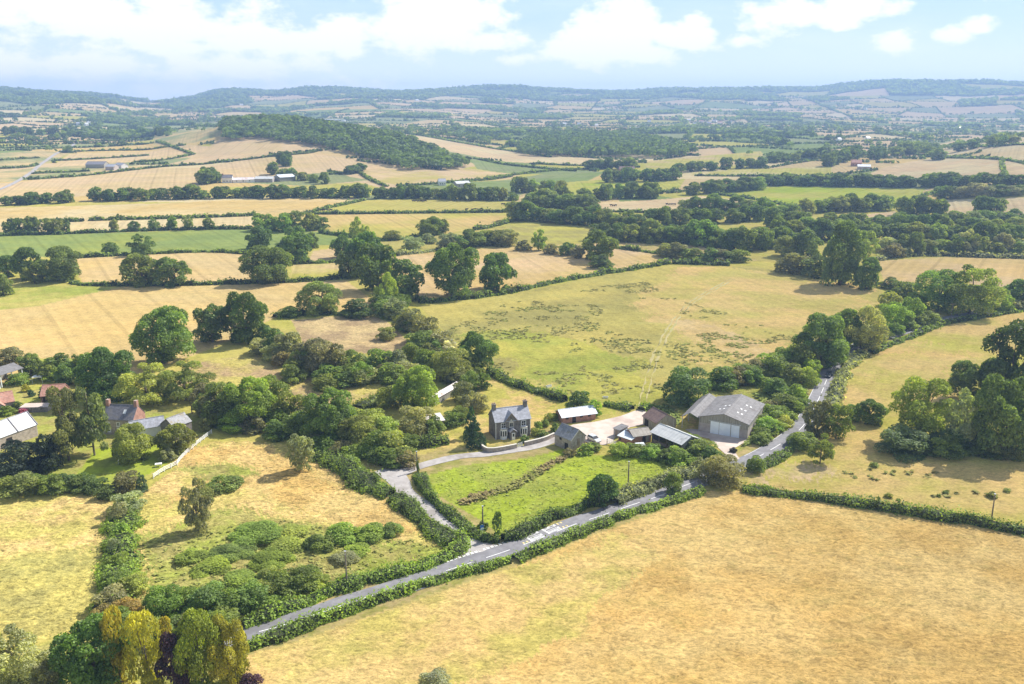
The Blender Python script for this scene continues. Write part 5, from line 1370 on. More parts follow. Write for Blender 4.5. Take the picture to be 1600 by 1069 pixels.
def trees_fill():
    bb = (('bush', 1),); ob = (('oak', 1), ('bush', 2))
    C = ('mid', 'olive', 'yg', 'mid', 'brown', 'fresh')
    row('middle rank of the lane copse', [(430, 668), (500, 680), (580, 692), (620, 702)], 6, (38, 54), (30, 44), ob, C, 5)
    row('front rank of the lane copse', [(490, 706), (560, 720), (640, 734)], 9, (34, 48), (26, 38), bb, C, 4)
    row('copse edge by the square outbuilding', [(318, 650), (350, 668), (400, 682)], 6, (40, 60), (36, 56), ob, C, 4)
    row('upper hawthorn belt, left end', [(395, 545), (430, 566), (480, 592)], 4, (34, 50), (30, 42), bb, ('mid', 'brown', 'olive', 'grey'), 4)
    row('upper hawthorn belt, right end', [(500, 600), (560, 604), (640, 596)], 5, (36, 54), (30, 44), bb, ('mid', 'brown', 'olive', 'grey'), 4)
    row('belt down to the farmhouse lawn', [(650, 540), (680, 570), (700, 590), (722, 612)], 5, (34, 50), (30, 44), bb, ('mid', 'brown', 'olive'), 5)
    row('bank beneath the central tree belt', [(590, 478), (610, 500), (640, 520)], 6, (30, 44), (22, 34), bb, ('mid', 'dark', 'olive'), 4)
    row('scrub strip beside the bent road', [(1180, 700), (1205, 684), (1230, 662), (1256, 636)], 8, (20, 30), (12, 20), bb, ('fresh', 'olive', 'mid', 'yg'), 3)
    row('wild scrub behind the big barn', [(1128, 604), (1185, 594), (1250, 580)], 8, (34, 48), (28, 40), bb, ('mid', 'olive', 'fresh', 'brown'), 5)
    row('roadside bushes under the tall willows', [(1345, 545), (1400, 522), (1450, 505)], 7, (26, 40), (20, 32), bb, ('mid', 'fresh', 'olive'), 2)
    row('pasture clump at right, low growth', [(1400, 712), (1480, 716), (1590, 722)], 6, (40, 60), (30, 44), bb, ('mid', 'dark', 'olive'), 3)
    row('bank above the road, lower left', [(345, 960), (420, 938), (500, 915)], 8, (30, 46), (20, 32), bb, ('fresh', 'mid', 'yg'), 4)
    row('verge between meadow and corner trees', [(180, 985), (260, 1000), (360, 990)], 7, (36, 56), (26, 40), bb, ('fresh', 'mid', 'yg', 'olive'), 5)
    row('garden behind the red tiled roofs', [(40, 588), (90, 598), (130, 606), (150, 625)], 6, (26, 40), (20, 34), ob, ('mid', 'olive', 'fresh'), 3)
    row('bottom of the farm garden', [(0, 770), (60, 772), (130, 772), (170, 770)], 6, (34, 46), (22, 32), bb, ('mid', 'olive', 'dark'), 3)

def hedges():
    H = hedge
    H([(378, 1018), (430, 1000), (470, 983), (560, 952), (640, 923), (700, 903), (760, 889), (796, 878)], 2.2, 1.5, 'thick green hedge between bottom stubble field and road, left of the gap', 'fresh')
    H([(806, 876), (840, 862), (870, 850), (920, 829), (985, 804), (1040, 788), (1098, 769)], 2.2, 1.35, 'thick green hedge between bottom stubble field and road, right of the gap', 'fresh')
    H([(380, 978), (450, 952), (552, 914), (600, 902), (657, 887), (690, 874), (714, 862), (724, 850), (716, 838)], 3.4, 1.5, 'hedge bank along the upper side of the road at lower left', 'fresh')
    H([(618, 781), (640, 797), (657, 812), (686, 836), (710, 850)], 4.2, 1.4, 'broad overgrown hedge on the left side of the lane', 'mid')
    H([(504, 712), (530, 724), (560, 748), (590, 768), (610, 776)], 6.5, 2.3, 'very broad hedge above the lane fork', 'mid')
    H([(654, 742), (664, 765), (680, 786), (705, 806), (732, 828), (760, 845), (780, 846)], 2.4, 1.5, 'hedge between lane and bright green paddock', 'mid')
    H([(785, 846), (810, 838), (850, 817), (900, 798), (930, 788)], 2.4, 1.8, 'hedge along the road below the paddock', 'mid')
    H([(955, 785), (1000, 767), (1050, 751), (1085, 738), (1105, 728)], 4.2, 1.9, 'shaggy grey green hedge on the road beyond the round dark tree', 'grey')
    H([(1160, 766), (1220, 773), (1300, 784), (1400, 800), (1500, 816), (1600, 834), (1700, 850)], 2.6, 1.8, 'long trimmed hedge along the far side of the stubble field', 'mid')
    H([(1190, 733), (1212, 719), (1235, 705), (1262, 684)], 2.4, 1.4, 'low hedge on the outer side of the road bend', 'mid')
    H([(1296, 645), (1305, 620), (1316, 590), (1330, 566), (1350, 554)], 4.0, 1.7, 'bushy verge hedge right of the road', 'grey')
    H([(1360, 553), (1400, 536), (1440, 521), (1470, 508), (1520, 499), (1600, 486), (1680, 476)], 2.6, 1.5, 'trimmed hedge along the upper field beside the road', 'mid')
    H([(655, 474), (690, 471), (740, 466), (800, 457), (870, 441), (940, 429), (1000, 420), (1045, 412)], 3.2, 2.2, 'long hedge along the top left side of the big pasture', 'mid')
    H([(1050, 412), (1100, 414), (1140, 415)], 3.0, 2.0, 'dark hedge at the top of the big pasture under thorn bushes', 'dark')
    H([(762, 580), (800, 600), (845, 614), (884, 628)], 3.0, 1.8, 'hedge along the bottom of the big pasture behind the farmhouse', 'mid')
    H([(943, 634), (965, 636), (988, 641)], 3.0, 1.6, 'short hedge above the concrete yard', 'mid')
    H([(1002, 642), (1012, 636), (1025, 640)], 2.4, 1.4, 'short hedge stub beside the track gateway', 'fresh')
    H([(112, 442), (135, 446), (200, 447), (290, 446), (400, 443), (460, 441), (545, 435)], 2.8, 1.9, 'long hedge under the pair of trees, upper side of the tan field', 'mid')
    H([(112, 404), (165, 401), (240, 397), (330, 394), (395, 398)], 3.0, 2.0, 'hedge along the lower side of the green strip', 'mid')
    H([(458, 413), (530, 410)], 3.0, 2.0, 'short hedge right of the dark tree', 'mid')
    H([(610, 400), (650, 396), (690, 391)], 4.0, 2.4, 'hedge above the orange field left part', 'grey')
    H([(740, 360), (770, 355), (800, 346), (820, 340)], 3.0, 2.2, 'hedge between yellow field and weedy field', 'mid')
    H([(840, 386), (880, 387), (920, 390)], 3.0, 2.0, 'hedge at the lower side of the weedy field', 'mid')
    H([(962, 388), (1000, 393), (1030, 397)], 3.0, 2.0, 'hedge right of the dense oak', 'mid')
    H([(1365, 409), (1400, 402), (1460, 400), (1530, 402), (1640, 405)], 3.6, 2.2, 'pale trimmed hedge at the top of the pale right field', 'grey')
    H([(500, 490), (540, 492), (575, 492)], 4.0, 1.8, 'dark hedge bank above the small brown meadow', 'dark')
    H([(430, 497), (455, 493), (480, 492)], 4.0, 1.8, 'dark hedge bank left of the round olive tree', 'dark')
    H([(196, 795), (190, 830), (188, 870), (182, 910), (172, 955)], 5.5, 1.9, 'overgrown hedge strip running down the lower left field boundary', 'fresh')
    H([(640, 700), (670, 697), (700, 692)], 2.4, 2.0, 'clipped hedge below the rusty roofed shed', 'mid')
    H([(560, 640), (590, 625), (620, 605), (640, 590)], 4.0, 1.6, 'overgrown boundary bank between brown meadow and copse', 'olive')
    mids = [
     ([(12, 348), (70, 347), (131, 346)], 'hedge across the tan strip, left part'), ([(139, 345), (260, 342), (400, 337)], 'hedge across the tan strip, right part'),
     ([(0, 369), (60, 367), (100, 366), (200, 362), (300, 359), (395, 358)], 'hedge along the top of the green strip'),
     ([(472, 335), (520, 324), (570, 313)], 'slanting hedge between stubble and cattle pasture'), ([(487, 335), (600, 334), (700, 333), (795, 332)], 'straight hedge below the cattle pasture'),
     ([(500, 364), (560, 372), (610, 376), (690, 366)], 'hedge below the yellow stubble'), ([(48, 281), (120, 276), (237, 263), (330, 256), (400, 248)], 'long thin hedge above the pink stubble at left'),
     ([(50, 272), (140, 268)], 'hedge beside the grey roofed farm, left'), ([(0, 264), (40, 262), (60, 258)], 'hedge left of the far lane'),
     ([(210, 254), (260, 250), (305, 241)], 'thin hedge below the hillside field'), ([(80, 252), (160, 248), (232, 243)], 'thin hedge above the grey roofed farm'),
     ([(105, 238), (160, 236), (255, 231), (290, 227)], 'hedge with bushes across the left slope'), ([(0, 224), (110, 222), (240, 216)], 'upper thin hedge on the left slope'), ([(0, 232), (90, 229)], 'thin hedge between left strips, upper'),
     ([(245, 222), (270, 230), (300, 241)], 'hedge running down the left slope'), ([(0, 251), (60, 247)], 'thin hedge between left strips, lower'),
     ([(400, 248), (440, 243), (480, 240), (498, 236)], 'hedge above the white farm slope'), ([(515, 273), (545, 270), (560, 270), (580, 282), (603, 292)], 'hedge descending from the hill wood'),
     ([(740, 248), (780, 256), (830, 262), (900, 268)], 'dark hedge between green slopes right of the hill wood'), ([(760, 280), (810, 273), (880, 266), (950, 264)], 'hedge across the green slope in the valley'),
     ([(620, 291), (700, 286), (800, 276)], 'hedge below the field under the hill wood'), ([(625, 206), (700, 220), (780, 234), (860, 246)], 'hedge sloping down beyond the hill wood'),
     ([(830, 256), (900, 259), (1000, 262)], 'hedge below the valley wood'), ([(1085, 275), (1200, 276), (1300, 276)], 'hedge below the pale valley field'),
     ([(870, 309), (960, 308), (1060, 298)], 'hedge round the small green valley field'), ([(920, 330), (980, 332), (1050, 334)], 'dark hedge below the tan cattle field'),
     ([(1110, 303), (1180, 312), (1250, 326)], 'hedge along the lower left of the bright green field'), ([(1395, 324), (1430, 312), (1462, 300)], 'bushy hedge right of the bright green field'),
     ([(1462, 246), (1565, 250), (1620, 262)], 'hedge across the right hill'), ([(1565, 250), (1566, 262), (1572, 275)], 'short hedge running down the right hill'), ([(1405, 238), (1460, 246)], 'hedge left end on the right hill'), ([(1520, 230), (1560, 229), (1640, 229)], 'upper hedge on the right hill'),
     ([(1470, 340), (1540, 342), (1620, 342)], 'low hedge below the pale right field'), ([(1395, 340), (1440, 342), (1470, 342)], 'hedge under the standing trees at right')]
    for i, (px, lab) in enumerate(mids):
        H(px, 3.4, 2.4, lab, ('dark', 'mid')[i % 2], wob=.6)

def grasses():
    r = np.random.default_rng(3)
    rough = [[(230, 765), (330, 690), (400, 690), (440, 695), (500, 720), (600, 785), (640, 805), (700, 850), (640, 880), (545, 912), (400, 965), (330, 955), (190, 940), (195, 800)]]
    def off_road(x, y):
        ok = np.ones(len(x), bool)
        for rd in ROAD_LINES:
            for q in np.asarray(rd): ok &= np.hypot(x - q[0], y - q[1]) > 7
        return ok
    def off_verge(x, y):
        ok = np.ones(len(x), bool); q = resample(ROAD, 1.5)[0]
        for c in q: ok &= np.hypot(x - c[0], y - c[1]) > 3.5
        return ok
    tufts('green_grass', 'green weeds and rushes in the lower rough meadow', [[(200, 850), (330, 830), (420, 810), (560, 830), (690, 852), (640, 878), (545, 910), (400, 960), (320, 950), (190, 940)]], 0.5, .25, .32, (.36, .35, .11), r, 4, off_road, .9, .6)
    tufts('paddock_grass', 'lush bright green grass in the paddock', [[(668, 742), (735, 726), (870, 702), (935, 714), (1060, 718), (1085, 735), (1000, 762), (930, 782), (785, 838), (705, 800), (680, 775)]], .5, .10, .30, (.36, .43, .07), r, 3, off_road, .35, 0)
    tufts('ditch_sedge', 'brown sedge along the shallow ditch across the paddock', [[(716, 786), (735, 775), (790, 762), (815, 748), (850, 727), (885, 712), (888, 716), (862, 731), (830, 751), (806, 765), (770, 775), (728, 792)]], 2.6, .7, .40, (.30, .24, .11), r, 4)
    # rushes: dark clumps in drifts across the big pasture
    def drift(x, y): return (fbm(x / 28, y / 16, 61, 3) > .50) & (fbm(x / 6, y / 6, 67, 2) > .47)
    tufts('rushes', 'dark rush tufts drifting across the big pasture', [[(690, 520), (800, 470), (900, 452), (1010, 440), (1060, 470), (1180, 500), (1280, 530), (1180, 585), (1060, 600), (1000, 620), (880, 615), (770, 570)]], .45, .14, .50, (.325, .30, .105), r, 6, drift)
    tufts('rushes', 'dark rush tufts on the right hand pasture', [[(1310, 735), (1400, 730), (1480, 742), (1450, 756), (1340, 750)], [(1450, 770), (1580, 765), (1590, 782), (1460, 782)]], .1, .4, .5, (.26, .25, .09), r, 6)
    tufts('verge_grass', 'dry and green verge grass beside the road bend', [[(1165, 722), (1205, 696), (1240, 668), (1262, 640), (1274, 612), (1264, 612), (1244, 640), (1215, 672), (1190, 694), (1165, 712)], [(690, 905), (760, 878), (740, 868), (700, 884), (560, 925), (565, 930)]], 1.6, .35, .35, (.40, .36, .13), r, 4, off_verge)
    tufts('weeds', 'green nettles and weeds between barn and road', [[(1160, 700), (1180, 690), (1210, 668), (1240, 640), (1262, 610), (1230, 600), (1180, 620), (1205, 650), (1176, 680)], [(1000, 720), (1040, 722), (1110, 735), (1120, 715), (1090, 700), (1060, 705), (1030, 715)], [(1010, 640), (1040, 634), (1062, 650), (1060, 664), (1040, 655)]], 2.2, .8, .5, (.26, .31, .085), r, 4)
# ================================================================== BUILDINGS
def prism_z(mb, prof, z0, z1):
    n = len(mb.v); k = len(prof)
    for z in (z0, z1): mb.v += [(p[0], p[1], z) for p in prof]
    mb.f.append(tuple(range(n, n + k))); mb.f.append(tuple(range(n + 2 * k - 1, n + k - 1, -1)))
    for i in range(k):
        j = (i + 1) % k; mb.f.append((n + i, n + j, n + k + j, n + k + i))
    return mb
def site(name, a, b, label, cat, group=None):
    """an Empty at the left front corner (survey picture a), x axis running to the right front corner b"""
    A = gnd(*a); B = gnd(*b)
    L = math.hypot(B[0] - A[0], B[1] - A[1]); rz = math.atan2(B[1] - A[1], B[0] - A[0])
    z = (A[2] + B[2]) / 2
    r = empty(name, (A[0], A[1], z), rz); tag(r, label, cat, group)
    return r, L
def wall_gable(L, W, e, r, axis='x', base=-.7):
    mb = MB()
    if axis == 'x': mb.prism([(0, base), (W, base), (W, e), (W / 2, r), (0, e)], 'x', 0, L)
    else: mb.prism([(0, base), (L, base), (L, e), (L / 2, r), (0, e)], 'y', 0, W)
    return mb
def roof_gable(L, W, e, r, axis='x', over=.3, t=.12, lift=.03):
    mb = MB(); o = over
    if axis == 'x':
        sl = (r - e) / (W / 2)
        ze = e - sl * o + lift + t; zr = r + lift + t
        mb.slab((-o, -o, ze), (L + o, -o, ze), (L + o, W / 2, zr), (-o, W / 2, zr), t)
        mb.slab((-o, W / 2 + .004, zr), (L + o, W / 2 + .004, zr), (L + o, W + o, ze), (-o, W + o, ze), t)
        mb.tube([(-o, W / 2, zr + .02), (L + o, W / 2, zr + .02)], .11, 6)
    else:
        sl = (r - e) / (L / 2)
        ze = e - sl * o + lift + t; zr = r + lift + t
        mb.slab((-o, -o, ze), (L / 2, -o, zr), (L / 2, W + o, zr), (-o, W + o, ze), t)
        mb.slab((L / 2 + .004, -o, zr), (L + o, -o, ze), (L + o, W + o, ze), (L / 2 + .004, W + o, zr), t)
        mb.tube([(L / 2, -o, zr + .02), (L / 2, W + o, zr + .02)], .11, 6)
    return mb
def window(root, x, z, w, h, y=0.0, mat='white', arch=False, bars=(1, 1)):
    """framed window in the front wall plane y, facing -y"""
    f = MB(); t = .15; d0, d1 = y - .07, y + .02
    f.box(x, x + w, d0, d1, z, z + t); f.box(x, x + w, d0, d1, z + h - t, z + h)
    f.box(x, x + t, d0, d1, z + t, z + h - t); f.box(x + w - t, x + w, d0, d1, z + t, z + h - t)
    for k in range(bars[0]):
        xm = x + w * (k + 1) / (bars[0] + 1); f.box(xm - .03, xm + .03, d0 + .01, d1, z + t, z + h - t)
    if bars[1]: f.box(x + t, x + w - t, d0 + .015, d1, z + h / 2 - .03, z + h / 2 + .03)
    if arch: f.prism([(x - .05, z + h + .003), (x + w + .05, z + h + .003), (x + w / 2, z + h + w * .75)], 'y', d0, d1)
    f.box(x - .1, x + w + .1, y - .14, y - .075, z - .12, z - .003)
    o = f.build('window', M[mat], root)
    MB().box(x + t, x + w - t, y - .035, y - .012, z + t, z + h - t).build('pane', M['glass'], o)
    return o

def farmhouse():
    r, L = site('farmhouse', (774.5, 687), (828.5, 680), 'grey stone farmhouse with pale slate roof, central gable and white windows', 'farmhouse')
    W, e, rg = 6.0, 4.9, 7.5; gx = L * .44
    wl = wall_gable(L, W, e, rg)
    wl.prism([(gx - 1.55, 3.2), (gx + 1.55, 3.2), (gx + 1.55, e + .1), (gx, 6.9), (gx - 1.55, e + .1)], 'y', -.16, W * .36)
    wl.build('wall', M['stone'], r)
    ro = roof_gable(L, W, e, rg, over=.25)
    for s in (-1, 1):   # little roof of the central gable
        a = (gx, -.42, 7.12); b = (gx, W * .40, 7.12); c = (gx + s * 1.95, W * .40, e - .28); d = (gx + s * 1.95, -.42, e - .28)
        ro.slab(a, d, c, b, .1) if s > 0 else ro.slab(a, b, c, d, .1)
    roof = ro.build('roof', M['slate'], r)
    bg = MB()
    for s in (-1, 1): bg.slab((gx, -.50, 7.14), (gx + s * 2.0, -.50, e - .30), (gx + s * 2.0, -.43, e - .30), (gx, -.43, 7.14), .26)
    bg.build('bargeboard', M['timber'], roof)
    for x in (0.0, L - .95):
        c = MB().box(x, x + .95, W / 2 - .45, W / 2 + .45, rg - .9, rg + 1.25)
        c.box(x - .08, x + 1.03, W / 2 - .53, W / 2 + .53, rg + 1.253, rg + 1.42)
        ch = c.build('chimney', M['stone'], roof)
        pt = MB()
        for k in (-.22, .22): pt.tube([(x + .47 + k, W / 2, rg + 1.42), (x + .47 + k, W / 2, rg + 1.85)], .13, 8)
        pt.build('chimney_pot', M['tile'], roof)
    window(r, L * .15, 2.9, 1.4, 1.6); window(r, L * .73, 2.9, 1.4, 1.6)
    window(r, gx - .6, 3.05, 1.2, 1.35, y=-.16, mat='dressed', arch=True, bars=(1, 0))
    for x in (L * .13, L * .71):                                   # bays
        w = 1.95
        b = MB(); pr = [(x, 0), (x + .35, -.75), (x + w - .35, -.75), (x + w, 0)]
        prism_z(b, pr, -.3, .85); prism_z(b, pr, 2.35, 2.75)
        for (p, q) in zip(pr[:-1], pr[1:]):
            pass
        for (px_, py_) in pr + [((pr[1][0] + pr[2][0]) / 2, -.75)]: b.box(px_ - .09, px_ + .09, py_ - .05, py_ + .09, .853, 2.347)
        bay = b.build('bay_window', M['white'], r)
        g = MB(); pi = [(x + .06, -.02), (x + .4, -.68), (x + w - .4, -.68), (x + w - .06, -.02)]
        prism_z(g, pi, .853, 2.347); g.build('pane', M['glass'], bay)
        c = MB(); prism_z(c, [(x - .12, 0), (x + .28, -.9), (x + w - .28, -.9), (x + w + .12, 0)], 2.753, 2.88); c.build('bay_roof', M['dressed'], bay)
    px0 = gx - .75                                                  # porch
    p = MB().box(px0, px0 + 1.7, -1.7, -.165, -.5, 2.3)
    p.prism([(px0, 2.3), (px0 + 1.7, 2.3), (px0 + .85, 2.95)], 'y', -1.7, -.165)
    po = p.build('porch', M['stone'], r)
    pr = MB()
    pr.slab((px0 - .2, -1.95, 2.26), (px0 + .85, -1.95, 3.08), (px0 + .85, -.17, 3.08), (px0 - .2, -.17, 2.26), .08)
    pr.slab((px0 + .854, -1.95, 3.08), (px0 + 1.9, -1.95, 2.26), (px0 + 1.9, -.17, 2.26), (px0 + .854, -.17, 3.08), .08)
    pr.build('porch_roof', M['slate'], po)
    d = MB().box(px0 + .4, px0 + 1.3, -1.76, -1.703, 0, 2.0); dr = d.build('door', M['white'], po)
    MB().box(px0 + .62, px0 + 1.08, -1.79, -1.763, .95, 1.75).build('pane', M['glass'], po)
    q = MB()
    for x in (-.03, L - .12): q.box(x, x + .15, -.09, -.003, -.5, e)
    q.build('downpipe', M['white'], r)

def garden_wall_front():
    line = smooth_line(gnd_many([(750, 697), (757, 705), (770, 707), (800, 702), (826, 696), (850, 690), (866, 683)]), 1.0)
    P, L = resample(line, .8); T, Nn = normals(P)
    mb = MB(); cop = MB()
    for i in range(len(P) - 1):
        if abs(P[i, 0] - gnd(812, 698)[0]) < 1.0: continue
        q = [P[i] + Nn[i] * .2, P[i] - Nn[i] * .2, P[i + 1] - Nn[i + 1] * .2, P[i + 1] + Nn[i + 1] * .2]
        z = [hz(*w) for w in q]; 
        n = len(mb.v)
        mb.v += [(q[k][0], q[k][1], z[k] - .4) for k in range(4)] + [(q[k][0], q[k][1], z[k] + 1.15) for k in range(4)]
        mb.f += [(n, n + 1, n + 5, n + 4), (n + 1, n + 2, n + 6, n + 5), (n + 2, n + 3, n + 7, n + 6), (n + 3, n, n + 4, n + 7), (n + 4, n + 5, n + 6, n + 7)]
        n = len(cop.v)
        q = [P[i] + Nn[i] * .26, P[i] - Nn[i] * .26, P[i + 1] - Nn[i + 1] * .26, P[i + 1] + Nn[i + 1] * .26]
        cop.v += [(q[k][0], q[k][1], z[k] + 1.153) for k in range(4)] + [(q[k][0], q[k][1], z[k] + 1.28) for k in range(4)]
        cop.f += [(n, n + 1, n + 5, n + 4), (n + 1, n + 2, n + 6, n + 5), (n + 2, n + 3, n + 7, n + 6), (n + 3, n, n + 4, n + 7), (n + 4, n + 5, n + 6, n + 7)]
    w = mb.build('garden_wall', M['rubble']); tag(w, 'low curved stone garden wall in front of the stone farmhouse', 'wall')
    cop.build('coping', M['dressed'], w)
    r, L = site('garden_gate', (809, 700), (816, 698), 'small white gate in the stone garden wall', 'gate')
    g = MB()
    for x in (0, L - .08): g.box(x, x + .1, -.05, .05, 0, 1.35)
    for z in (.2, .65, 1.1): g.box(.1, L - .08, -.03, .03, z, z + .1)
    for k in range(5): xx = .22 + k * (L - .45) / 4; g.box(xx - .03, xx + .03, -.06, -.033, .15, 1.25)
    g.build('gate_frame', M['white'], r)

def stone_barn():
    r, L = site('stone_barn', (866.5, 695), (892, 706), 'small old stone barn with mossy slate roof beside the drive', 'barn')
    W, e, rg = 5.2, 3.0, 5.3
    wall_gable(L, W, e, rg).build('wall', M['rubble'], r)
    ro = roof_gable(L, W, e, rg, over=.12).build('roof', M['slate_moss'], r)
    v = MB(); v.slab((L + .13, -.2, e + .12), (L + .27, -.2, e + .12), (L + .27, W / 2, rg + .24), (L + .13, W / 2, rg + .24), .16)
    v.slab((L + .13, W / 2 + .004, rg + .24), (L + .27, W / 2 + .004, rg + .24), (L + .27, W + .2, e + .12), (L + .13, W + .2, e + .12), .16)
    v.build('verge', M['dressed'], ro)
    MB().box(L * .30, L * .30 + .8, -.04, .0 - .003, 2.1, 2.8).build('window', M['dark'], r)
    MB().box(L * .62, L * .62 + 1.3, -.04, -.003, 0, 1.9).build('doorway', M['dark'], r)
    MB().box(L + .003, L + .05, W * .42, W * .42 + .9, 1.2, 3.0).build('hatch', M['timber'], r)

def brick_stable():
    r, L = site('brick_stable', (879, 663), (930.5, 656), 'long red brick stable with pale blue sheet roof beside the yard', 'stable')
    W, e, rg = 5.0, 2.1, 3.3
    wall_gable(L, W, e, rg).build('wall', M['brick'], r)
    roof_gable(L, W, e, rg, over=.45).build('roof', M['tin_white'], r)
    MB().box(L * .29, L * .29 + 1.1, -.05, -.003, 0, 1.75).build('doorway', M['dark'], r)
    for f in (.09, .52, .76): MB().box(L * f, L * f + .9, -.05, -.003, 1.25, 1.75).build('window', M['dark'], r)

def big_barn():
    r, L = site('barn', (1092, 674), (1169, 684.5), 'big grey cement roofed barn with pale blue sliding doors', 'barn')
    r.rotation_euler.z -= R(6)
    W, e, rg = 18.0, 4.3, 6.1
    lo = MB(); lo.prism([(0, -.7), (L, -.7), (L, 2.6), (0, 2.6)], 'y', 0, W); lo.build('wall', M['block'], r)
    up = MB(); up.prism([(0, 2.603), (L, 2.603), (L, e), (L / 2, rg), (0, e)], 'y', .02, W - .02); up.build('boarding', M['boarding'], r)
    ro = roof_gable(L, W, e, rg, 'y', over=.35).build('roof', M['asbestos'], r)
    s = MB()
    def rz_(x): return e + .19 + (rg - e) * (1 - abs(x - L / 2) / (L / 2))
    for (x, y) in [(L * .30, 4.5), (L * .36, 7.2), (L * .68, 4.2), (L * .69, 7.5), (L * .73, 11.5)]:
        for k in range(2):
            a = x + k * 1.1; s.slab((a, y, rz_(a)), (a + .45, y, rz_(a + .45)), (a + .45, y + .6, rz_(a + .45)), (a, y + .6, rz_(a)), .03)
    s.build('skylight', M['white'], ro)
    for a, b, h in ((.235, .41, 3.55), (.418, .648, 3.5), (.662, .83, 3.45)):
        d = MB().box(L * a, L * b, -.10, -.03, .05, h)
        for k in range(1, 6): x = L * a + (L * b - L * a) * k / 6; d.box(x - .025, x + .025, -.125, -.103, .08, h - .03)
        d.build('sliding_door', M['door_pale'], r)
    t = MB().box(L * .20, L * .86, -.16, -.02, 3.62, 3.78); t.build('door_rail', M['metal'], r)
    g = MB()
    g.tube([(0, -.2, e - .05), (0, W + .2, e - .05)], .09, 6); g.tube([(-.06, -.14, e - .1), (-.06, -.14, 0)], .06, 6); g.build('gutter', M['metal'], r)
    # lean-to bay with a roof of its own on the left
    a = MB(); W2 = 5.0; e2 = 3.9; r2 = 5.0
    ls = MB()
    ls.slab((-W2, -.4, e2 - .35), (-W2 * .52, -.4, r2), (-W2 * .52, W + .3, r2), (-W2, W + .3, e2 - .35), .1)
    ls.slab((-W2 * .52 + .004, -.4, r2), (-.37, -.4, e2 + .12), (-.37, W + .3, e2 + .12), (-W2 * .52 + .004, W + .3, r2), .1)
    ls.build('lean_to_roof', M['asbestos'], r)
    for y in (0.1, W * .33, W * .66, W - .2): a.box(-W2 + .1, -W2 + .3, y, y + .2, -.5, e2 - .45)
    a.build('post', M['metal'], r)
    bw = MB().box(-W2 + .3, -.1, W - .15, W, -.5, e2 - .4); bw.build('wall', M['boarding'], r)

def yard_sheds():
    # rusty brown shed behind
    r, L = site('shed', (1004.5, 663), (1025, 674.5), 'rusty brown sheet roofed shed at the right end of the yard', 'shed')
    W, e, rg = 6.6, 2.5, 4.4
    wall_gable(L, W, e, rg).build('wall', M['boarding'], r)
    roof_gable(L, W, e, rg, over=.3).build('roof', M['tin_brown'], r)
    MB().box(.8, 2.6, -.05, -.003, 0, 2.0).build('doorway', M['dark'], r)
    # open cattle shed with the pale roof
    r, L = site('cattle_shed', (1017.5, 692), (1064, 712), 'open fronted cattle shed with weathered pale corrugated roof', 'shed')
    W, e, rg = 6.4, 3.1, 4.5
    w = MB(); w.box(0, L, W - .2, W, -.6, e); w.prism([(0.21, -.6), (W - .21, -.6), (W - .21, e), (W / 2, rg - .05), (.21, e)], 'x', L - .2, L)
    w.prism([(0.21, -.6), (W - .21, -.6), (W - .21, e), (W / 2, rg - .05), (.21, e)], 'x', 0, .2); w.build('wall', M['boarding'], r)
    roof_gable(L, W, e, rg, over=.4).build('roof', M['tin_pale'], r)
    ps = MB()
    for k in range(5): x = .05 + k * (L - .3) / 4; ps.box(x, x + .18, 0, .18, -.5, e - .02)
    ps.build('post', M['timber'], r)
    lw = MB().box(.25, L - .25, .19, .35, -.5, 1.15); lw.build('feed_barrier', M['timber'], r)
    # middle brick shed
    r, L = site('brick_shed', (990, 694), (1017, 690.5), 'low brown brick shed with lichened grey roof between yard sheds', 'shed')
    W, e, rg = 5.0, 2.1, 3.1
    wall_gable(L, W, e, rg).build('wall', M['brick'], r)
    roof_gable(L, W, e, rg, over=.3).build('roof', M['tin_moss'], r)
    MB().box(L * .5, L * .5 + .9, -.05, -.003, 0, 1.8).build('doorway', M['dark'], r)
    MB().box(L * .72, L * .72 + .7, -.05, -.003, .2, 1.8).build('door', M['boarding'], r)
    # white edged lean-to
    r, L = site('lean_to_shed', (966, 689), (986, 696), 'tiny brick lean-to with bright white sheet roof in front of yard sheds', 'shed')
    W = 3.4; m = MB(); m.prism([(0, -.5), (W, -.5), (W, 2.2), (0, 1.5)], 'x', 0, L); m.build('wall', M['brick'], r)
    MB().slab((-.25, -.3, 1.58), (L + .25, -.3, 1.58), (L + .25, W + .2, 2.38), (-.25, W + .2, 2.38), .08).build('roof', M['tin_white'], r)
    MB().box(.3, .9, -.05, -.003, .5, 1.1).build('window', M['dark'], r)
    # grey hut
    r, L = site('hut', (958.5, 681), (968, 684.5), 'small hut with flat grey roof at the near side of the yard', 'hut')
    W = 3.2; m = MB(); m.prism([(0, -.5), (W, -.5), (W, 2.5), (0, 2.2)], 'x', 0, L); m.build('wall', M['block'], r)
    MB().slab((-.2, -.25, 2.27), (L + .2, -.25, 2.27), (L + .2, W + .2, 2.62), (-.2, W + .2, 2.62), .1).build('roof', M['asbestos'], r)
    MB().box(L * .3, L * .3 + .8, -.05, -.003, 0, 1.8).build('door', M['timber'], r)
    # heap of old sheets
    for i, (px, py, a, lab) in enumerate([(1000, 698, .2, 'old pale sheet lying below the brick shed, left'), (1019, 702, -.3, 'old grey sheet lying below the brick shed, right')]):
        g = gnd(px, py); r = MB()
        r.slab((-1.2, -.7, .55), (1.2, -.7, .55), (1.2, .7, .9), (-1.2, .7, .9), .05)
        for x in (-1, 1):
            for y in (-.5, .5): r.box(x - .04, x + .04, y - .04, y + .04, -.3, .6 + .12 * (y > 0))
        o = r.build('sheet_stack', M['tin_white' if i == 0 else 'tin_pale']); o.location = g; o.rotation_euler = (0, 0, a); tag(o, lab, 'sheet')

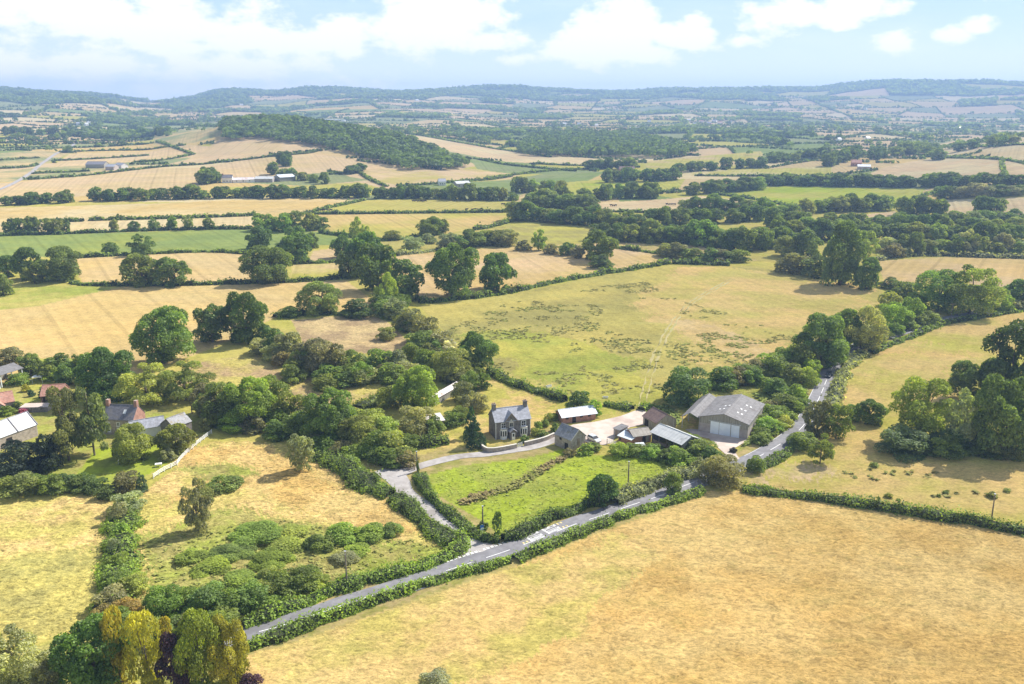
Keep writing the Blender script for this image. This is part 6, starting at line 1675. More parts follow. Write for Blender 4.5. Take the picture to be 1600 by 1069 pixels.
def ruins():
    r, L = site('tin_shed', (668, 675), (694, 671), 'derelict brick shed with rusty white sheet roof among bushes', 'shed')
    W = 3.8; m = MB(); m.prism([(0, -.5), (W, -.5), (W, 3.3), (0, 2.7)], 'x', 0, L); m.build('wall', M['stone'], r)
    MB().slab((-.3, -.35, 2.76), (L + .3, -.35, 2.76), (L + .3, W + .25, 3.5), (-.3, W + .25, 3.5), .08).build('roof', M['tin_rust'], r)
    MB().box(L * .6, L * .6 + .8, -.05, -.003, 0, 1.8).build('doorway', M['dark'], r)
    r, L = site('long_shed', (668.5, 632), (680, 634), 'long narrow shed with white sheet roof beside the light green tree', 'shed')
    W = 15.0
    wall_gable(L, W, 2.0, 2.7, 'y').build('wall', M['boarding'], r)
    roof_gable(L, W, 2.0, 2.7, 'y', over=.2).build('roof', M['tin_rust'], r)
    MB().box(L * .3, L * .3 + .9, -.05, -.003, 0, 1.7).build('doorway', M['dark'], r)
    r, L = site('ruined_wall', (599, 682), (620, 689), 'low ruined brick wall with a white post in the copse', 'wall')
    m = MB(); z = [1.6, 1.9, 1.4, 1.7, .9, 1.2]
    for k in range(6): m.box(L * k / 6, L * (k + 1) / 6 - .003, 0, .35, -.5, z[k])
    m.box(0, .35, .353, 2.6, -.5, 1.5); m.build('wall_face', M['rubble'], r)
    MB().box(L - .05, L + .2, -.2, -.003, -.3, 2.2).build('post', M['white'], r)

def left_farm():
    r, L = site('slate_farmhouse', (163, 678), (210, 680), 'farmhouse with dark slate roof and two brick chimneys behind garden trees', 'farmhouse')
    W, e, rg = 6.2, 4.2, 7.3
    wl = wall_gable(L, W, e, rg).build('wall', M['rubble'], r)
    ro = roof_gable(L, W, e, rg, over=.15).build('roof', M['slate_dark'], r)
    gb = MB().prism([(.0, 0), (W, 0), (W, e), (W / 2, rg), (0, e)], 'x', L + .003, L + .08); gb.build('gable_brick', M['brick'], r)
    for x in (-.1, L - .75):
        MB().box(x, x + .85, W / 2 - .5, W / 2 + .5, rg - .8, rg + 1.5).build('chimney', M['brick'], ro)
    MB().slab((L * .62, 1.15, e + 1.42), (L * .62 + .8, 1.15, e + 1.42), (L * .62 + .8, 2.0, e + 2.27), (L * .62, 2.0, e + 2.27), .06).build('skylight', M['white'], ro)
    for f in (.12, .45, .75): window(r, L * f, 2.4, 1.0, 1.1); window(r, L * f, .7, 1.0, 1.2)
    r, L = site('cottage_wing', (203, 683), (219, 687), 'white gabled wing with pale slate roof right of the slate farmhouse', 'house wing')
    W, e, rg = 8.5, 3.2, 5.0; r.rotation_euler.z -= .55; L = 4.4
    wall_gable(L, W, e, rg, 'y').build('wall', M['render'], r)
    roof_gable(L, W, e, rg, 'y', over=.15).build('roof', M['slate'], r)
    window(r, L * .5 - .5, 1.0, 1.0, 1.2)
    r, L = site('flat_roofed_link', (230, 679), (250, 678), 'low link building with flat pinkish roof between wing and outbuilding', 'outbuilding')
    W = 3.0; MB().box(0, L, 0, W, -.5, 2.5).build('wall', M['rubble'], r)
    MB().slab((-.2, -.2, 2.63), (L + .2, -.2, 2.63), (L + .2, W + .2, 2.85), (-.2, W + .2, 2.85), .12).build('roof', M['slate_moss'], r)
    window(r, L * .4, .9, 1.0, 1.1)
    r, L = site('outbuilding', (253, 683), (286, 687), 'square stone outbuilding with grey slate roof by the white fence', 'outbuilding')
    r.rotation_euler.z -= .25; L = 5.4; W, e, rg = 5.6, 3.7, 5.6
    wall_gable(L, W, e, rg, 'y').build('wall', M['stone'], r)
    roof_gable(L, W, e, rg, 'y', over=.15).build('roof', M['slate_moss'], r)
    MB().box(L * .4, L * .4 + 1, -.05, -.003, 0, 2.0).build('doorway', M['dark'], r)
    # slate barn at the left edge
    r, L = site('slate_barn', (-22, 712), (60, 681), 'long barn with pale grey slate roof at the left edge', 'barn')
    W, e, rg = 6.5, 3.2, 6.2
    wall_gable(L, W, e, rg).build('wall', M['rubble'], r)
    ro = roof_gable(L, W, e, rg, over=.15).build('roof', M['slate'], r)
    v = MB()
    for x in (L * .62, L + .02):
        v.slab((x, -.2, e + .2), (x + .25, -.2, e + .2), (x + .25, W / 2, rg + .36), (x, W / 2, rg + .36), .2)
        v.slab((x, W / 2 + .004, rg + .36), (x + .25, W / 2 + .004, rg + .36), (x + .25, W + .2, e + .2), (x, W + .2, e + .2), .2)
    v.build('parapet', M['slate_dark'], ro)
    MB().box(L * .4, L * .4 + 1.6, -.05, -.003, 0, 2.4).build('doorway', M['dark'], r)
    # red tiled cottage outbuildings
    r, L = site('tiled_cottage', (-16, 647), (24, 640), 'red tiled cottage at the left edge with a lower front roof', 'cottage')
    W, e, rg = 6.0, 2.6, 4.8
    wall_gable(L, W, e, rg).build('wall', M['rubble'], r)
    roof_gable(L, W, e, rg, over=.25).build('roof', M['tile'], r)
    pw = MB().prism([(L * .15, -.5), (L * .62, -.5), (L * .62, 2.2), (L * .385, 3.5), (L * .15, 2.2)], 'y', -2.6, -.003); pw.build('wing', M['rubble'], r)
    f = MB(); xa, xb, xc = L * .13, L * .385, L * .64
    f.slab((xa, -2.85, 2.2), (xb, -2.85, 3.65), (xb, 1.6, 3.65), (xa, 1.6, 2.2), .1); f.slab((xb + .004, -2.85, 3.65), (xc, -2.85, 2.2), (xc, 1.6, 2.2), (xb + .004, 1.6, 3.65), .1)
    f.build('wing_roof', M['tile'], r)
    MB().box(L * .33, L * .33 + .9, -2.65, -2.603, 0, 1.9).build('door', M['timber'], r)
    r, L = site('tiled_barn', (66, 631), (99, 629), 'long low barn with red tiled roof behind the pines', 'barn')
    W, e, rg = 6.5, 2.5, 4.7
    w = MB(); w.box(0, L, W * .45, W, -.5, e); w.prism([(.0, -.5), (W, -.5), (W, e), (W / 2, rg), (0, e)], 'x', -.003 - .2, -.003); w.prism([(.0, -.5), (W, -.5), (W, e), (W / 2, rg), (0, e)], 'x', L + .003, L + .2); w.build('wall', M['brick'], r)
    roof_gable(L, W, e, rg, over=.35).build('roof', M['tile'], r)
    ps = MB()
    for k in range(4): x = .1 + k * (L - .3) / 3; ps.box(x, x + .2, .1, .3, -.5, e)
    ps.build('post', M['timber'], r)
    # open grey shed
    r, L = site('open_shed', (-14, 612), (38, 595), 'open sided shed with grey sheet roof and white posts at left edge', 'shed')
    W, e, rg = 7.5, 4.2, 5.4
    roof_gable(L, W, e, rg, over=.3).build('roof', M['asbestos'], r)
    ps = MB()
    for x in (.1, L * .33, L * .66, L - .3):
        for y in (.1, W - .3): ps.box(x, x + .25, y, y + .25, -.6, e)
    ps.build('post', M['white'], r)
    MB().box(0, L, W - .05, W + .05, -.5, e - .02).build('wall', M['boarding'], r)
    MB().box(-.05, L * .28, -.03, .05, -.5, e - .02).build('sheeting', M['door_pale'], r)
    # canopy
    g = gnd(61, 597); r = empty('garden_canopy', g, .2); tag(r, 'small white peaked garden canopy beside dark bush at left', 'canopy')
    c = MB(); s = 1.5
    for a, b in (((-s, -s), (s, -s)), ((s, -s), (s, s)), ((s, s), (-s, s)), ((-s, s), (-s, -s))): c.poly([(*a, 2.1), (*b, 2.1), (0, 0, 2.9)]); c.poly([(*a, 1.9), (*b, 1.9), (*b, 2.1), (*a, 2.1)])
    c.build('cover', M['white'], r)
    l = MB()
    for x in (-s + .05, s - .05):
        for y in (-s + .05, s - .05): l.box(x - .05, x + .05, y - .05, y + .05, -.3, 2.05)
    l.build('leg', M['white'], r)
    # walled terrace
    r, L = site('terrace_wall', (30, 645), (74, 644), 'low stone terrace wall with pale paving behind it, left farm', 'wall')
    MB().box(0, L, 0, .4, -.5, 1.5).build('wall_face', M['stone'], r)
    MB().box(0, L, .403, 4.2, -.5, 1.42).build('paving', M['concrete'], r)
    for i, (px, py, w, h, c, k) in enumerate([(42, 613, 13, 12, 'yellow', 'bright yellow shrub in the left farm garden'), (50, 620, 9, 10, 'blue', 'clipped dark shrub between the red tiled roofs, left'), (65, 622, 9, 12, 'blue', 'clipped dark shrub between the red tiled roofs, right'), (28, 642, 14, 14, 'dark', 'clipped dark shrub in front of the terrace wall'), (14, 650, 22, 16, 'fresh', 'light shrub below the red tiled cottage'), (30, 603, 30, 12, 'fresh', 'light shrubbery in front of the open shed'), (38, 646, 14, 8, (.22, .08, .16), 'pink flowering shrub above the slate barn')]):
        plant(px, py, w, h, 'bush', c, k, name='garden_shrub')

def white_fence():
    pts = smooth_line(gnd_many([(331, 678), (305, 698), (282, 720), (276, 728), (262, 734), (250, 741), (240, 748)]), 1)
    P, L = resample(pts, 2.0)
    r = empty('garden_fence', (P[0, 0], P[0, 1], hz(*P[0]))); tag(r, 'white post and rail fence along the garden of the slate farmhouse', 'fence')
    Z = terrain(P[:, 0], P[:, 1]); o = np.array([P[0, 0], P[0, 1], Z[0]])
    rail = MB()
    for i in range(len(P)):
        q = np.array([*P[i], Z[i]]) - o
        MB().box(q[0] - .08, q[0] + .08, q[1] - .08, q[1] + .08, q[2] - .3, q[2] + 1.3).build('post', M['white'], r)
        if i:
            b = np.array([*P[i - 1], Z[i - 1]]) - o
            for h in (.45, .8, 1.15): rail.tube([(b[0], b[1], b[2] + h), (q[0], q[1], q[2] + h)], .065, 4)
    rail.build('rail', M['white'], r)

def far_farms():
    def cot(name, a, b, W, e, rg, wall, roof, label, cat, axis='x', ch=False, win=True):
        r, L = site(name, a, b, label, cat)
        wall_gable(L, W, e, rg, axis).build('wall', M[wall], r)
        ro = roof_gable(L, W, e, rg, axis, over=.3).build('roof', M[roof], r)
        if ch: MB().box(.2, 1.4, W / 2 - .6, W / 2 + .6, rg - .5, rg + 1.4).build('chimney', M['brick'], ro)
        if win:
            for f in (.15, .45, .75): MB().box(L * f, L * f + 1.0, -.06, -.003, 1.2, 2.4).build('window', M['glass'], r)
        return r
    cot('white_farmhouse', (347, 286), (363, 286), 7, 5.2, 8, 'render', 'slate_dark', 'white farmhouse with grey roof above the long tree line', 'farmhouse', ch=True)
    cot('farm_range', (364, 286), (398, 285), 7, 3, 5, 'render', 'tin_rust', 'long low white farm range right of the white farmhouse', 'barn')
    cot('farm_shed', (398, 285), (426, 285), 11, 3.5, 5.5, 'block', 'tin_pale', 'pale roofed shed in the middle of the white farm', 'shed', win=False)
    cot('farm_shed', (438, 284), (462, 282), 14, 4.2, 6.5, 'boarding', 'tin_white', 'blue white roofed shed at the right end of the white farm', 'shed', win=False)
    cot('grey_barn', (134, 263), (163, 263), 16, 4.5, 7.5, 'boarding', 'slate_dark', 'long dark grey roofed barn of the farm on the left slope', 'barn', win=False)
    cot('grey_barn', (165, 266), (178, 266), 12, 4, 6.5, 'block', 'slate', 'pale gabled barn of the farm on the left slope', 'barn', win=False)
    cot('farm_cottage', (179, 263), (190, 264), 9, 4, 6.5, 'render', 'slate', 'small pale house at the right of the farm on the left slope', 'house')
    cot('house', (686, 290), (697, 290), 8, 4, 6.5, 'render', 'slate', 'pale house hidden in trees under the hill wood', 'house')
    cot('house', (714, 293), (735, 293), 9, 4, 6, 'block', 'tin_pale', 'pale roofed building in the trees right of the hidden house', 'house')
    cot('barn', (968, 270), (992, 270), 10, 4, 7, 'brick', 'tin_brown', 'dark red roofed barn among valley trees', 'barn', win=False)
    cot('house', (968, 205), (982, 205), 10, 5, 8, 'render', 'tile', 'white house with reddish roof in the middle of the valley', 'house')
    cot('house', (984, 203), (1000, 203), 10, 4.5, 7, 'render', 'slate', 'pale house next to the reddish roofed house in the valley', 'house')
    cot('house', (1330, 260), (1346, 260), 9, 4.5, 7.5, 'brick', 'tile', 'brick house below the right hill', 'house')
    cot('shed', (1340, 265), (1360, 265), 10, 3.5, 5.5, 'block', 'tin_white', 'white roofed shed below the right hill', 'shed', win=False)
    vill = [(1082, 196, 'render', 'slate'), (1092, 192, 'render', 'tile'), (1104, 195, 'brick', 'slate'), (1112, 191, 'render', 'slate'), (1122, 194, 'render', 'tile'), (1136, 193, 'render', 'slate'), (1142, 189, 'render', 'slate'), (1074, 190, 'render', 'slate')]
    vill.sort()
    for i, (x, y, w, ro) in enumerate(vill): cot('village_house', (x, y), (x + 7, y), 9, 5, 8, w, ro, f'small {"reddish roofed" if ro == "tile" else "grey roofed"} house, {ORD[i]} from the left in the far village', 'house').__setitem__('group', 'houses of the far village')
    sp = [(120, 196), (134, 197), (138, 195), (880, 196), (902, 196), (930, 198), (1012, 192), (1100, 152), (1350, 172), (1500, 203), (1355, 220), (1310, 222), (650, 158), (655, 161), (1270, 155), (460, 199), (375, 165)]
    sp.sort()
    for i, (x, y) in enumerate(sp): cot('house', (x, y), (x + 5, y), 9, 5, 8, 'render', ('slate', 'tin_pale')[i % 2], f'tiny pale far off house, {ORD[i]} from the left of the scattered valley houses', 'house', win=False).__setitem__('group', 'scattered far houses')
    for i in range(9):
        x = 485 + i * 6.2
        cot('caravan', (x, 187.5 + i * .25), (x + 4.2, 187.6 + i * .25), 6, 3.2, 4.2, 'render', 'tin_white', f'white caravan, {ORD[i]} from the left in the row beyond the hill wood', 'caravan', win=False).__setitem__('group', 'white caravans beyond the hill wood')

# ================================================================== POLES, SIGNS, VEHICLES, ANIMALS
def pole(px, foot, top, label, arm=False, lean=0.0, ivy=False):
    g = gnd(px, foot); s = depth(g) / FPX; dep = math.atan2(CAM_H, math.hypot(g[0], g[1])); h = (foot - top) * s / math.cos(dep)
    r = empty('utility_pole', g); tag(r, label, 'pole')
    MB().tube([(0, 0, -.5), (lean * h * .5, 0, h * .5), (lean * h, 0, h)], [.17, .15, .12], 8).build('pole_shaft', M['pole'], r)
    f = MB(); x = lean * h
    if arm:
        f.box(x - 1.1, x + 1.1, -.08, .08, h - .35, h - .2)
        for k in (-.95, -.3, .3, .95): f.tube([(x + k, 0, h - .2), (x + k, 0, h + .05)], .05, 6)
        f.build('crossarm', M['pole'], r)
    else:
        f.tube([(x, -.16, h - .5), (x, -.30, h - .5)], .05, 6); f.tube([(x, .16, h - .5), (x, .30, h - .5)], .05, 6); f.box(x - .18, x + .18, -.18, .18, h - .03, h + .05)
        f.build('bracket', M['metal'], r)
    return r
def poles():
    pole(981.4, 758, 722, 'dark wooden pole standing in the bright paddock by the road hedge')
    pole(754.4, 828, 792, 'slim pole rising from the hedge at the lane junction')
    pole(542.5, 920, 864, 'pale slim pole on the verge of the rough meadow by the road')
    pole(1549, 813, 772, 'wooden pole leaning right above the far stubble hedge', lean=-.02)
    pole(1486, 497, 474, 'pole with crossarm at the upper road bend under the willows', arm=True)
    pole(935.5, 790, 760, 'thin pole beside the round dark tree on the paddock hedge')
    pole(652.5, 737, 706, 'thin ivy clad pole at the fork of the lane', lean=-.02)
    pole(300, 646, 621, 'pale pole behind the square outbuilding')
    plant(653, 738, 5, 17, 'column', 'dark', 'ivy growing up the pole at the lane fork', name='ivy')
    for px, lab in ((639, 'left wooden gate post at the drive entrance'), (647.5, 'right wooden gate post at the drive entrance')):
        g = gnd(px, 735); o = MB().box(-.12, .12, -.12, .12, -.3, 1.5).box(-.15, .15, -.15, .15, 1.503, 1.6).build('gate_post', M['timber']); o.location = g; tag(o, lab, 'post')
    g = gnd(948, 694); r = empty('yard_gate', g, -.5); tag(r, 'open wooden gate and post at the corner of the yard', 'gate')
    f = MB()
    for x in (0, 2.6): f.box(x, x + .16, -.08, .08, -.3, 1.5)
    f.build('post', M['timber'], r)
    q = MB()
    for z in (.3, .6, .9, 1.2): q.box(.17, 2.59, -.04, .04, z, z + .1)
    q.build('bar', M['white'], r)

def signs():
    g = gnd(753.2, 838); r = empty('road_sign', g, .5); tag(r, 'blue and white direction sign in the hedge at the lane junction', 'sign')
    MB().tube([(0, 0, -.3), (0, 0, 2.6)], .05, 8).build('post', M['metal'], r)
    MB().box(-.42, .42, -.06, -.02 - .035, 1.45, 2.6).build('sign_panel', M['sign_blue'], r)
    MB().box(-.32, .32, -.075, -.062, 1.55, 2.0).build('sign_border', M['white'], r)
    g = gnd(1159.5, 738); r = empty('road_sign', g, .2); tag(r, 'round grey backed road sign with white rim at the bend', 'sign')
    MB().tube([(0, 0, -.3), (0, 0, 2.5)], .05, 8).build('post', M['metal'], r)
    MB().tube([(0, -.06, 2.3), (0, -.09, 2.3)], .62, 20).build('sign_face', M['white'], r)
    MB().tube([(0, -.093, 2.3), (0, -.115, 2.3)], .40, 20).build('sign_centre', M['metal'], r)

def make_car(name, px, toward, matn, label):
    g = gnd(*px); t = gnd(*toward); rz = math.atan2(t[1] - g[1], t[0] - g[0])
    r = empty(name, (g[0], g[1], g[2] + .15), rz); tag(r, label, 'car')
    L = 4.3
    bm = bmesh.new()
    prof = [(-2.1, .32), (-2.15, .75), (-2.0, .98), (-.0, 1.0), (1.15, .98), (1.95, .80), (2.15, .55), (2.1, .30)]
    rows = [(-.86, 0.96), (-.80, 1.0), (.80, 1.0), (.86, .96)]
    vs = [[bm.verts.new((x, y, .3 + (z - .3) * k if z > .5 else z)) for x, z in prof] for y, k in rows]
    for i in range(3):
        for j in range(len(prof)):
            j2 = (j + 1) % len(prof); bm.faces.new((vs[i][j], vs[i + 1][j], vs[i + 1][j2], vs[i][j2]))
    bm.faces.new(vs[0][::-1]); bm.faces.new(vs[-1])
    bmesh.ops.recalc_face_normals(bm, faces=bm.faces)
    me = bpy.data.meshes.new('body'); bm.to_mesh(me); bm.free(); me.materials.append(M[matn])
    b = link('body', me, r); mo = b.modifiers.new('bevel', 'BEVEL'); mo.width = .06; mo.segments = 2
    cab = [(-1.9, .97), (-1.55, 1.42), (.25, 1.46), (1.05, .97)]
    c = MB(); n = 0
    for y, k in ((-.78, .88), (.78, .88)):
        c.v += [(x, y * (1 if z < 1 else .84), z - .02) for x, z in cab]
    c.f += [(0, 1, 2, 3), (7, 6, 5, 4), (0, 4, 5, 1), (1, 5, 6, 2), (2, 6, 7, 3)]
    c.build('window', M['glass'], r)
    rf = MB(); rf.slab((-1.62, -.67, 1.50), (.32, -.67, 1.52), (.32, .67, 1.52), (-1.62, .67, 1.50), .07); rf.build('roof', M[matn], r, bevel=.03)
    pl = MB()
    for y in (-1, 1):
        for (xa, za, xb, zb) in ((.28, 1.47, 1.02, .99), (-.5, 1.46, -.5, .98), (-1.58, 1.44, -1.88, .98)): pl.tube([(xa, y * .66, za), (xb, y * .785, zb)], .035, 4)
    pl.build('pillar', M[matn], r)
    for x in (-1.32, 1.32):
        for y in (-.80, .80):
            w = MB().tube([(x, y - .1, .32), (x, y + .1, .32)], .32, 16).build('wheel', M['tyre'], r)
            s = 1 if y > 0 else -1
            MB().tube([(x, y + .103 * s, .32), (x, y + .125 * s, .32)], .2, 12).build('rim', M['metal'], w)
    for y in (-.58, .58):
        MB().box(1.98, 2.13, y - .18, y + .18, .62, .76).build('headlight', M['white'], r); MB().box(-2.17, -2.1, y - .18, y + .18, .68, .84).build('tail_light', M['tile'], r)

def make_cows():
    me = bpy.data.meshes.new('cow')
    V = [(-.75, 0, 1.0), (-.2, 0, 1.0), (.45, 0, 1.05), (.85, 0, 1.2), (1.15, 0, 1.25), (1.42, 0, 1.05),
         (-.72, .2, .55), (-.75, .2, 0), (-.72, -.2, .55), (-.75, -.2, 0), (.5, .2, .55), (.5, .2, 0), (.5, -.2, .55), (.5, -.2, 0), (-.95, 0, 1.05), (-1.02, 0, .6), (1.12, .2, 1.36), (1.12, -.2, 1.36)]
    E = [(0, 1), (1, 2), (2, 3), (3, 4), (4, 5), (0, 6), (6, 7), (0, 8), (8, 9), (2, 10), (10, 11), (2, 12), (12, 13), (0, 14), (14, 15), (4, 16), (4, 17)]
    rad = [.34, .40, .36, .22, .17, .11, .14, .07, .14, .07, .12, .07, .12, .07, .05, .04, .05, .05]
    me.from_pydata(V, E, []); o = link('cow', me)
    sk = o.modifiers.new('skin', 'SKIN'); ss = o.modifiers.new('smooth', 'SUBSURF'); ss.levels = ss.render_levels = 1
    for i, q in enumerate(rad): me.skin_vertices[0].data[i].radius = (q, q)
    me.skin_vertices[0].data[1].use_root = True
    dg = bpy.context.evaluated_depsgraph_get(); m2 = bpy.data.meshes.new_from_object(o.evaluated_get(dg)); m2.name = 'cow'
    bpy.data.objects.remove(o); m2.materials.clear(); m2.materials.append(M['coat_black'])
    for p in m2.polygons: p.use_smooth = True
    r = np.random.default_rng(4)
    herds = [('high on the green pasture', [(646, 315.6), (650, 315.3), (654, 315.8), (658, 315.4), (661, 315.9), (664.5, 315.5)]),
             ('by the pasture hedge, left end', [(497.5, 329.5), (503, 330), (506.5, 329.6), (512, 330.2), (517, 330.2), (525, 331)]),
             ('by the pasture hedge, right end', [(729, 329), (738, 329), (742.5, 328.6), (747, 328.8), (752, 328.3)]),
             ('by the trees right of the pasture', [(785, 320.3), (789, 320.8), (792, 320.3), (796, 320.9)]),
             ('left on the tan valley field', [(955, 322.2), (958.5, 322.6), (962, 322.3)]),
             ('mid way on the tan valley field', [(1042, 320.4), (1046, 320.8), (1050, 320.5), (1054, 321)]),
             ('right on the tan valley field', [(1094, 315), (1099, 315.4), (1103, 315), (1107, 315.4), (1112, 315), (1116, 315.3)])]
    for where, pts in herds:
        for i, (x, y) in enumerate(pts):
            g = gnd(x, y); c = link('cow', m2); c.location = g; c.rotation_euler = (0, 0, r.choice([0, math.pi]) + r.normal(0, .5)); k = r.uniform(1.05, 1.3); c.scale = (k, k, k)
            tag(c, f'black cow, {ORD[i]} from left in the herd {where}', 'cow', 'cattle herd ' + where)

def odds():
    g = gnd(857.5, 605); r = empty('water_trough', g, .7); tag(r, 'white trough lying in the big pasture near its bottom hedge', 'trough')
    m = MB(); m.box(-1.0, 1.0, -.3, .3, 0, .08)
    for y in (-.3, .24): m.box(-1.0, 1.0, y, y + .06, .083, .6)
    for x in (-1.0, .94): m.box(x, x + .06, -.24, .24, .083, .6)
    m.build('basin', M['white'], r); MB().box(-.93, .93, -.235, .235, .45, .47).build('water', M['glass'], r)
    g = gnd(946, 622); r = empty('water_trough', g, .0); tag(r, 'pale trough beside the short hedge above the yard', 'trough')
    m = MB(); m.box(-.8, .8, -.3, .3, 0, .08)
    for y in (-.3, .24): m.box(-.8, .8, y, y + .06, .083, .5)
    for x in (-.8, .74): m.box(x, x + .06, -.24, .24, .083, .5)
    m.build('basin', M['white'], r); MB().box(-.735, .735, -.235, .235, .38, .40).build('water', M['glass'], r)
    for px, py, lab in ((190, 724, 'white garden table in the shade below the yellow green tree'), (248, 729, 'pale blue white garden table in the shade below the olive tree')):
        g = gnd(px, py); r = empty('garden_table', g, .3); tag(r, lab, 'table')
        MB().box(-.8, .8, -.5, .5, .72, .78).build('table_top', M['white'], r)
        for x in (-.7, .7):
            for y in (-.4, .4): MB().box(x - .04, x + .04, y - .04, y + .04, -.1, .717).build('leg', M['white'], r)
    g = gnd(101, 713); 
# ================================================================== SKY, SUN, AIR, CAMERA
SUN_EL, SUN_AZ = R(45), R(54)        # azimuth from +Y towards +X
def light():
    w = bpy.data.worlds.new('World'); sc.world = w; w.use_nodes = True
    nt = w.node_tree; nt.nodes.clear(); L = nt.links.new
    out = N(nt, 'ShaderNodeOutputWorld'); bg = N(nt, 'ShaderNodeBackground'); bg.inputs['Strength'].default_value = SKY_STRENGTH
    sky = N(nt, 'ShaderNodeTexSky'); sky.sky_type = 'NISHITA'; sky.sun_disc = False
    sky.sun_elevation = SUN_EL; sky.sun_rotation = SUN_AZ; sky.air_density = 1.0; sky.dust_density = 1.2; sky.ozone_density = 1.4; sky.altitude = 150
    tc = N(nt, 'ShaderNodeTexCoord').outputs['Generated']
    sep = N(nt, 'ShaderNodeSeparateXYZ'); L(tc, sep.inputs[0])
    # cloud deck coordinates: bearing and elevation in degrees
    azm = math_n(nt, 'MULTIPLY', math_n(nt, 'ARCTAN2', sep.outputs[0], sep.outputs[1]), 180 / math.pi)
    elv = math_n(nt, 'MULTIPLY', math_n(nt, 'ARCSINE', sep.outputs[2]), 180 / math.pi)
    cb = N(nt, 'ShaderNodeCombineXYZ'); L(azm, cb.inputs[0]); L(elv, cb.inputs[1])
    def mapped(sx, sy):
        mp = N(nt, 'ShaderNodeMapping'); mp.inputs['Scale'].default_value = (sx, sy, 1); L(cb.outputs[0], mp.inputs['Vector']); return mp.outputs[0]
    n1 = noise_n(nt, mapped(.42, .75), 1.0, 7, .6); n2 = noise_n(nt, mapped(.07, .35), 1.0, 5, .6)
    nz = math_n(nt, 'ADD', math_n(nt, 'MULTIPLY', math_n(nt, 'SUBTRACT', n1, .5), 2.1), math_n(nt, 'MULTIPLY', math_n(nt, 'SUBTRACT', n2, .5), .5))
    total = None
    # heaps of cloud: bearing, elevation, half width, half height, weight
    for px, py, wx, wy, wt in CLOUDS:
        a = math.degrees(math.atan((px - CX) / 1401.0)); e = math.degrees(math.atan((160 - py) / 1370.0))
        sx, sy = wx / 24.4, wy / 23.9
        da = math_n(nt, 'DIVIDE', math_n(nt, 'SUBTRACT', azm, a), sx); de = math_n(nt, 'DIVIDE', math_n(nt, 'SUBTRACT', elv, e), sy)
        d2 = math_n(nt, 'ADD', math_n(nt, 'MULTIPLY', da, da), math_n(nt, 'MULTIPLY', de, de))
        v = math_n(nt, 'MULTIPLY', math_n(nt, 'SUBTRACT', 1.0, math_n(nt, 'SQRT', d2)), wt)
        total = v if total is None else math_n(nt, 'MAXIMUM', total, v)
    f = ramp(nt, math_n(nt, 'ADD', total, nz), -.12, .42)
    # thin high veil
    veil = ramp(nt, noise_n(nt, mapped(.05, .22), 1.0, 6, .62), .40, .78)
    f = math_n(nt, 'MAXIMUM', f, math_n(nt, 'MULTIPLY', veil, .3), clamp=True)
    # elsewhere in the sky the same broken cloud
    up = ramp(nt, elv, 9.0, 14.0); f = math_n(nt, 'ADD', math_n(nt, 'MULTIPLY', f, math_n(nt, 'SUBTRACT', 1.0, up)), math_n(nt, 'MULTIPLY', up, .18), clamp=True)
    c = mix_c(nt, math_n(nt, 'MULTIPLY', ramp(nt, elv, 26.0, 6.0), SKY_WASH), sky.outputs[0], SKY_PALE)
    c = mix_c(nt, math_n(nt, 'MULTIPLY', ramp(nt, elv, 5.5, 0.5), .85), c, (7.6, 8.2, 8.7))
    c = mix_c(nt, f, c, CLOUD)
    L(c, bg.inputs['Color']); L(bg.outputs[0], out.inputs[0])
    s = bpy.data.lights.new('sun', 'SUN'); s.energy = SUN_POWER; s.angle = R(.53); s.color = (1.0, .955, .88)
    o = bpy.data.objects.new('sun', s); COL.objects.link(o)
    d = Vector((math.sin(SUN_AZ) * math.cos(SUN_EL), math.cos(SUN_AZ) * math.cos(SUN_EL), math.sin(SUN_EL)))
    o.rotation_euler = (-d).to_track_quat('-Z', 'Y').to_euler(); o.location = d * 300

CLOUDS = [(110, 30, 190, 50, .85), (250, 60, 230, 48, .75), (400, 70, 120, 34, .9), (490, 75, 90, 30, .9), (535, 68, 60, 34, .9), (690, 20, 120, 62, 1.05), (660, 55, 110, 40, 1.0), (770, 70, 60, 20, .7), (960, 62, 78, 52, 1.35), (930, 84, 110, 26, 1.0), (1000, 88, 70, 20, .9), (1062, 66, 70, 28, 1.0), (1085, 48, 34, 16, .7),
          (1225, 42, 100, 26, 1.0), (1320, 30, 70, 20, .9), (1150, 72, 44, 10, .6), (1386, 78, 36, 20, 1.1), (1480, 76, 34, 16, .8), (1512, 64, 24, 14, .8), (1590, 8, 60, 22, .8), (100, 110, 260, 22, .55), (350, 112, 160, 24, .5), (815, 96, 50, 10, .5), (340, 140, 300, 18, .3)]
SKY_STRENGTH = 0.09
SUN_POWER = 5.0
EXPOSURE = 0.70
HAZE = 1.75e-4
SKY_WASH, SKY_PALE, CLOUD = 0.88, (4.5, 6.1, 7.4), (8.4, 8.5, 8.6)

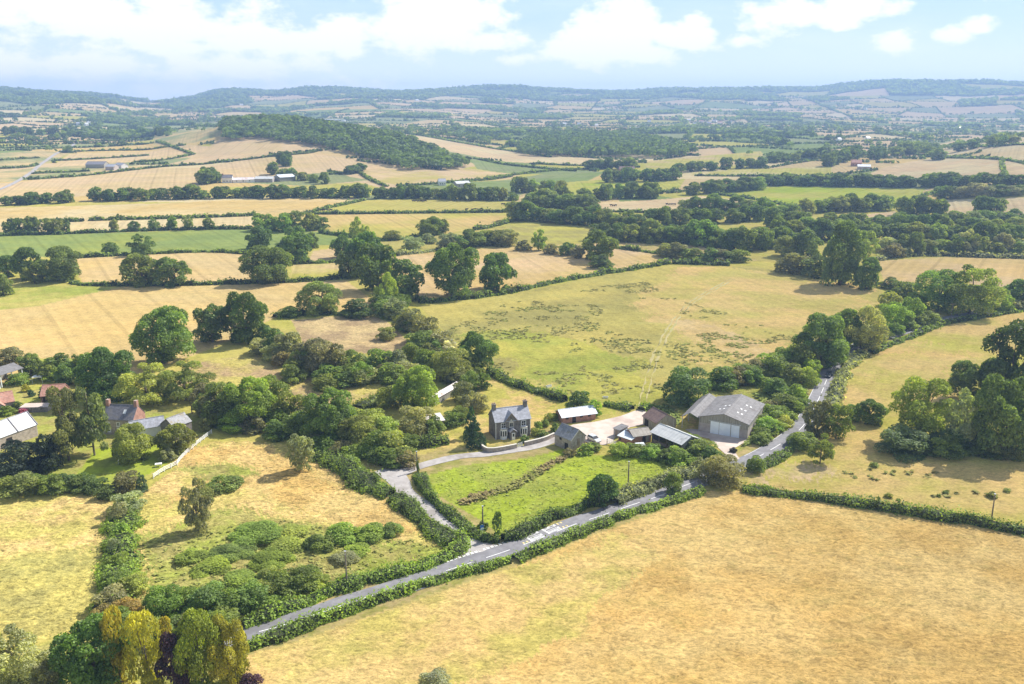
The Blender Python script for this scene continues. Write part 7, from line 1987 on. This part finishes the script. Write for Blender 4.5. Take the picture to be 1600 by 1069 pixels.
def haze():
    m, nt, out = new_mat('haze_air')
    v = N(nt, 'ShaderNodeVolumePrincipled'); v.inputs['Color'].default_value = (.42, .62, 1.0, 1); v.inputs['Density'].default_value = HAZE; v.inputs['Anisotropy'].default_value = 0.15
    nt.links.new(v.outputs[0], out.inputs['Volume'])
    v_ = np.empty(len(bpy.data.objects['ground'].data.vertices) * 3, np.float32); bpy.data.objects['ground'].data.vertices.foreach_get('co', v_)
    HB, HT = float(v_[2::3].min()) - 1.5, max(CAM_H + 4, float(v_[2::3].max()) + 24); print('HAZE BOX', HB, HT)
    o = MB().box(-6980, 6980, -400, 6980, HB, HT).build('haze', m)
    tag(o, 'thin bluish summer haze over the valley', kind='stuff')

def camera():
    cd = bpy.data.cameras.new('camera'); cd.sensor_width = 36; cd.lens = 36 * FPX / 1600; cd.clip_start = 1; cd.clip_end = 60000
    o = bpy.data.objects.new('camera', cd); COL.objects.link(o)
    o.location = (0, 0, CAM_H); o.rotation_euler = (math.pi / 2 - PITCH, 0, 0); sc.camera = o
    v = sc.view_settings; v.view_transform = 'Standard'; v.look = 'None'; v.exposure = EXPOSURE; v.gamma = 1
    sc.display_settings.display_device = 'sRGB'
    cy = sc.cycles
    cy.max_bounces = 5; cy.diffuse_bounces = 2; cy.glossy_bounces = 2; cy.transmission_bounces = 3; cy.transparent_max_bounces = 4; cy.volume_bounces = 0
    cy.use_denoising = True; cy.denoiser = 'OPENIMAGEDENOISE'; cy.sample_clamp_indirect = 6
    cy.use_adaptive_sampling = False

import time as _t
_t0 = _t.time()
def step(f):
    t = _t.time(); f(); print('STEP', f.__name__, round(_t.time() - t, 1))
for f in (camera, light, ground, roads, far_cover, trees_near, trees_rows, trees_fill, hedges, grasses, farmhouse, garden_wall_front, stone_barn, brick_stable, big_barn, yard_sheds, ruins, left_farm, white_fence, far_farms, poles, signs, make_cows, odds, haze): step(f)
make_car('parked_car', (928, 690), (940, 696), 'car_silver', 'silver hatchback parked at the near edge of the yard')
make_car('car', (1294, 589), (1286, 606), 'car_dark', 'dark car driving on the road in the shade of the trees')
for _o in sc.objects:
    if _o.parent is None and _o.get('label') and len(_o['label'].replace('-', ' ').split()) > 16: print('LONG', len(_o['label'].split()), _o['label'])
